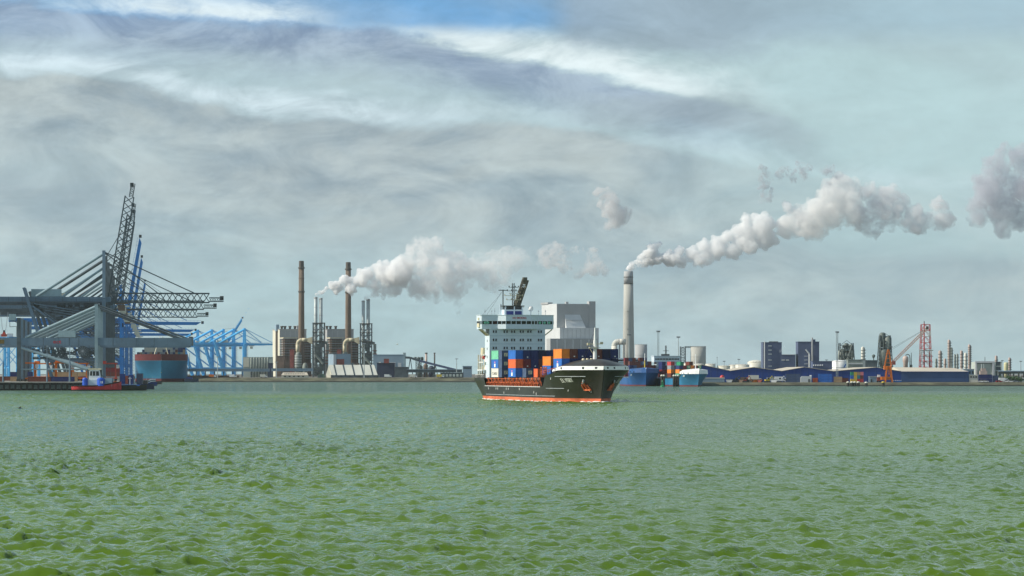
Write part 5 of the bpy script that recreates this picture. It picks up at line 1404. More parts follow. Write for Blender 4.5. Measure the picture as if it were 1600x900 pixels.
plain_block('grey_hall', 'long low grey hall with dark columns before the conveyor', 'building', 688, 724, 583, 3300, M['crane_dark'], 14, parts=tuple(('bay', M['pale_green'], 691 + i * 5.5, 694.5 + i * 5.5, 584.5, 588.5, .3) for i in range(6)))

# white ribbed shed
s = Site('ribbed_shed', 'pale shed with steep roof crossed by dark ribs at the waterside', 'shed', 510, 3330, FZ)
k = s.s; z0, z1, z2 = 0, s.z(584.5), s.z(570); w = 80 * k
MB().box(7 * k, w + 1, 0, 18, 0, s.z(586)).build('base_wall', M['crane_dark'], s.root)
b = MB(); b.add([(3 * k, 9, z2), (w - 6 * k, 9, z2), (w, 0, s.z(586)), (8 * k, 0, s.z(586))], [(0, 3, 2, 1)]); b.add([(3 * k, 9, z2), (w - 6 * k, 9, z2), (w, 18, s.z(586)), (8 * k, 18, s.z(586))], [(0, 1, 2, 3)])
b.build('roof', M['roof_pale'], s.root)
b = MB(); b.add([(0, 2, s.z(590)), (8 * k, 0, s.z(590)), (8 * k, 0, s.z(585.5)), (3 * k, 8.6, z2 - .2), (0, 3, s.z(583))], [(0, 1, 2, 3, 4)]); b.build('gable', M['plant_cream'], s.root)
for i in range(6):
    xa = (11 + i * 14.2) * k; xb = (15.5 + i * 14.2) * k
    if i < 5: MB().bar((xa, 8.8, z2 + .1), (xb, -.25, s.z(586)), 1.1, .5).build('roof_rib', M['crane_dark'], s.root)
    b = MB(); b.box((8 + i * 14) * k, (9 + i * 14) * k, -.4, -.02, 0, s.z(586)); b.build('wall_post', M['steel_dark'], s.root)
s = Site('cream_hall', 'low cream hall with a row of small dark dormers at the waterside', 'building', 440, 3310, FZ)
k = s.s; w = 41 * k
MB().box(0, w, 0, 10, 0, s.z(586)).build('wall', M['plant_cream'], s.root)
b = MB(); b.add([(1.5 * k, 5, s.z(582)), (w - 2 * k, 5, s.z(582)), (w + .4, -.4, s.z(586.2)), (-.4, -.4, s.z(586.2))], [(0, 3, 2, 1)]); b.add([(1.5 * k, 5, s.z(582)), (w - 2 * k, 5, s.z(582)), (w + .4, 10.4, s.z(586.2)), (-.4, 10.4, s.z(586.2))], [(0, 1, 2, 3)]); b.add([(-.4, -.4, s.z(586.2)), (1.5 * k, 5, s.z(582)), (-.4, 10.4, s.z(586.2))], [(0, 1, 2)]); b.build('roof', M['roof_cream'], s.root)
dm = boxmesh('dormer', 1.0, 1.0, .9, M['crane_dark'])
for i in range(12): piece(dm, 'dormer', None, s.root, ((5 + i * 2.7) * k, 1.9, s.z(584.3)))
for i in range(5): MB().box((4 + i * 7) * k, (7 + i * 7) * k, -.1, -.01, .8, s.z(587)).build('window', M['glass_dark'], s.root)
s = Site('green_shed', 'small rounded green shed next to the ribbed shed', 'shed', 496, 3320, FZ)
MB().prism([(0, 0), (12 * s.s, 0), (11 * s.s, s.z(586)), (8.5 * s.s, s.z(584)), (4 * s.s, s.z(584.2)), (1 * s.s, s.z(586.5))], 0, 10).build('shell', M['buoy_green'] if False else mat('shed_green', (.10, .16, .12), .7), s.root)
MB().box(3 * s.s, 6 * s.s, -.2, -.02, 0, 3).build('door', M['crane_dark'], s.root)
# vehicles, huts and lamps on the far shore
def small_truck(px_, D_, base, colour, label, L=7.0, H=3.0, rz=0.0, group='vehicles on the far shores'):
    r = thing('parked_truck', label, 'truck', (X(px_, D_), D_, base), rz, group)
    MB().box(-L / 2, L / 2 - 2.1, -1.2, 1.2, .9, H + .3).build('box_body', M[colour], r)
    b = MB(); b.prism([(L / 2 - 2.0, .6), (L / 2, .6), (L / 2, 1.7), (L / 2 - .5, 2.7), (L / 2 - 2.0, 2.7)], -1.1, 1.1); c_ = b.build('cab', M['white_paint'], r)
    MB().box(L / 2 - 1.3, L / 2 - .45, -1.13, 1.13, 1.7, 2.4).build('window', M['glass_dark'], c_)
    for xx in (-L / 2 + 1.2, L / 2 - 1.2):
        for sy in (-1, 1): MB().tube((xx, sy * 1.0 - .15, .5), (xx, sy * 1.0 + .15, .5), .5, .5, 10).build('wheel', M['rubber'], r)
def parked_car(px_, D_, base, m, label, rz=0.0, group='cars parked on the far shores'):
    r = thing('parked_car', label, 'car', (X(px_, D_), D_, base), rz, group)
    b = MB(); b.prism([(-2.1, .35), (2.1, .35), (2.15, .8), (1.3, .95), (-2.1, .95)], -.85, .85); b.build('body', m, r)
    b = MB(); b.prism([(-1.7, .95), (1.1, .95), (.5, 1.5), (-1.3, 1.5)], -.75, .75); b.build('cabin', M['glass_dark'], r)
    MB().box(-1.25, .45, -.7, .7, 1.5, 1.56).build('roof', m, r)
    for xx in (-1.35, 1.35):
        for sy in (-1, 1): MB().tube((xx, sy * .8 - .1, .33), (xx, sy * .8 + .1, .33), .33, .33, 10).build('wheel', M['rubber'], r)
small_truck(332, 3262, FZ, 'crane_orange', 'orange lorry parked on the far shore beside the dark store')
small_truck(364, 3262, FZ, 'white_paint', 'white lorry parked on the far shore below the conveyor gallery')
small_truck(412, 3262, FZ, 'tank_white', 'cream lorry on the far shore below the silo row')
small_truck(606, 3262, FZ, 'white_paint', 'white lorry parked under the navy store')
small_truck(646, 3264, FZ, 'tank_white', 'cream lorry parked beside the squat silos')
small_truck(688, 3262, FZ, 'yellow', 'yellow lorry parked before the grey hall')
for px_, yt, D_, lab in ((569, 537, 3290, 'tall grey light mast in front of the ribbed shed'), (713.5, 561, 3400, 'slim light mast near the grey hall'), (340, 558, 3270, 'slim light mast on the far shore before the blue cranes'), (432, 566, 3275, 'thin white lamp pole before the cream hall')):
    s = Site('light_mast', lab, 'light mast', px_, D_, FZ if D_ < 3500 else FZ)
    MB().tube((0, 0, -1.2), (0, 0, s.z(yt)), .5, .25, 8).build('pole', M['stack_steel'], s.root)
    MB().box(-1.6, 1.6, -.4, .4, s.z(yt) - .2, s.z(yt) + .5).build('lamp_head', M['steel_grey'], s.root)

# ------------------------------------------------------------------ new power station block
ND = 4700
s = Site('power_block', 'massive pale grey power station block with stepped front behind the black ship', 'building', 870, ND, FZ, math.radians(17))
k = s.s; cw = 1 / math.cos(math.radians(17)); sw = 1 / math.sin(math.radians(17))
w = 60 * k * cw; h = s.z(474.5); dl = 23 * k * sw
MB().box(0, w, 0, dl, 0, h).build('main_block', M['plant_light'], s.root)
MB().box(0.05, w - .05, -.35, -.02, h * .5, h - .5).build('upper_front', M['plant_grey'], s.root)
MB().box(w - 10 * k, w + .5, -1.2, 9, 0, s.z(470.5)).build('stair_tower', M['plant_grey'], s.root)
MB().box(-1, 7 * k, dl * .55, dl + 1, h, s.z(471.5)).build('roof_house', M['plant_grey'], s.root)
MB().box(18 * k, 22 * k, 8, 14, h, h + 3).build('roof_vent', M['plant_grey'], s.root)
b = MB(); b.add([(13 * k, -.4, s.z(491.5)), (38 * k, -.4, s.z(491.5)), (45 * k, -8, s.z(512.5)), (13 * k, -8, s.z(512.5)), (13 * k, -.4, s.z(512.5)), (45 * k, -.4, s.z(512.5))], [(0, 3, 2, 1), (0, 4, 3), (1, 2, 5), (3, 4, 5, 2)])
b.build('coal_bunker_slope', M['plant_light'], s.root)
b = MB(); b.box(13 * k, 40 * k, -5, -4.4, s.z(500.6), s.z(500)); b.build('bunker_joint', M['plant_grey'], s.root)
MB().box(-2 * k, w - 1, -20, -.5, 0, s.z(512.5)).build('middle_block', M['plant_light'], s.root)
MB().box(-24 * k, w - 10 * k, -38, -20.5, 0, s.z(529.5)).build('lower_block', M['plant_grey'], s.root)
for i in range(5): MB().box((-14 + i * 13) * k, (-12.4 + i * 13) * k, -38.6, -38.02, s.z(546), s.z(531)).build('pilaster', M['plant_light'], s.root)
for i in range(8): MB().box((4 + i * 7) * k - .15, (4 + i * 7) * k + .15, -20.3, -20.02, s.z(529), s.z(513.5)).build('cladding_joint', M['plant_grey'], s.root)
s = Site('concrete_chimney', 'huge pale concrete chimney with grey top sending off a long plume', 'chimney', 982, 4600, FZ)
h = s.z(424); k = s.s
MB().lathe(0, 0, [(9.4 * k, 0), (9.0 * k, h * .25), (8.1 * k, h * .6), (7.4 * k, h * .88)], 36).build('shaft', M['chimney_concrete'], s.root, True)
MB().lathe(0, 0, [(7.35 * k, h * .88), (7.1 * k, h), (6.2 * k, h + .2), (6.0 * k, h - 3)], 36).build('grey_top', M['plant_grey'], s.root, True)
for zz in (h * .88, h * .945): MB().lathe(0, 0, [(7.5 * k, zz - .5), (7.5 * k, zz + .5)], 36).build('gallery_ring', M['chimney_dark'], s.root)
MB().bar((-1 * k, -8.0 * k, 0), (-1 * k, -7.0 * k, h * .86), .5).build('ladder', M['plant_grey'], s.root)
for zz in (h * .45, h * .62): MB().box(-3 * k, 2 * k, -9 * k, -7 * k, zz, zz + .6).build('platform', M['plant_grey'], s.root)
s = Site('flue_pipe', 'thick cream flue pipe bending down beside the concrete chimney', 'pipe', 958, 4560, FZ)
k = s.s; z = s.z(534)
pts = [(2 * k, 0, s.z(575))] + [(2 * k + 6 * k * (1 - math.cos(a)), 0, z - 6 * k + 6 * k * math.sin(a)) for a in [i * math.pi / 12 for i in range(7)]] + [(20 * k, 0, z)]
b = MB(); b.path(pts, 4.6 * k, 16)
b.build('pipe', M['tank_white'], s.root, True)
for xx in (9, 15):
    o = MB().lathe(0, 0, [(4.8 * k, -.6), (4.8 * k, .6)], 16).build('flange', M['plant_grey'], s.root); o.rotation_euler = (0, math.radians(90), 0); o.location = (xx * k, 0, z)
for px_ in (968, 975): MB().box((px_ - 958) * k - 1, (px_ - 958) * k + 1, -2, 2, 0, z - 4 * k).build('support', M['plant_grey'], s.root)
def tank(px_, r_px, ytop, D_, lab, m='tank_white', dome=1.5, base=FZ, rail=True, group=None):
    s = Site('storage_tank', lab, 'tank', px_, D_, base, 0, group); r_ = r_px * s.s; h = s.z(ytop)
    hs = h - dome * s.s
    MB().lathe(0, 0, [(r_, 0), (r_, hs)], 28).build('shell', M[m], s.root, True)
    MB().lathe(0, 0, [(r_ * 1.01, hs - .3), (r_ * 1.01, hs), (r_ * .7, hs + (h - hs) * .6), (r_ * .2, h)], 28).build('roof', M[m], s.root, True)
    b = MB()
    for f in (.33, .66): b.lathe(0, 0, [(r_ * 1.012, hs * f), (r_ * 1.012, hs * f + .35)], 28)
    b.build('wind_girder', M['plant_grey'], s.root)
    if rail:
        b = MB()
        for i in range(16):
            a = math.pi * 2 * i / 16; b.bar((r_ * math.cos(a), r_ * math.sin(a), hs), (r_ * math.cos(a), r_ * math.sin(a), hs + 1.2), .12)
        b.build('rail', M['steel_grey'], s.root)
    return s
tank(1001.5, 9.7, 538, 4500, 'large grey storage silo next to the concrete chimney', 'plant_grey', .4)
tank(1091, 12, 541.5, 4300, 'tall pale cylindrical silo linked to a lattice tower', 'chimney_concrete', .5)
s = Site('lift_tower', 'lattice lift tower with bridge to the tall pale silo', 'tower', 1067, 4300, FZ)
b = MB(); b.truss((0, 0, 0), (0, 0, s.z(541.5)), 8 * s.s, 8 * s.s, 9, .8); b.build('frame', M['crane_dark'], s.root)
b = MB(); b.truss((4 * s.s, 0, s.z(542.3)), (36 * s.s, 0, s.z(542.3)), 3, 1.6, 10, .5); b.build('bridge', M['crane_dark'], s.root)
for i in range(9): MB().box(-4 * s.s, 4 * s.s, -4 * s.s, 4 * s.s, s.z(541.5) * (i + 1) / 9.5, s.z(541.5) * (i + 1) / 9.5 + .5).build('landing', M['plant_grey'], s.root)
for px_, r_, yt, D_, lab in ((997, 5.5, 567, 3000, 'small pale domed tank left of the twin domed tanks'), (1010.5, 7, 566.5, 3000, 'pale domed tank behind the brown container stack'), (1075, 6.5, 567, 3300, 'pale tank just below the lattice lift tower'), (1092, 8, 568, 3300, 'pale tank below the tall pale silo'),
                            (1110, 8, 568, 3400, 'pinkish tank beside the thin mast'), (1131, 10, 571, 3400, 'white flat tank over the first blue gable'), (1146, 7, 569.5, 3500, 'cream tank between the T lamps'), (1160, 11, 569, 3420, 'pale tank over the second blue gable'), (1181, 13, 562.5, 3700, 'large cream domed tank beside the navy tower')):
    tank(px_, r_, yt, D_, lab, 'tank_white' if yt < 571 else 'plant_cream', 3.2 if 'dome' in lab else .8, RZ_)
# ------------------------------------------------------------------ two smaller ships and a buoy
def feeder_ship(name, label, px_stem, D_, th, L, B, fz, m_hull, m_bul, m_low, house_px, cont, names_at):
    rz = -math.pi / 2 + math.radians(th)
    loc = Vector((X(px_stem, D_), D_, 0)); r = thing(name, label, 'ship', loc, rz)
    F = Matrix.Translation(loc) @ Matrix.Rotation(rz, 4, 'Z')
    tp = lambda s: fz * (.62 + .38 * (1 - sm(14, 26, s)))
    h = Hull(L, B, tp, fz * .5, 6, fz, top_len=13, wl_len=.32)
    h.stations = lambda: [0, .004, .01, .02, .035, .05, .07, .09, .12, .15, .18, .21, .25, .3, .4, .6, .8, .95, 1]
    h.build(r, m_hull, m_low, boot=.9)
    h.deck(r, 'deck', M['deck_dark'], 0, L - 1, fz * .55)
    b = MB(); ss_ = [-fz * .5 * 1.0, -fz * .45, -fz * .3, 0, 2, 4, 7, 10, 14, 18]
    for side in (-1, 1):
        vs = []; fs = []
        for s_ in ss_:
            y = max(.1, h.half(s_, fz)); vs += [(-s_, side * (y + .05), fz - .05), (-s_ - .3, side * max(.05, y - .25), fz + 2.6 * (1 - .4 * sm(8, 18, s_)))]
        for i in range(len(ss_) - 1):
            q_ = (2*i, 2*i+1, 2*i+3, 2*i+2); fs.append(q_ if side > 0 else q_[::-1]); 
        b.add(vs, fs)
    # turtle deck over the bow
    vs = []; fs = []
    for s_ in ss_:
        y = max(.05, h.half(s_, fz) - .25); zt = fz + 2.6 * (1 - .4 * sm(8, 18, s_))
        vs += [(-s_ - .3, -y, zt), (-s_ - .3, 0, zt + .9), (-s_ - .3, y, zt)]
    for i in range(len(ss_) - 1): fs += [(3*i, 3*i+3, 3*i+4, 3*i+1), (3*i+1, 3*i+4, 3*i+5, 3*i+2)]
    b.add(vs, fs); b.build('bow_cover', m_bul, r)
    for s_ in names_at:
        MB().box(-s_ - 2.6, -s_ + 2.6, -h.half(s_, fz * .82) - .16, -h.half(s_, fz * .82) + .2, fz * .80, fz * .88).build('name_strokes', M['logo_white'], r)
    wmesh = boxmesh('port_window', .9, .3, .7, M['glass_dark'])
    for s_ in (1.5, 6, 11): piece(wmesh, 'port_window', None, r, (-s_, -h.half(s_, fz) - .02, fz + .6))
    MB().tube((-7, 0, fz + 2), (-7, 0, fz + 13), .35, .2, 8).build('foremast', M['white_paint'], r)
    return r, F, rz, h

s3, F3, R3, h3 = feeder_ship('feeder_ship', 'teal hulled feeder ship with white bow cover and green containers', 1090.5, 2165, 9.5, 108, 16.5, 8.2, M['ship_teal'], M['white_paint'], M['maersk_red'], None, None, (9,))
# wheelhouse aft
MB().box(-104, -96, -7.2, 7.2, 4.5, Z(566, 2265)).build('deckhouse', M['house_white'], s3)
wh = MB().box(-104, -95, -9, 9, Z(566, 2265), Z(557, 2265)).build('wheelhouse', M['house_white'], s3)
MB().box(-95.02, -94.85, -8.2, 8.2, Z(562.2, 2265), Z(560, 2265)).build('window_band', M['glass_dark'], wh)
for i in range(8): MB().box(-94.86, -94.78, -7.2 + i * 2, -7.0 + i * 2, Z(562.2, 2265), Z(560, 2265)).build('mullion', M['house_white'], wh)
MB().box(-104.3, -94.4, -9.3, 9.3, Z(557, 2265), Z(556, 2265)).build('roof', M['house_white'], wh)
b = MB(); zt = Z(556, 2265); b.truss((-99, 0, zt), (-99, 0, Z(540, 2265)), .7, .7, 6, .22); b.bar((-99, -2, zt + 3.4), (-99, 2, zt + 3.4), .3); b.box(-100, -98, -3.2, 2.4, zt, zt + 1.2); b.build('radar_mast', M['steel_dark'], s3)
rc = random.Random(21)
cols3 = ['green', 'brown', 'green', 'maroon', 'brown', 'green', 'orange', 'red', 'green', 'grey', 'navy', 'brown']
def stow3(F, rz, s_fwd, ncol, tiers, base, pal, bayname, grp, L=12.19):
    for ci in range(ncol):
        for t_ in range(tiers if isinstance(tiers, int) else tiers[ci]):
            col_ = rc.choice(pal)
            container(f'{col_} container {("on deck", "in second tier", "in third tier", "in fourth tier", "in fifth tier")[t_]}, {ORD[ci]} column, {bayname}', col_, (-(s_fwd + L), -ncol * 1.25 + ci * 2.5, base + t_ * 2.6), rz, L, 2.56, grp, F, 'end' if col_ == 'green' and rc.random() < .6 else None)
G33 = 'containers on the teal feeder ship'
stow3(F3, R3, 22, 6, [3, 3, 3, 3, 3, 3], 6.0, cols3, 'teal ship bow bay', G33)
stow3(F3, R3, 48, 6, [4, 3, 3, 3, 3, 4], 6.0, cols3, 'teal ship middle bay', G33)
stow3(F3, R3, 76, 6, [4, 3, 3, 3, 3, 4], 6.0, cols3, 'teal ship bay before the wheelhouse', G33)
s2, F2, R2, h2 = feeder_ship('feeder_ship', 'bright blue feeder ship with its bow beside the teal one', 1009, 2230, 3.0, 110, 20, 9.0, M['ship_blue'], M['ship_blue'], M['maersk_red'], None, None, (9,))
G22 = 'containers on the bright blue feeder ship'
stow3(F2, R2, 24, 7, [4, 4, 4, 3, 4, 4, 3], 6.3, ['brown', 'maroon', 'brown', 'navy', 'brown', 'slate blue', 'red-orange'], 'blue ship bow bay', G22)
stow3(F2, R2, 60, 7, [5, 5, 5, 4, 5, 5, 4], 6.3, ['brown', 'maroon', 'navy', 'brown', 'slate blue'], 'blue ship after bay', G22)
MB().box(-100, -92, -10.5, 8, 5, Z(566, 2330)).build('deckhouse', M['house_white'], s2)
wh = MB().box(-100, -91.5, -11.5, 9, Z(566, 2330), Z(559.5, 2330)).build('wheelhouse', M['house_white'], s2)
MB().box(-91.52, -91.35, -11, 8.5, Z(564, 2330), Z(561.8, 2330)).build('window_band', M['glass_dark'], wh)
MB().tube((-7, 0, 11), (-7, 0, 19), .5, .2, 8).build('lamp_mast', M['yellow'], s2)
# mooring lines from the teal ship
s = Site('channel_buoy', 'green conical channel buoy floating before the moored feeder ships', 'buoy', 1035, 2090, 0)
MB().lathe(0, 0, [(1.3, -.5), (1.35, .6), (1.1, .9)], 16).build('float', M['buoy_green'], s.root, True)
b = MB()
for i in range(4):
    a = math.pi / 4 + i * math.pi / 2; b.bar((math.cos(a), math.sin(a), .8), (.25 * math.cos(a), .25 * math.sin(a), 3.6), .28)
b.lathe(0, 0, [(.85, .8), (.3, 3.0)], 10); b.build('tower', M['buoy_green'], s.root)
MB().lathe(0, 0, [(.55, 3.3), (.05, 4.5)], 12).build('top_mark', M['buoy_green'], s.root)
for px_, n_ in ((1034, 2), (1053, 3)):
    for q_ in range(n_):
        s = Site('mooring_post', 'dark mooring post with pale cap between the feeder ships', 'mooring post', px_ + q_ * 3.3, 2150, 0, 0, 'mooring posts by the feeder ships')
        MB().lathe(0, 0, [(.75, -2), (.75, 6.6)], 12).build('pile', M['quay_dark'], s.root, True); MB().lathe(0, 0, [(.85, 6.6), (.85, 7.3), (.4, 7.7)], 12).build('cap', M['tank_white'], s.root, True)

# ------------------------------------------------------------------ blue sheds across the water
SD = 2330
gab = [(1060, 1140, 1097, 570.5, 579.5, 'first'), (1140, 1220.5, 1178, 574.3, 580, 'second'), (1220.5, 1302, 1257, 574, 580.3, 'third'), (1302, 1408, 1369, 574.3, 580.5, 'fourth')]
for a_, c_, p_, yp, ye, nm in gab:
    s = Site('blue_shed', f'{nm} bright blue gabled shed of the row along the yard', 'shed', a_, SD, RZ_, 0, 'blue gabled sheds')
    w = (c_ - a_) * s.s; xp = (p_ - a_) * s.s; ze = s.z(ye); zp = s.z(yp); dep = 150
    b = MB(); b.prism([(0, 0), (w, 0), (w, ze), (xp, zp), (0, ze)], 0, dep); b.build('wall', M['shed_blue'], s.root)
    for p0, p1, mm in (((0, ze), (xp, zp), 'roof_cream'), ((xp, zp), (w, ze), 'roof_cream')):
        b = MB(); b.add([(p0[0], -.5, p0[1] + .08), (p1[0], -.5, p1[1] + .08), (p1[0], dep, p1[1] + .08), (p0[0], dep, p0[1] + .08), (p0[0], -.5, p0[1] + .38), (p1[0], -.5, p1[1] + .38), (p1[0], dep, p1[1] + .38), (p0[0], dep, p0[1] + .38)],
                        [(3,2,1,0),(4,5,6,7),(0,1,5,4),(1,2,6,5),(2,3,7,6),(3,0,4,7)]); b.build('roof', M[mm], s.root)
    for i in range(1, 8):
        xx = w * i / 8; zz = ze + (zp - ze) * (xx / xp if xx < xp else (w - xx) / (w - xp)); MB().box(xx - .1, xx + .1, -.12, -.02, 0, zz - .2).build('cladding_joint', M['shed_blue_grey'], s.root)
s = Site('long_blue_shed', 'long blue shed with panelled wall and cream roof facing the water', 'shed', 1408, SD, RZ_)
w = 106 * s.s; ze = s.z(580.5); zr = s.z(574.8)
MB().box(0, w, 0, 90, 0, ze - .1).build('wall', M['shed_blue_grey'], s.root)
pml = None
for i in range(18):
    x0 = w * i / 18; MB().box(x0 + .08, x0 + w / 18 - .08, -.16 - .03 * (i % 2), -.01, .3, ze - .3).build('wall_panel', M['shed_blue_grey'], s.root)
b = MB(); b.add([(-.3, -.6, ze), (w + .3, -.6, ze), (w - 10 * s.s, 45, zr), (-.3, 45, zr + .6), (-.3, 91, ze), (w + .3, 91, ze)], [(0, 1, 2, 3), (3, 2, 5, 4), (0, 3, 4), (1, 5, 2)]); b.build('roof', M['roof_cream'], s.root)
MB().box(-.4, w + .4, -.9, -.62, ze - .35, ze + .05).build('gutter', M['shed_blue'], s.root)
s = Site('blue_annex', 'small pale blue annex at the end of the long blue shed', 'building', 1506, 2420, RZ_)
MB().box(0, 16 * s.s, 0, 20, 0, s.z(577)).build('wall', M['panel_blue_grey'], s.root); MB().box(-.4, 22 * s.s, -.4, 20.4, s.z(577), s.z(576.3)).build('roof', M['white_paint'], s.root)
for i in range(3): MB().box((3 + i * 5) * s.s, (5.5 + i * 5) * s.s, -.2, -.01, s.z(584), s.z(580)).build('window', M['glass_dark'], s.root)

# things in the yard
def yard_box(label, colour, pa, pb, ya, tiers, D_=2292, cols=1, name=None):
    s_ = D_ / FPX; Lp = (pb - pa) / cols * s_; Hh = (Z(ya, D_) - RZ_) / tiers
    n = 0
    for c_ in range(cols):
        for t_ in range(tiers):
            colr = colour if isinstance(colour, str) else colour[n % len(colour)]
            n += 1
            lv = ('' if tiers == 1 else (', bottom of its stack', ', second in its stack', ', third in its stack', ', top of its stack')[t_ if t_ < tiers - 1 else 3])
            cl = '' if cols == 1 else f', {ORD[c_].replace("outermost", "first")} column'
            container(f'{colr} container {label}{cl}{lv}', colr, (X(pa, D_) + c_ * Lp, D_, RZ_ + t_ * Hh), 0, max(2.3, Lp - .1), Hh - .05, 'containers in the yard by the blue sheds')
yard_box('in the dark block before the third gable', 'slate blue', 1228, 1250.5, 584, 3)
yard_box('standing alone beside the grey box', 'red-orange', 1270, 1278, 590.5, 1)
yard_box('in the bright stack before the sheds', 'blue', 1279.5, 1300, 584, 3)
yard_box('of olive tint under the light mast', 'tan', 1303, 1316, 588.5, 2)
yard_box('in the mixed stack before the fourth gable', ['yellow', 'blue', 'green', 'yellow', 'yellow', 'yellow', 'red', 'teal', 'tan', 'red', 'brown', 'pink'], 1329, 1349, 581, 3, cols=4)
yard_box('low beside the mixed stack', 'brown', 1316, 1326, 590.5, 1, D_=2300)
yard_box('beside the green building', 'navy', 1529.5, 1550.5, 585, 2, D_=2300)
yard_box('with white marking next to the navy pair', 'slate blue', 1550.8, 1560.5, 586.5, 2, D_=2305)
s = Site('site_hut', 'grey site hut with sloping roof between the dark stack and orange container', 'hut', 1251, 2290, RZ_)
w = 17 * s.s; MB().prism([(0, 0), (w, 0), (w, s.z(588)), (1.2, s.z(587.6)), (0, s.z(590))], 0, 5).build('wall', M['plant_light'], s.root); MB().box(w * .7, w * .84, -.15, -.01, 0, 2.2).build('door', M['steel_dark'], s.root); MB().box(w - 1, w + .2, 1, 3, s.z(588), s.z(586)).build('roof_unit', M['white_paint'], s.root)
s = Site('site_hut', 'pale blue site hut left of the orange harbour crane', 'hut', 1358, 2290, RZ_)
w = 13 * s.s; MB().box(0, w, 0, 5, 0, s.z(588.5)).build('wall', M['panel_blue_grey'], s.root); MB().box(-.2, w + .2, -.3, 5.2, s.z(588.5), s.z(588)).build('roof', M['plant_light'], s.root); MB().box(w * .2, w * .35, -.15, -.01, 0, 2.2).build('door', M['steel_dark'], s.root)
s = Site('low_warehouse', 'long low white and pale blue warehouse at the waterside', 'warehouse', 1097, 2285, RZ_)
w = 35 * s.s; MB().box(0, w, 0, 12, 0, s.z(591.5)).build('wall', M['panel_blue_grey'], s.root); MB().prism([(-.3, s.z(591.4)), (w + .3, s.z(591.4)), (w, s.z(590)), (0, s.z(590))], -.3, 12.3).build('roof', M['roof_pale'], s.root)
for i in range(9): MB().box(w * i / 9 + .1, w * (i + 1) / 9 - .1, -.15, -.01, .2, s.z(592.3)).build('wall_panel', M['panel_blue_grey'], s.root)
s = Site('red_dome', 'round red dome shelter on the end of the white warehouse', 'dome', 1128.5, 2295, RZ_)
MB().lathe(0, 0, [(1.6, 0), (1.6, s.z(590)), (1.45, s.z(588)), (.9, s.z(586.5)), (.1, s.z(586))], 16).build('shell', M['red'], s.root, True); MB().tube((0, -1.7, 2), (0, -1.5, 2), .5, .5, 10).build('door', M['steel_dark'], s.root)
# heaps of gear: individual machines and skips
def machine(px_, D_, kind, m, label, rz=0.0):
    r = thing('excavator' if kind == 'arm' else 'skip', label, 'excavator' if kind == 'arm' else 'skip', (X(px_, D_), D_, RZ_), rz, 'gear standing in the yard')
    if kind == 'arm':
        for sy in (-1, 1): MB().box(-1.7, 1.7, sy * 1.1 - .3, sy * 1.1 + .3, 0, .8).build('track', M['steel_dark'], r)
        MB().box(-1.7, 1.3, -1.2, 1.2, .9, 2.0).build('body', m, r); MB().box(.1, 1.3, -1.15, -.2, 2.0, 3.1).build('cab', M['glass_dark'], r)
        MB().bar((1.2, .3, 1.7), (3.6, .3, 4.4), .45).build('boom', m, r); MB().bar((3.6, .3, 4.4), (4.9, .3, 2.0), .35).build('stick', m, r); MB().box(4.4, 5.3, -.2, .8, 1.2, 2.1).build('bucket', M['steel_dark'], r)
    else:
        b = MB(); b.prism([(-1.6, 0), (1.6, 0), (2.6, 1.9), (-2.6, 1.9)], -1.0, 1.0); b.build('bin', m, r); MB().box(-2.7, 2.7, -1.1, 1.1, 1.9, 2.05).build('rim', M['steel_dark'], r)
for a in ((1140, 'bin', 'steel_grey', 'grey skip beside the red dome'), (1148, 'arm', 'steel_dark', 'dark excavator with raised boom between the skips', 0), (1157, 'bin', 'plant_brown', 'brown skip beside the dark excavator'), (1163, 'arm', 'crane_red', 'dark red excavator in the yard clutter'), (1178, 'bin', 'crane_orange', 'orange skip before the second gable'), (1186, 'bin', 'rust_red', 'rusty red skip next to the orange one'), (1199, 'arm', 'yellow', 'yellow excavator among the yard gear'), (1209, 'bin', 'white_paint', 'white skip beside the yellow excavator'), (1217, 'arm', 'white_paint', 'white excavator near the dark container block'), (1172, 'bin', 'steel_dark', 'black skip left of the orange skip')):
    machine(a[0], 2284, a[1], M[a[2]], a[3], rq.uniform(-.4, .4))
small_truck(1180, 2296, RZ_, 'tank_white', 'cream lorry behind the orange skip', 9.0, 4.6)
small_truck(1219, 2296, RZ_, 'white_paint', 'white lorry left of the dark container block', 7.5, 3.6)
small_truck(1165, 2298, RZ_, 'plant_brown', 'brown lorry behind the dark red excavator', 7.5, 3.2)
small_truck(1206, 2299, RZ_, 'steel_grey', 'grey lorry behind the yellow excavator', 7.0, 3.0)
small_truck(1568, 2292, RZ_, 'white_paint', 'white lorry beside the bushes', 6.5, 2.8)
for i, (px_, mm, lab) in enumerate(((1534, 'white_paint', 'white car parked under the navy containers'), (1540, 'white_paint', 'white car parked beside its white neighbour'), (1561, 'red', 'red car parked near the white lorry'), (1573, 'white_paint', 'white car parked under the bushes'), (1580, 'white_paint', 'white car parked right of the bushes'), (1588, 'steel_grey', 'grey car parked at the end of the bushes'))):
    parked_car(px_, 2288, RZ_, M[mm], lab, .1 * (i % 3 - 1))
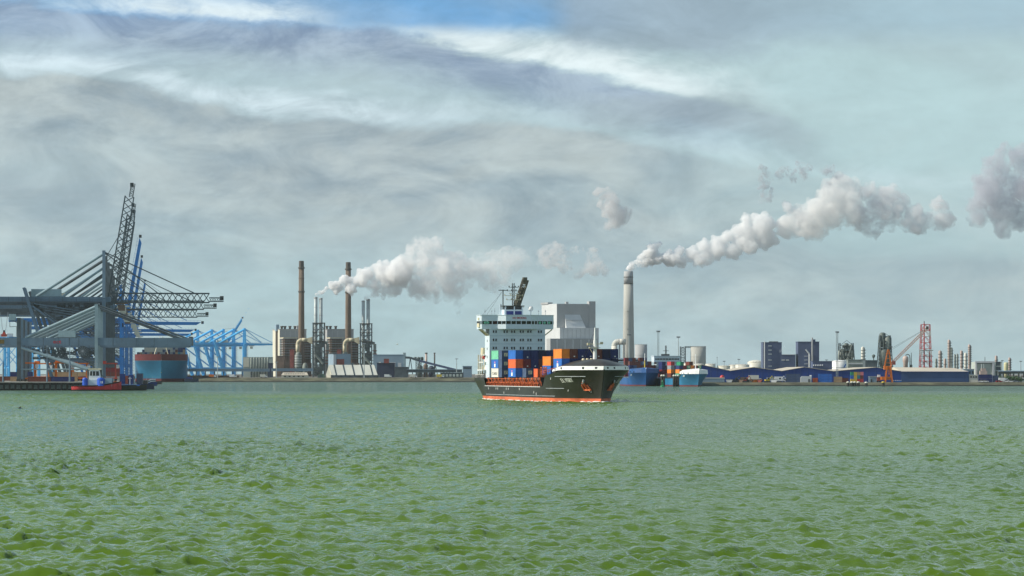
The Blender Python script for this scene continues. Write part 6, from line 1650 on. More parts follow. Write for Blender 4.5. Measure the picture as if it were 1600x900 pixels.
# piles standing before the yard
for px_, yt, lab in ((1325, 596, 'dark pile with pale cap in the group of four'), (1331, 596, 'dark pile with pale cap in the group of four'), (1335.5, 596, 'dark pile with pale cap in the group of four'), (1341, 596, 'dark pile with pale cap in the group of four'), (1353.5, 596.5, 'single dark pile with pale cap between the groups'), (1380, 596, 'dark pile with yellow cap before the orange crane')):
    s = Site('mooring_post', lab, 'mooring post', px_, 2185, 0, 0, 'piles standing before the yard'); rr_ = 2.4 * s.s
    MB().lathe(0, 0, [(rr_, -2), (rr_, s.z(yt + 2.2))], 16).build('pile', M['quay_dark'], s.root, True); MB().lathe(0, 0, [(rr_ * 1.05, s.z(yt + 2.2)), (rr_ * 1.05, s.z(yt + 1)), (rr_ * .6, s.z(yt))], 16).build('cap', M['yellow'] if 'yellow' in lab else M['tank_white'], s.root, True)

# orange harbour crane
s = Site('harbour_crane', 'orange harbour crane with long slanting lattice jib before the sheds', 'crane', 1388, 2275, RZ_)
x_, z_ = s.x, s.z
b = MB()
for px_ in (1383, 1394): [b.bar((x_(px_), y, 0), (x_(1386 if px_ < 1388 else 1391), y * .8, z_(572)), .7) for y in (-2.6, 2.6)]
b.bar((x_(1383), -2.6, 3.4), (x_(1394), -2.6, 3.4), .5); b.bar((x_(1383), -2.6, .6), (x_(1391), -2.2, z_(575)), .4); b.bar((x_(1394), -2.6, .6), (x_(1386), -2.2, z_(575)), .4)
b.build('portal', M['crane_orange'], s.root)
MB().box(x_(1376.5), x_(1391), -2.2, 2.2, z_(593.5), z_(588.5)).build('counterweight', M['crane_orange'], s.root)
MB().box(x_(1381), x_(1393), -2.0, 2.0, z_(577.5), z_(572)).build('slewing_platform', M['crane_orange'], s.root)
b = MB()
for y in (-1.5, 1.5): b.bar((x_(1382), y, z_(573)), (x_(1387.3), y * .4, z_(546)), .6); b.bar((x_(1392.5), y, z_(573)), (x_(1388.5), y * .4, z_(546)), .6)
for py in (567, 560, 553): b.bar((x_(1383.5), -1.2, z_(py)), (x_(1391), -1.2, z_(py)), .35)
b.build('a_frame', M['crane_orange'], s.root)
MB().box(x_(1394), x_(1399), -1.6, .8, z_(570), z_(564)).build('operator_cab', M['rust_red'], s.root)
b = MB(); b.truss((x_(1392), 0, z_(569)), (x_(1448), 0, z_(513.5)), 1.6, 1.5, 16, .32, side=(0, 1, 0)); b.build('jib', mat('jib_pink', (.62, .36, .28), .5), s.root)
b = MB(); b.box(x_(1447), x_(1450.5), -.9, .9, z_(515), z_(510)); b.build('jib_head', M['chimney_dark'], s.root)
b = MB(); b.bar((x_(1388), -.5, z_(547)), (x_(1447), -.5, z_(513)), .13); b.bar((x_(1388), .5, z_(549.5)), (x_(1447), .5, z_(514)), .13); b.build('jib_stay', M['cable'], s.root)
s = Site('red_mobile_plant', 'small red and white loader beside the orange crane', 'loader', 1373, 2280, RZ_)
MB().box(-1.2, 1.2, -1, 1, .8, 3.6).build('body', M['rust_red'], s.root); MB().box(-.8, 1, -.9, .9, 3.6, 5.2).build('cab', M['white_paint'], s.root)
for sx in (-1, 1): MB().tube((sx * .8, -1.1, .6), (sx * .8, 1.1, .6), .6, .6, 12).build('wheel', M['rubber'], s.root)
s = Site('boat_on_slip', 'pale blue upturned pontoon lying under the orange crane', 'pontoon', 1402, 2278, RZ_)
MB().box(-6.5 * s.s, 6.5 * s.s, -1.2, 1.2, .2, s.z(594.8)).build('float', M['box_blue'], s.root)
for i in range(5): MB().box(-6 * s.s + i * 1.2, -6 * s.s + i * 1.2 + .5, -1.3, 1.3, s.z(594.8), s.z(594)).build('cleat', M['white_paint'], s.root)

# masts of light
for px_, yt, D_, lab, lat in ((1308, 517, 2320, 'tall lattice light mast before the third blue gable', True), (1028.5, 516, 2600, 'tall lattice light mast behind the brown containers', True), (1060, 525, 2700, 'tall slim light mast beside the lattice lift tower', False), (983, 521, 2500, 'thin light mast in front of the concrete chimney', False)):
    s = Site('light_mast', lab, 'light mast', px_, D_, RZ_)
    b = MB()
    if lat: b.truss((0, 0, 0), (0, 0, s.z(yt + 2)), 1.2, 1.2, 26, .17)
    else: b.tube((0, 0, 0), (0, 0, s.z(yt + 2)), .5, .25, 8)
    b.build('mast', M['stack_steel'], s.root)
    MB().box(-3 * s.s, 3 * s.s, -1.2, 1.2, s.z(yt + 1.6), s.z(yt + .6)).build('lamp_platform', M['steel_grey'], s.root)
    for dx_ in (-2, 0, 2): MB().box((dx_ - .7) * s.s, (dx_ + .7) * s.s, -1.5, -1.2, s.z(yt + 3), s.z(yt + 1.6)).build('floodlight', M['steel_dark'], s.root)
for px_, yt, D_, lab in ((1131.5, 564, 2900, 'T shaped lamp standing over the first blue gable'), (1154.5, 561, 2900, 'T shaped lamp standing over the second blue gable'), (1566, 563, 2900, 'T shaped lamp beside the pale green building'), (1595, 564, 2600, 'T shaped lamp at the edge of the refinery'), (1291.5, 562, 2900, 'T shaped lamp behind the third blue gable'), (1120.5, 558, 2950, 'thin pole lamp over the pinkish tank')):
    s = Site('street_lamp', lab, 'lamp', px_, D_, RZ_)
    MB().tube((0, 0, 0), (0, 0, s.z(yt)), .28, .2, 8).build('pole', M['steel_grey'], s.root); MB().box(-2.1 * s.s if 'T ' in lab else -.4, 2.1 * s.s if 'T ' in lab else .4, -.4, .4, s.z(yt + .9), s.z(yt)).build('lamp_head', M['steel_dark'], s.root)

# ------------------------------------------------------------------ navy buildings and refinery
B1 = 2950
s = plain_block('navy_tower_building', 'navy blue tower building with white window strips and lower wing', 'building', 1192, 1221.5, 535.5, B1, M['navy_wall'], 22, base=RZ_)
x_, z_ = s.x, s.z
MB().box(x_(1221.6), x_(1243), 0, 22, 0, z_(554.5)).build('low_wing', M['navy_wall'], s.root); MB().box(x_(1221.6), x_(1243.3), -.3, 22.3, z_(554.4), z_(553.6)).build('wing_roof', M['plant_light'], s.root)
for py in (540.5, 547, 553.3, 562.5, 572): MB().box(x_(1200.5), x_(1206), -.25, -.02, z_(py + .6), z_(py - .6)).build('window', M['logo_white'], s.root)
for px_ in (1221, 1228): MB().box(x_(px_), x_(px_ + 5), -.25, -.02, z_(563.1), z_(562)).build('window', M['logo_white'], s.root)
MB().tube((x_(1194.5), -1.2, 0), (x_(1194.5), -1.2, z_(532.5)), .55, .5, 10).build('vent_pipe', M['plant_light'], s.root)
for i in range(6): MB().lathe(x_(1203.5 + i * 2.4), 6, [(.8, z_(535.2)), (.8, z_(533.8)), (.4, z_(533.2))], 8).build('roof_vent', M['steel_dark'], s.root)
s = plain_block('navy_block', 'navy blue block with silver duct pipe and roof tower', 'building', 1247, 1280, 534.5, B1, M['navy_wall'], 24, base=RZ_)
x_, z_ = s.x, s.z
MB().box(x_(1268.5), x_(1274), -.5, 10, z_(536), z_(530.3)).build('roof_tower', M['navy_wall'], s.root); MB().tube((x_(1269), -1.3, z_(574)), (x_(1269), -1.3, z_(527.5)), .75, .7, 10).build('vent_pipe', M['plant_grey'], s.root)
b = MB(); b.path([(x_(1264.5), -1.2, z_(574)), (x_(1264.5), -1.2, z_(553)), (x_(1258.8), -1.2, z_(546))], .7, 10); b.build('duct_pipe', M['plant_light'], s.root)
for py in (556.5, 562.5, 568.5): MB().box(x_(1256.5), x_(1262), -.25, -.02, z_(py + .4), z_(py - .4)).build('window', M['plant_light'], s.root)
s = plain_block('low_navy_building', 'low slate blue building right of the navy block', 'building', 1270, 1305, 565, 2850, M['navy_wall'], 20, base=RZ_)
for i in range(5): MB().lathe(s.x(1271.5 + i * 3.4), -.3, [(1.1 * s.s, s.z(571.5)), (1.1 * s.s, s.z(570.2)), (.2, s.z(569.6))], 8).build('arch_light', M['plant_light'], s.root)
s = tank(1311.5, 11.3, 562.5, 2750, 'white tank with a blue mark behind the third blue gable', 'white_paint', 1.8, RZ_)
MB().bar((s.x(1318), -10.3 * s.s, s.z(574)), (s.x(1321), -6.5 * s.s, s.z(569)), .5, .8).build('blue_mark', M['box_blue'], s.root)
plain_block('grey_process_hall', 'grey green process hall between the white tank and refinery tower', 'building', 1325, 1352, 562.5, 3300, M['refinery_grey'], 22, base=RZ_, parts=(('pipe_band', M['plant_light'], 1326, 1351, 567.5, 569, .5),))
plain_block('slate_hall', 'slate grey hall with sloping top at the foot of the refinery tower', 'building', 1352, 1371, 563.5, 3200, M['crane_dark'], 22, base=RZ_)
for px_, yt, D_, lab in ((1365, 553.5, 3250, 'small dark roof hopper on a stand above the slate hall'),):
    s = Site('roof_hopper', lab, 'hopper', px_, D_, RZ_); MB().lathe(0, 0, [(.5, 0), (.5, s.z(560)), (2.6 * s.s, s.z(556.5)), (2.6 * s.s, s.z(555)), (.4, s.z(yt))], 10).build('hopper', M['refinery_dark'], s.root); MB().bar((-2 * s.s, 0, s.z(559)), (0, 0, s.z(555)), .3).build('strut', M['steel_dark'], s.root)

def process_tower(px0, px1, ytop, D_, lab, levels, taper, mm='refinery_grey', extra=()):
    s = Site('refinery_tower', lab, 'tower', (px0 + px1) / 2, D_, RZ_); k = s.s; w = (px1 - px0) * k / 2; H_ = s.z(ytop)
    b = MB()
    for sx in (-1, 1):
        for sy in (-1, 1): b.bar((sx * w, sy * w, 0), (sx * w * taper, sy * w * taper, H_), .9)
    for i in range(levels):
        z0 = H_ * (i + .5) / levels; f = 1 - (1 - taper) * z0 / H_; ww = w * f
        for sy in (-1, 1): b.bar((-ww, sy * ww, z0), (ww, sy * ww, z0), .5); b.bar((sy * ww, -ww, z0), (sy * ww, ww, z0), .5); b.bar((-ww, -ww, z0), (ww * .0, -ww, z0 + H_ / levels), .35); b.bar((0, -ww, z0 + H_ / levels), (ww, -ww, z0), .35)
    b.build('steel_frame', M['crane_dark'], s.root)
    for i in range(levels):
        z0 = H_ * (i + .5) / levels; f = 1 - (1 - taper) * z0 / H_; MB().box(-w * f * 1.06, w * f * 1.06, -w * f * 1.06, w * f * 1.06, z0 - .25, z0 + .15).build('platform', M['refinery_dark'], s.root)
    for (dx_, r_, y1_, y2_, m2) in extra:
        MB().lathe(dx_ * k, -w * .3, [(r_ * k * .5, s.z(y2_) - r_ * k * .6), (r_ * k, s.z(y2_)), (r_ * k, s.z(y1_)), (r_ * k * .5, s.z(y1_) + r_ * k * .5)], 14).build('vessel', M[m2], s.root, True)
    rr = random.Random(int(px0)); b = MB()
    for i in range(26):
        z0 = rr.uniform(.02, .9) * H_; xx = rr.uniform(-.9, .5) * w; b.box(xx, xx + rr.uniform(.8, 4), -w * rr.uniform(.2, .9), w * .6, z0, z0 + rr.uniform(.8, 3.5))
    for i in range(10): b.tube((rr.uniform(-.9, .9) * w * .85, -w * .9, 0), (rr.uniform(-.9, .9) * w * .8, -w * .8, rr.uniform(.5, .95) * H_), .4, .4, 6)
    b.build('pipework', M[mm], s.root)
    return s
process_tower(1308, 1336, 536, 3400, 'open refinery reactor structure with round vessels behind the light mast', 7, .72, 'refinery_grey', ((-6.5, 6.5, 549, 560, 'refinery_grey'), (6, 6, 541, 558, 'refinery_grey'), (0, 4, 538, 544, 'refinery_dark')))
process_tower(1370, 1395, 524, 3350, 'tall dark green refinery tower with many decks behind the orange crane', 12, .62, 'refinery_dark', ((4, 6.2, 528, 545, 'refinery_grey'), (-4, 5, 522, 540, 'refinery_dark'), (-1, 9, 548, 570, 'refinery_dark')))
def column(px0, px1, ytop, D_, lab, m='column_pink', rings=5):
    s = Site('refinery_column', lab, 'column', (px0 + px1) / 2, D_, RZ_, 0, 'refinery columns'); r_ = (px1 - px0) / 2 * s.s; h = s.z(ytop)
    MB().lathe(0, 0, [(r_ * 1.15, 0), (r_ * 1.12, h * .3), (r_, h * .4), (r_, h - r_ * .8), (r_ * .75, h - .2 * r_), (r_ * .2, h)], 16).build('shell', M[m], s.root, True)
    b_ = MB(); b_.bar((r_ * 1.15, -.3, 0), (r_ * 1.15, -.3, h * .97), .5); b_.build('ladder', M['refinery_dark'], s.root)
    for i in range(rings): 
        zz = h * (.42 + .55 * i / max(1, rings)); b_ = MB(); b_.lathe(0, 0, [(r_ * 1.35, zz), (r_ * 1.38, zz + .35)], 14); b_.box(r_, r_ * 1.9, -r_ * .6, r_ * .6, zz, zz + .9); b_.build('platform', M['refinery_dark'], s.root)
    return s
CL = [(1345.5, 1350.5, 541.5, 3600, 'slim cream refinery column with dark platforms before the grey hall', 'tank_white', 6), (1461, 1464, 560, 3900, 'short dark slim column beside the red lattice tower', 'refinery_grey', 3), (1466.3, 1471, 547.5, 3800, 'stout grey pink column first right of the red lattice tower', 'column_pink', 5),
      (1474.5, 1478, 560, 3700, 'short pink column below the tallest column', 'column_pink', 2), (1480.7, 1484.7, 530.5, 3700, 'tallest pink refinery column', 'column_pink', 8), (1485.3, 1488, 542.5, 3900, 'grey column close behind the tallest one', 'refinery_grey', 6),
      (1490.5, 1493, 553, 3800, 'short twin grey column with ladders', 'refinery_grey', 4), (1494.3, 1497, 552.5, 3820, 'short grey column right of its twin', 'refinery_grey', 4), (1500.2, 1504, 547.5, 3750, 'rounded top pink column of middle height', 'column_pink', 5), (1506.5, 1510.5, 551, 3850, 'cream grey column between two pink ones', 'tank_white', 4),
      (1512.5, 1516.5, 538, 3700, 'tall pink column with platforms on its shady side', 'column_pink', 9), (1554.5, 1558, 555.5, 3500, 'pink column rising over the pale green building', 'column_pink', 3), (1575.5, 1579, 558.5, 3500, 'pink column with dark frame by the cream vessel', 'column_pink', 5), (1519, 1523.5, 566, 3300, 'short white domed column left of the pale green building', 'tank_white', 1)]
for a_, c_, yt, D_, lab, m_, rg in CL: column(a_, c_, yt, D_, lab, m_, rg)
s = Site('dome_vessel', 'pale domed vessel with a looping pipe behind the crane jib', 'vessel', 1415, 3600, RZ_); k = s.s
MB().lathe(0, 0, [(3.6 * k, 0), (3.6 * k, s.z(567)), (4.6 * k, s.z(565)), (4.6 * k, s.z(559)), (3.4 * k, s.z(557)), (.5, s.z(556))], 18).build('shell', M['column_pink'], s.root, True)
b = MB(); b.path([(0, 0, s.z(556)), (1 * k, 0, s.z(554.3)), (4 * k, 0, s.z(553.8)), (6.3 * k, 0, s.z(555.5)), (6.8 * k, 0, s.z(560)), (6.8 * k, 0, 0)], .7 * k, 8); b.build('overhead_pipe', M['refinery_dark'], s.root)
for px_, yt, lab in ((1424, 551, 'thin dark vent pole right of the domed vessel'), (1539, 557.5, 'thin aerial pole on the pale green building')):
    s = Site('vent_pole', lab, 'pole', px_, 3600, RZ_); MB().tube((0, 0, 0), (0, 0, s.z(yt)), .7, .3, 8).build('pole', M['refinery_dark'], s.root); MB().box(-1, 1, -1, 1, 0, s.z(570)).build('base', M['refinery_dark'], s.root)
# red and white lattice flare tower
s = Site('flare_tower', 'tall red lattice flare tower with central riser behind the crane jib', 'tower', 1446, 3500, RZ_); k = s.s; H_ = s.z(507)
n_ = 9
for i in range(n_):
    z0, z1 = H_ * i / n_, H_ * (i + 1) / n_; w0, w1 = (9.5 - 3.0 * i / n_) * k, (9.5 - 3.0 * (i + 1) / n_) * k; t_ = MB()
    for sx in (-1, 1):
        for sy in (-1, 1): t_.bar((sx * w0, sy * w0, z0), (sx * w1, sy * w1, z1), .75)
        t_.bar((-w0, sx * w0, z0), (w0, sx * w0, z0), .5); t_.bar((sx * w0, -w0, z0), (sx * w0, w0, z0), .5)
        t_.bar((-w0, sx * w0, z0), (0, sx * w1, z1), .38); t_.bar((0, sx * w1, z1), (w0, sx * w0, z0), .38)
        if i == n_ - 1: t_.bar((-w1, sx * w1, z1), (w1, sx * w1, z1), .5)
    t_.build('frame_section', M['tower_red'] if i % 3 != 1 else M['column_pink'], s.root)
MB().tube((-2 * k, 0, 0), (-2 * k, 0, s.z(505)), 1.3 * k, .9 * k, 12).build('riser', M['tower_red'], s.root); MB().tube((-2 * k, 0, s.z(505)), (-2 * k, 0, s.z(501.5)), .7 * k, .6 * k, 10).build('flare_tip', M['chimney_dark'], s.root)
MB().tube((6 * k, -2, 0), (6 * k, -2, s.z(549)), .9 * k, .9 * k, 10).build('knockout_pipe', M['tower_red'], s.root)
for py in (548, 557, 566): MB().box(-9 * k, 11.5 * k, -6 * k, 6 * k, s.z(py), s.z(py) + .6).build('platform', M['refinery_dark'], s.root)
# pale green building with portal frame
s = Site('portal_building', 'pale green building with a big framed front right of the refinery', 'building', 1524, 2800, RZ_); k = s.s
MB().box(0, 30 * k, 1.5, 24, 0, s.z(565.5)).build('wall', M['pale_green'], s.root)
b = MB(); b.box(0, 2.5 * k, 0, 1.4, 0, s.z(567)); b.box(26.5 * k, 30 * k, 0, 1.4, 0, s.z(567)); b.box(-.2, 30.2 * k, -.1, 1.4, s.z(567), s.z(564.3)); b.build('portal_frame', M['plant_light'], s.root)
MB().box(2.6 * k, 26.4 * k, 1.1, 1.45, s.z(568), s.z(567.2)).build('painted_shade', M['crane_dark'], s.root)  # dark strip painted as the shadow under the beam
b = MB(); b.box(6 * k, 17 * k, -6, -1, 0, s.z(579.5)); b.box(8 * k, 15 * k, -5.5, -2, s.z(579.5), s.z(575.5)); b.build('compressor_house', M['column_pink'], s.root)
for dx_ in (9, 12.5): MB().tube((dx_ * k, -3, s.z(575.5)), (dx_ * k, -3, s.z(568.5)), .4, .3, 8).build('exhaust_pipe', M['stack_steel'], s.root)
s = plain_block('stair_block', 'grey green framed block joined to the pale green building', 'building', 1554.5, 1565, 566, 2820, M['crane_dark'], 18, base=RZ_, parts=(('frame_post', M['pale_green'], 1554.5, 1556, 566, 590, .6), ('frame_post', M['pale_green'], 1563.5, 1565, 566, 590, .6), ('landing', M['pale_green'], 1556, 1563.5, 571.5, 573, .5), ('landing', M['plant_light'], 1553, 1563, 578.5, 580, 1.5)))
s = Site('cream_vessel', 'round topped cream vessel on legs beside the pink column', 'vessel', 1572, 3200, RZ_); k = s.s
MB().lathe(0, 0, [(3.2 * k, 0), (3.5 * k, s.z(580)), (3.7 * k, s.z(568.5)), (3.0 * k, s.z(566.5)), (.4, s.z(566))], 18).build('shell', mat('vessel_cream', (.50, .48, .28), .5), s.root, True); MB().lathe(0, 0, [(4.1 * k, s.z(582.5)), (4.1 * k, s.z(581.5))], 18).build('gallery', M['refinery_dark'], s.root)
s = Site('pipe_rack', 'low grey pipe rack running out past the cream vessel', 'pipe rack', 1560, 2600, RZ_); k = s.s
for i in range(5): MB().tube((0, i * 1.2, s.z(580 + i * .8)), (60 * k, i * 1.2, s.z(580 + i * .8)), .45, .45, 8).build('pipe', M['refinery_grey'] if i % 2 else M['panel_blue_grey'], s.root)
for i in range(8): MB().box(i * 8 * k, i * 8 * k + .5, 0, 5, 0, s.z(579)).build('support', M['refinery_dark'], s.root)
plain_block('yard_office', 'cream two storey office with dark windows beside the long blue shed', 'building', 1514.5, 1528, 586.5, 2330, M['tank_white'], 8, base=RZ_, parts=tuple(('window', M['glass_dark'], 1516 + i * 4, 1518.6 + i * 4, 588, 590, .15) for i in range(3)))
plain_block('edge_shed', 'low pale shed with white roof at the edge of the yard', 'shed', 1590, 1612, 591.5, 2320, M['pale_green'], 10, base=RZ_, roof=M['white_paint'])

# bushes and far trees
def bush(px_, D_, base, r_, h_, lab, name='bush', grp='bushes in the yard', trunk=False):
    rb_ = random.Random(int(px_ * 7)); root = thing(name, lab, 'tree' if trunk else 'bush', (X(px_, D_), D_, base), 0, grp)
    b = MB()
    for i in range(420):
        while True:
            v = Vector((rb_.uniform(-1, 1), rb_.uniform(-1, 1), rb_.uniform(-1, 1)))
            if .35 < v.length < 1: break
        lump = 1 + .28 * math.sin(5 * v.x + px_) * math.cos(4 * v.z)
        c_ = Vector((v.x * r_ * lump, v.y * r_ * lump, h_ * .55 + v.z * h_ * .48 * lump))
        u_ = Vector((rb_.uniform(-1, 1), rb_.uniform(-1, 1), rb_.uniform(-1, 1))).normalized(); w_ = u_.orthogonal().normalized(); t_ = r_ * rb_.uniform(.09, .2)
        b.add([c_ - u_ * t_, c_ + w_ * t_ * .6, c_ + u_ * t_, c_ - w_ * t_ * .6], [(0, 1, 2, 3)])
    b.build('crown' if trunk else 'foliage', M['leaf'], root)
    b = MB(); b.tube((0, 0, 0), (0, 0, h_ * .5), r_ * .08, r_ * .05, 7)
    for a in range(5): b.tube((0, 0, h_ * .25), (r_ * .5 * math.cos(a * 1.3), r_ * .5 * math.sin(a * 1.3), h_ * .65), r_ * .04, r_ * .02, 5)
    b.build('trunk' if trunk else 'stem', M['bark'], root)
bl_ = [(1563, 4.0, 3.8), (1569, 3.4, 3.2), (1575, 4.5, 4.2), (1581, 4.2, 3.8), (1587, 4.6, 4.0), (1593, 4.2, 3.4)]
for i, (px_, r_, h_) in enumerate(bl_): bush(px_, 2310, RZ_, r_ * .62, h_, 'green bush in the hedge behind the parked cars')
# ------------------------------------------------------------------ steam plumes
import bmesh
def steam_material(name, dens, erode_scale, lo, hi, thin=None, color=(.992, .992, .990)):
    """even-coloured water vapour; density broken up by noise in world space, thinning along the drift"""
    m = bpy.data.materials.new(name); m.use_nodes = True; t = m.node_tree; h = NG(t)
    for n in list(t.nodes): t.nodes.remove(n)
    out = t.nodes.new('ShaderNodeOutputMaterial'); pv = t.nodes.new('ShaderNodeVolumePrincipled')
    pos = t.nodes.new('ShaderNodeNewGeometry').outputs['Position']
    n1 = h.noise(pos, erode_scale, 6, .68, .6)
    n2 = h.noise(pos, erode_scale * 4.2, 4, .62, .4)
    d = h.ramp(h.m('ADD', h.m('MULTIPLY', n1, .62), h.m('MULTIPLY', n2, .38)), lo + .08, hi - .03, .0, 1.35)
    if thin:
        sp = t.nodes.new('ShaderNodeSeparateXYZ'); t.links.new(pos, sp.inputs[0])
        f = h.ramp(sp.outputs[0], thin[0], thin[1], 1.0, thin[2], smooth=False)
        d = h.m('MULTIPLY', d, f)
    t.links.new(h.m('MULTIPLY', d, dens), pv.inputs['Density'])
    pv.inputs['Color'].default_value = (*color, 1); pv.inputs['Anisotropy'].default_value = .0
    t.links.new(pv.outputs[0], out.inputs['Volume'])
    return m

PLUMES = []
_b = bmesh.new(); bmesh.ops.create_icosphere(_b, subdivisions=2, radius=1.0); _b.verts.ensure_lookup_table()
ICO_V = np.array([v.co[:] for v in _b.verts]); ICO_F = np.array([[v.index for v in f.verts] for f in _b.faces]); _b.free()
def plume(label, puffs, D, m, seed, voxel, disp, disp_scale, name='steam_plume'):
    """puffs: (px, py, radius px) -> one billowing closed skin round the vapour"""
    rs = random.Random(seed); k = D / FPX
    full = list(puffs)
    for px_, py_, r_ in puffs:      # smaller billows budding from each puff
        for i in range(9):
            a = rs.uniform(0, 2 * math.pi); rr = r_ * rs.uniform(.22, .5)
            full.append((px_ + math.cos(a) * r_ * rs.uniform(.7, 1.0), py_ + math.sin(a) * r_ * rs.uniform(.7, 1.0), rr))
    vs = []; fs = []; nv = 0
    for px_, py_, r_ in full:
        c_ = np.array((X(px_, D), D + rs.uniform(-.5, .5) * r_ * k, Z(py_, D)))
        vs.append(ICO_V * (r_ * k) * np.array((1, 1, rs.uniform(.85, 1.05))) + c_); fs.append(ICO_F + nv); nv += len(ICO_V)
    me = bpy.data.meshes.new(name); me.from_pydata(np.concatenate(vs).tolist(), [], np.concatenate(fs).tolist())
    o = bpy.data.objects.new(name, me); COL.objects.link(o)
    rm = o.modifiers.new('union', 'REMESH'); rm.mode = 'VOXEL'; rm.voxel_size = voxel
    for i, (st, sc) in enumerate(((disp, disp_scale), (disp * .5, disp_scale * .42), (disp * .26, disp_scale * .17))):
        tx = bpy.data.textures.new(f'billow_{seed}_{i}', 'CLOUDS'); tx.noise_scale = sc; tx.noise_depth = 2; tx.noise_basis = 'ORIGINAL_PERLIN'
        md = o.modifiers.new(f'billow_{i}', 'DISPLACE'); md.texture = tx; md.strength = st; md.mid_level = .5; md.texture_coords = 'LOCAL'
    PLUMES.append((o, m))
    o['label'] = label; o['category'] = 'steam'; o['kind'] = 'stuff'
    return o
def along(path, seed, n, spread, rk=(.38, .68)):
    """smaller puffs scattered round a polyline of (px, py, radius)"""
    rs = random.Random(seed); out = []
    for (a, b_) in zip(path[:-1], path[1:]):
        for i in range(n):
            f = (i + rs.random()) / n
            x = a[0] + (b_[0] - a[0]) * f; y = a[1] + (b_[1] - a[1]) * f; r_ = a[2] + (b_[2] - a[2]) * f
            an = rs.uniform(0, 2 * math.pi); q_ = rs.random() ** .5 * spread
            out.append((x + math.cos(an) * r_ * q_, y + math.sin(an) * r_ * q_, r_ * rs.uniform(*rk)))
    return out
D1 = 4330
p1 = along([(494, 461, 3.2), (507, 455, 6), (525, 449, 10), (550, 443, 15), (585, 438, 22), (612, 432, 26), (640, 430, 32)], 1, 7, .75)
p1 += along([(568, 466, 3), (576, 463, 6), (590, 459, 9), (606, 452, 10), (620, 447, 14)], 2, 5, .7)
plume('dense white steam leaving the pair of slim steel stacks', p1, D1, steam_material('steam_dense', .50, .05, .30, .56, (X(496, D1), X(580, D1), .32)), 3, 1.1, 4.5, 7)
p2 = along([(648, 416, 26), (668, 396, 26), (682, 388, 20)], 4, 8, .8) + along([(640, 438, 28), (672, 425, 34), (705, 425, 36), (745, 425, 32), (785, 418, 26), (812, 412, 20)], 5, 9, .8) + along([(690, 440, 24), (712, 462, 16), (716, 480, 8), (713, 489, 4)], 6, 5, .7)
plume('broad greying drift of steam downwind of the slim stacks', p2, D1, steam_material('steam_drift', .085, .035, .34, .60, (X(640, D1), X(815, D1), .30), (.982, .978, .972)), 7, 1.5, 8, 10)
p3 = along([(840, 396, 14), (866, 404, 20), (893, 410, 23), (920, 410, 20), (938, 418, 13)], 8, 9, .85)
plume('thin grey wisp of steam left of the concrete chimney plume', p3, D1, steam_material('steam_wisp', .075, .035, .38, .62, None, (.91, .90, .895)), 9, 1.3, 5, 9)
D2 = 4600
p4 = along([(981, 420, 5), (990, 413, 8), (1005, 405, 12), (1028, 398, 17), (1055, 401, 15), (1085, 398, 17), (1115, 392, 20), (1145, 382, 22), (1175, 368, 27), (1205, 362, 26)], 10, 7, .75)
p4 += along([(1020, 388, 10), (1032, 384, 8)], 11, 4, .7) + along([(1170, 350, 15), (1168, 340, 10)], 12, 4, .6) + along([(1232, 330, 14), (1236, 322, 9)], 13, 4, .6)
plume('dense white steam leaving the huge concrete chimney', p4, D2, steam_material('steam_chimney', .40, .045, .30, .56, (X(984, D2), X(1090, D2), .30)), 14, 1.1, 5, 8)
p5 = along([(1215, 356, 26), (1245, 348, 28), (1280, 335, 32), (1305, 315, 34), (1322, 305, 28), (1345, 325, 26)], 15, 8, .75)
plume('rolling cream steam cloud in the middle of the chimney plume', p5, D2, steam_material('steam_roll', .085, .035, .30, .56, (X(1220, D2), X(1350, D2), .6), (.985, .98, .972)), 16, 1.4, 8, 10)
p6 = along([(1350, 320, 27), (1385, 318, 26), (1412, 322, 20)], 17, 9, .85) + along([(1345, 348, 17), (1385, 352, 18), (1425, 348, 20), (1455, 335, 24), (1472, 342, 16)], 18, 8, .9)
plume('grey tail of the chimney plume breaking apart', p6, D2, steam_material('steam_tail', .075, .035, .32, .58, None, (.90, .90, .91)), 19, 1.4, 6, 9)  # greyed colour stands in for cloud shadow on the tail
p7 = along([(938, 308, 11), (955, 312, 18), (964, 335, 22), (950, 350, 15)], 20, 8, .8)
plume('small lone puff of steam high above the grey power block', p7, D2, steam_material('steam_puff', .09, .035, .32, .58, None, (.88, .87, .87)), 21, 1.3, 5, 9)
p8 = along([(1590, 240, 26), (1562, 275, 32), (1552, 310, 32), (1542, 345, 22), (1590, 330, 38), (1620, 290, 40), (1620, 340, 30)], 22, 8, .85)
plume('large drifting grey steam cloud at the end of the plume', p8, D2, steam_material('steam_cloud', .050, .028, .30, .58, None, (.72, .73, .78)), 23, 1.8, 9, 13)  # dull grey colour paints in the shadow of the clouds
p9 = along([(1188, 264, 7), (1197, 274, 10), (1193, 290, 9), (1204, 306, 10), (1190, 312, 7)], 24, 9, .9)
plume('faint shred of steam above the rising plume', p9, D2, steam_material('steam_shred', .15, .10, .40, .60, None, (.66, .69, .73)), 25, .9, 2.2, 5)  # vapour coloured darker, as if shaded by cloud
p10 = along([(1220, 272, 9), (1242, 268, 13), (1264, 263, 9)], 26, 12, .95) + along([(1288, 276, 12), (1302, 272, 14)], 27, 8, .9)
plume('faint shreds of steam over the top of the plume', p10, D2, steam_material('steam_shreds', .15, .10, .40, .60, None, (.66, .69, .73)), 28, .9, 2.2, 5)  # cloud shade put into the colour of these shreds too
p11 = along([(1219, 549, 2.5), (1222, 546, 4), (1226, 542, 3)], 29, 4, .8)
plume('small bluish puff of steam at the corner of the navy tower', p11, 2930, steam_material('steam_small', .10, .15, .3, .6, None, (.80, .86, .9)), 30, .4, .9, 2)

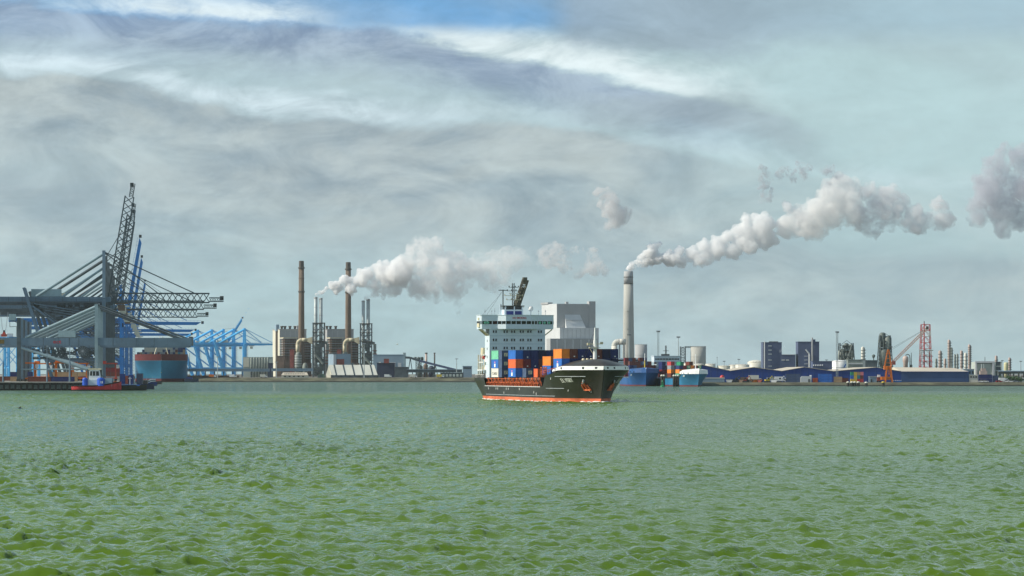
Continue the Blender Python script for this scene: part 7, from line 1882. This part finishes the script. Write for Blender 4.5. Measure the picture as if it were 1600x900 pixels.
dg = bpy.context.evaluated_depsgraph_get()
for o, m in PLUMES:
    me2 = bpy.data.meshes.new_from_object(o.evaluated_get(dg)); old = o.data; o.modifiers.clear(); o.data = me2; bpy.data.meshes.remove(old); me2.name = o.name
    me2.materials.clear(); me2.materials.append(m)
    co = np.empty(len(me2.vertices) * 3, dtype=np.float32); me2.vertices.foreach_get('co', co); c0 = co.reshape(-1, 3).mean(0); c0[2] = 0
    me2.transform(Matrix.Translation(-Vector(c0.tolist()))); o.location = c0.tolist()

# ------------------------------------------------------------------ gulls
def gull(px_, py_, D_, span, m, label, rz):
    r = thing('gull', label, 'bird', (X(px_, D_), D_, Z(py_, D_)), rz)
    b = MB(); prof = [(.02, -.5), (.10, -.3), (.15, 0), (.12, .25), (.07, .38), (.09, .46), (.05, .56), (.01, .66)]
    n = 10; vs = []
    for r_, x in prof:
        for i in range(n): a = 2 * math.pi * i / n; vs.append((x * span * .5, r_ * span * .5 * math.cos(a), r_ * span * .5 * math.sin(a)))
    b.add(vs, [(k*n+i, k*n+(i+1) % n, (k+1)*n+(i+1) % n, (k+1)*n+i) for k in range(len(prof)-1) for i in range(n)])
    # wings belong to the one body mesh
    for sy in (-1, 1):
        w = [(.16, .08, .08), (.20, .5, .30), (-.02, 1.0, .22)]; t = [(-.16, .08, .07), (-.10, .5, .28), (-.12, 1.0, .215)]
        up = [(x * span * .5, sy * y * span * .5, z * span * .5) for x, y, z in w + t]; dn = [(x, y, z - .02 * span) for x, y, z in up]
        b.add(up + dn, [(0, 1, 4, 3), (1, 2, 5, 4), (9, 10, 7, 6), (10, 11, 8, 7), (0, 6, 7, 1), (1, 7, 8, 2), (3, 4, 10, 9), (4, 5, 11, 10), (2, 8, 11, 5)])
    b.build('body', m, r, True)
gull(621, 538, 1100, 1.5, M['white_paint'], 'white gull flying in front of the pale sky beside the lattice stacks', math.radians(200))
gull(31, 637.5, 330, .9, M['steel_dark'], 'dark bird skimming low over the green water', math.radians(10))

# ------------------------------------------------------------------ haze: thin even sea air round the whole place
hz = MB().box(-17500, 17500, -17500, 17500, -5, 420).build('haze', None)
hz['kind'] = 'stuff'
hm = bpy.data.materials.new('sea_haze'); hm.use_nodes = True
for n in list(hm.node_tree.nodes): hm.node_tree.nodes.remove(n)
ho_ = hm.node_tree.nodes.new('ShaderNodeOutputMaterial'); hv = hm.node_tree.nodes.new('ShaderNodeVolumePrincipled')
hv.inputs['Color'].default_value = (.86, .93, .97, 1); hv.inputs['Density'].default_value = .000015; hv.inputs['Anisotropy'].default_value = .3
hm.node_tree.links.new(hv.outputs[0], ho_.inputs['Volume']); hz.data.materials.append(hm)
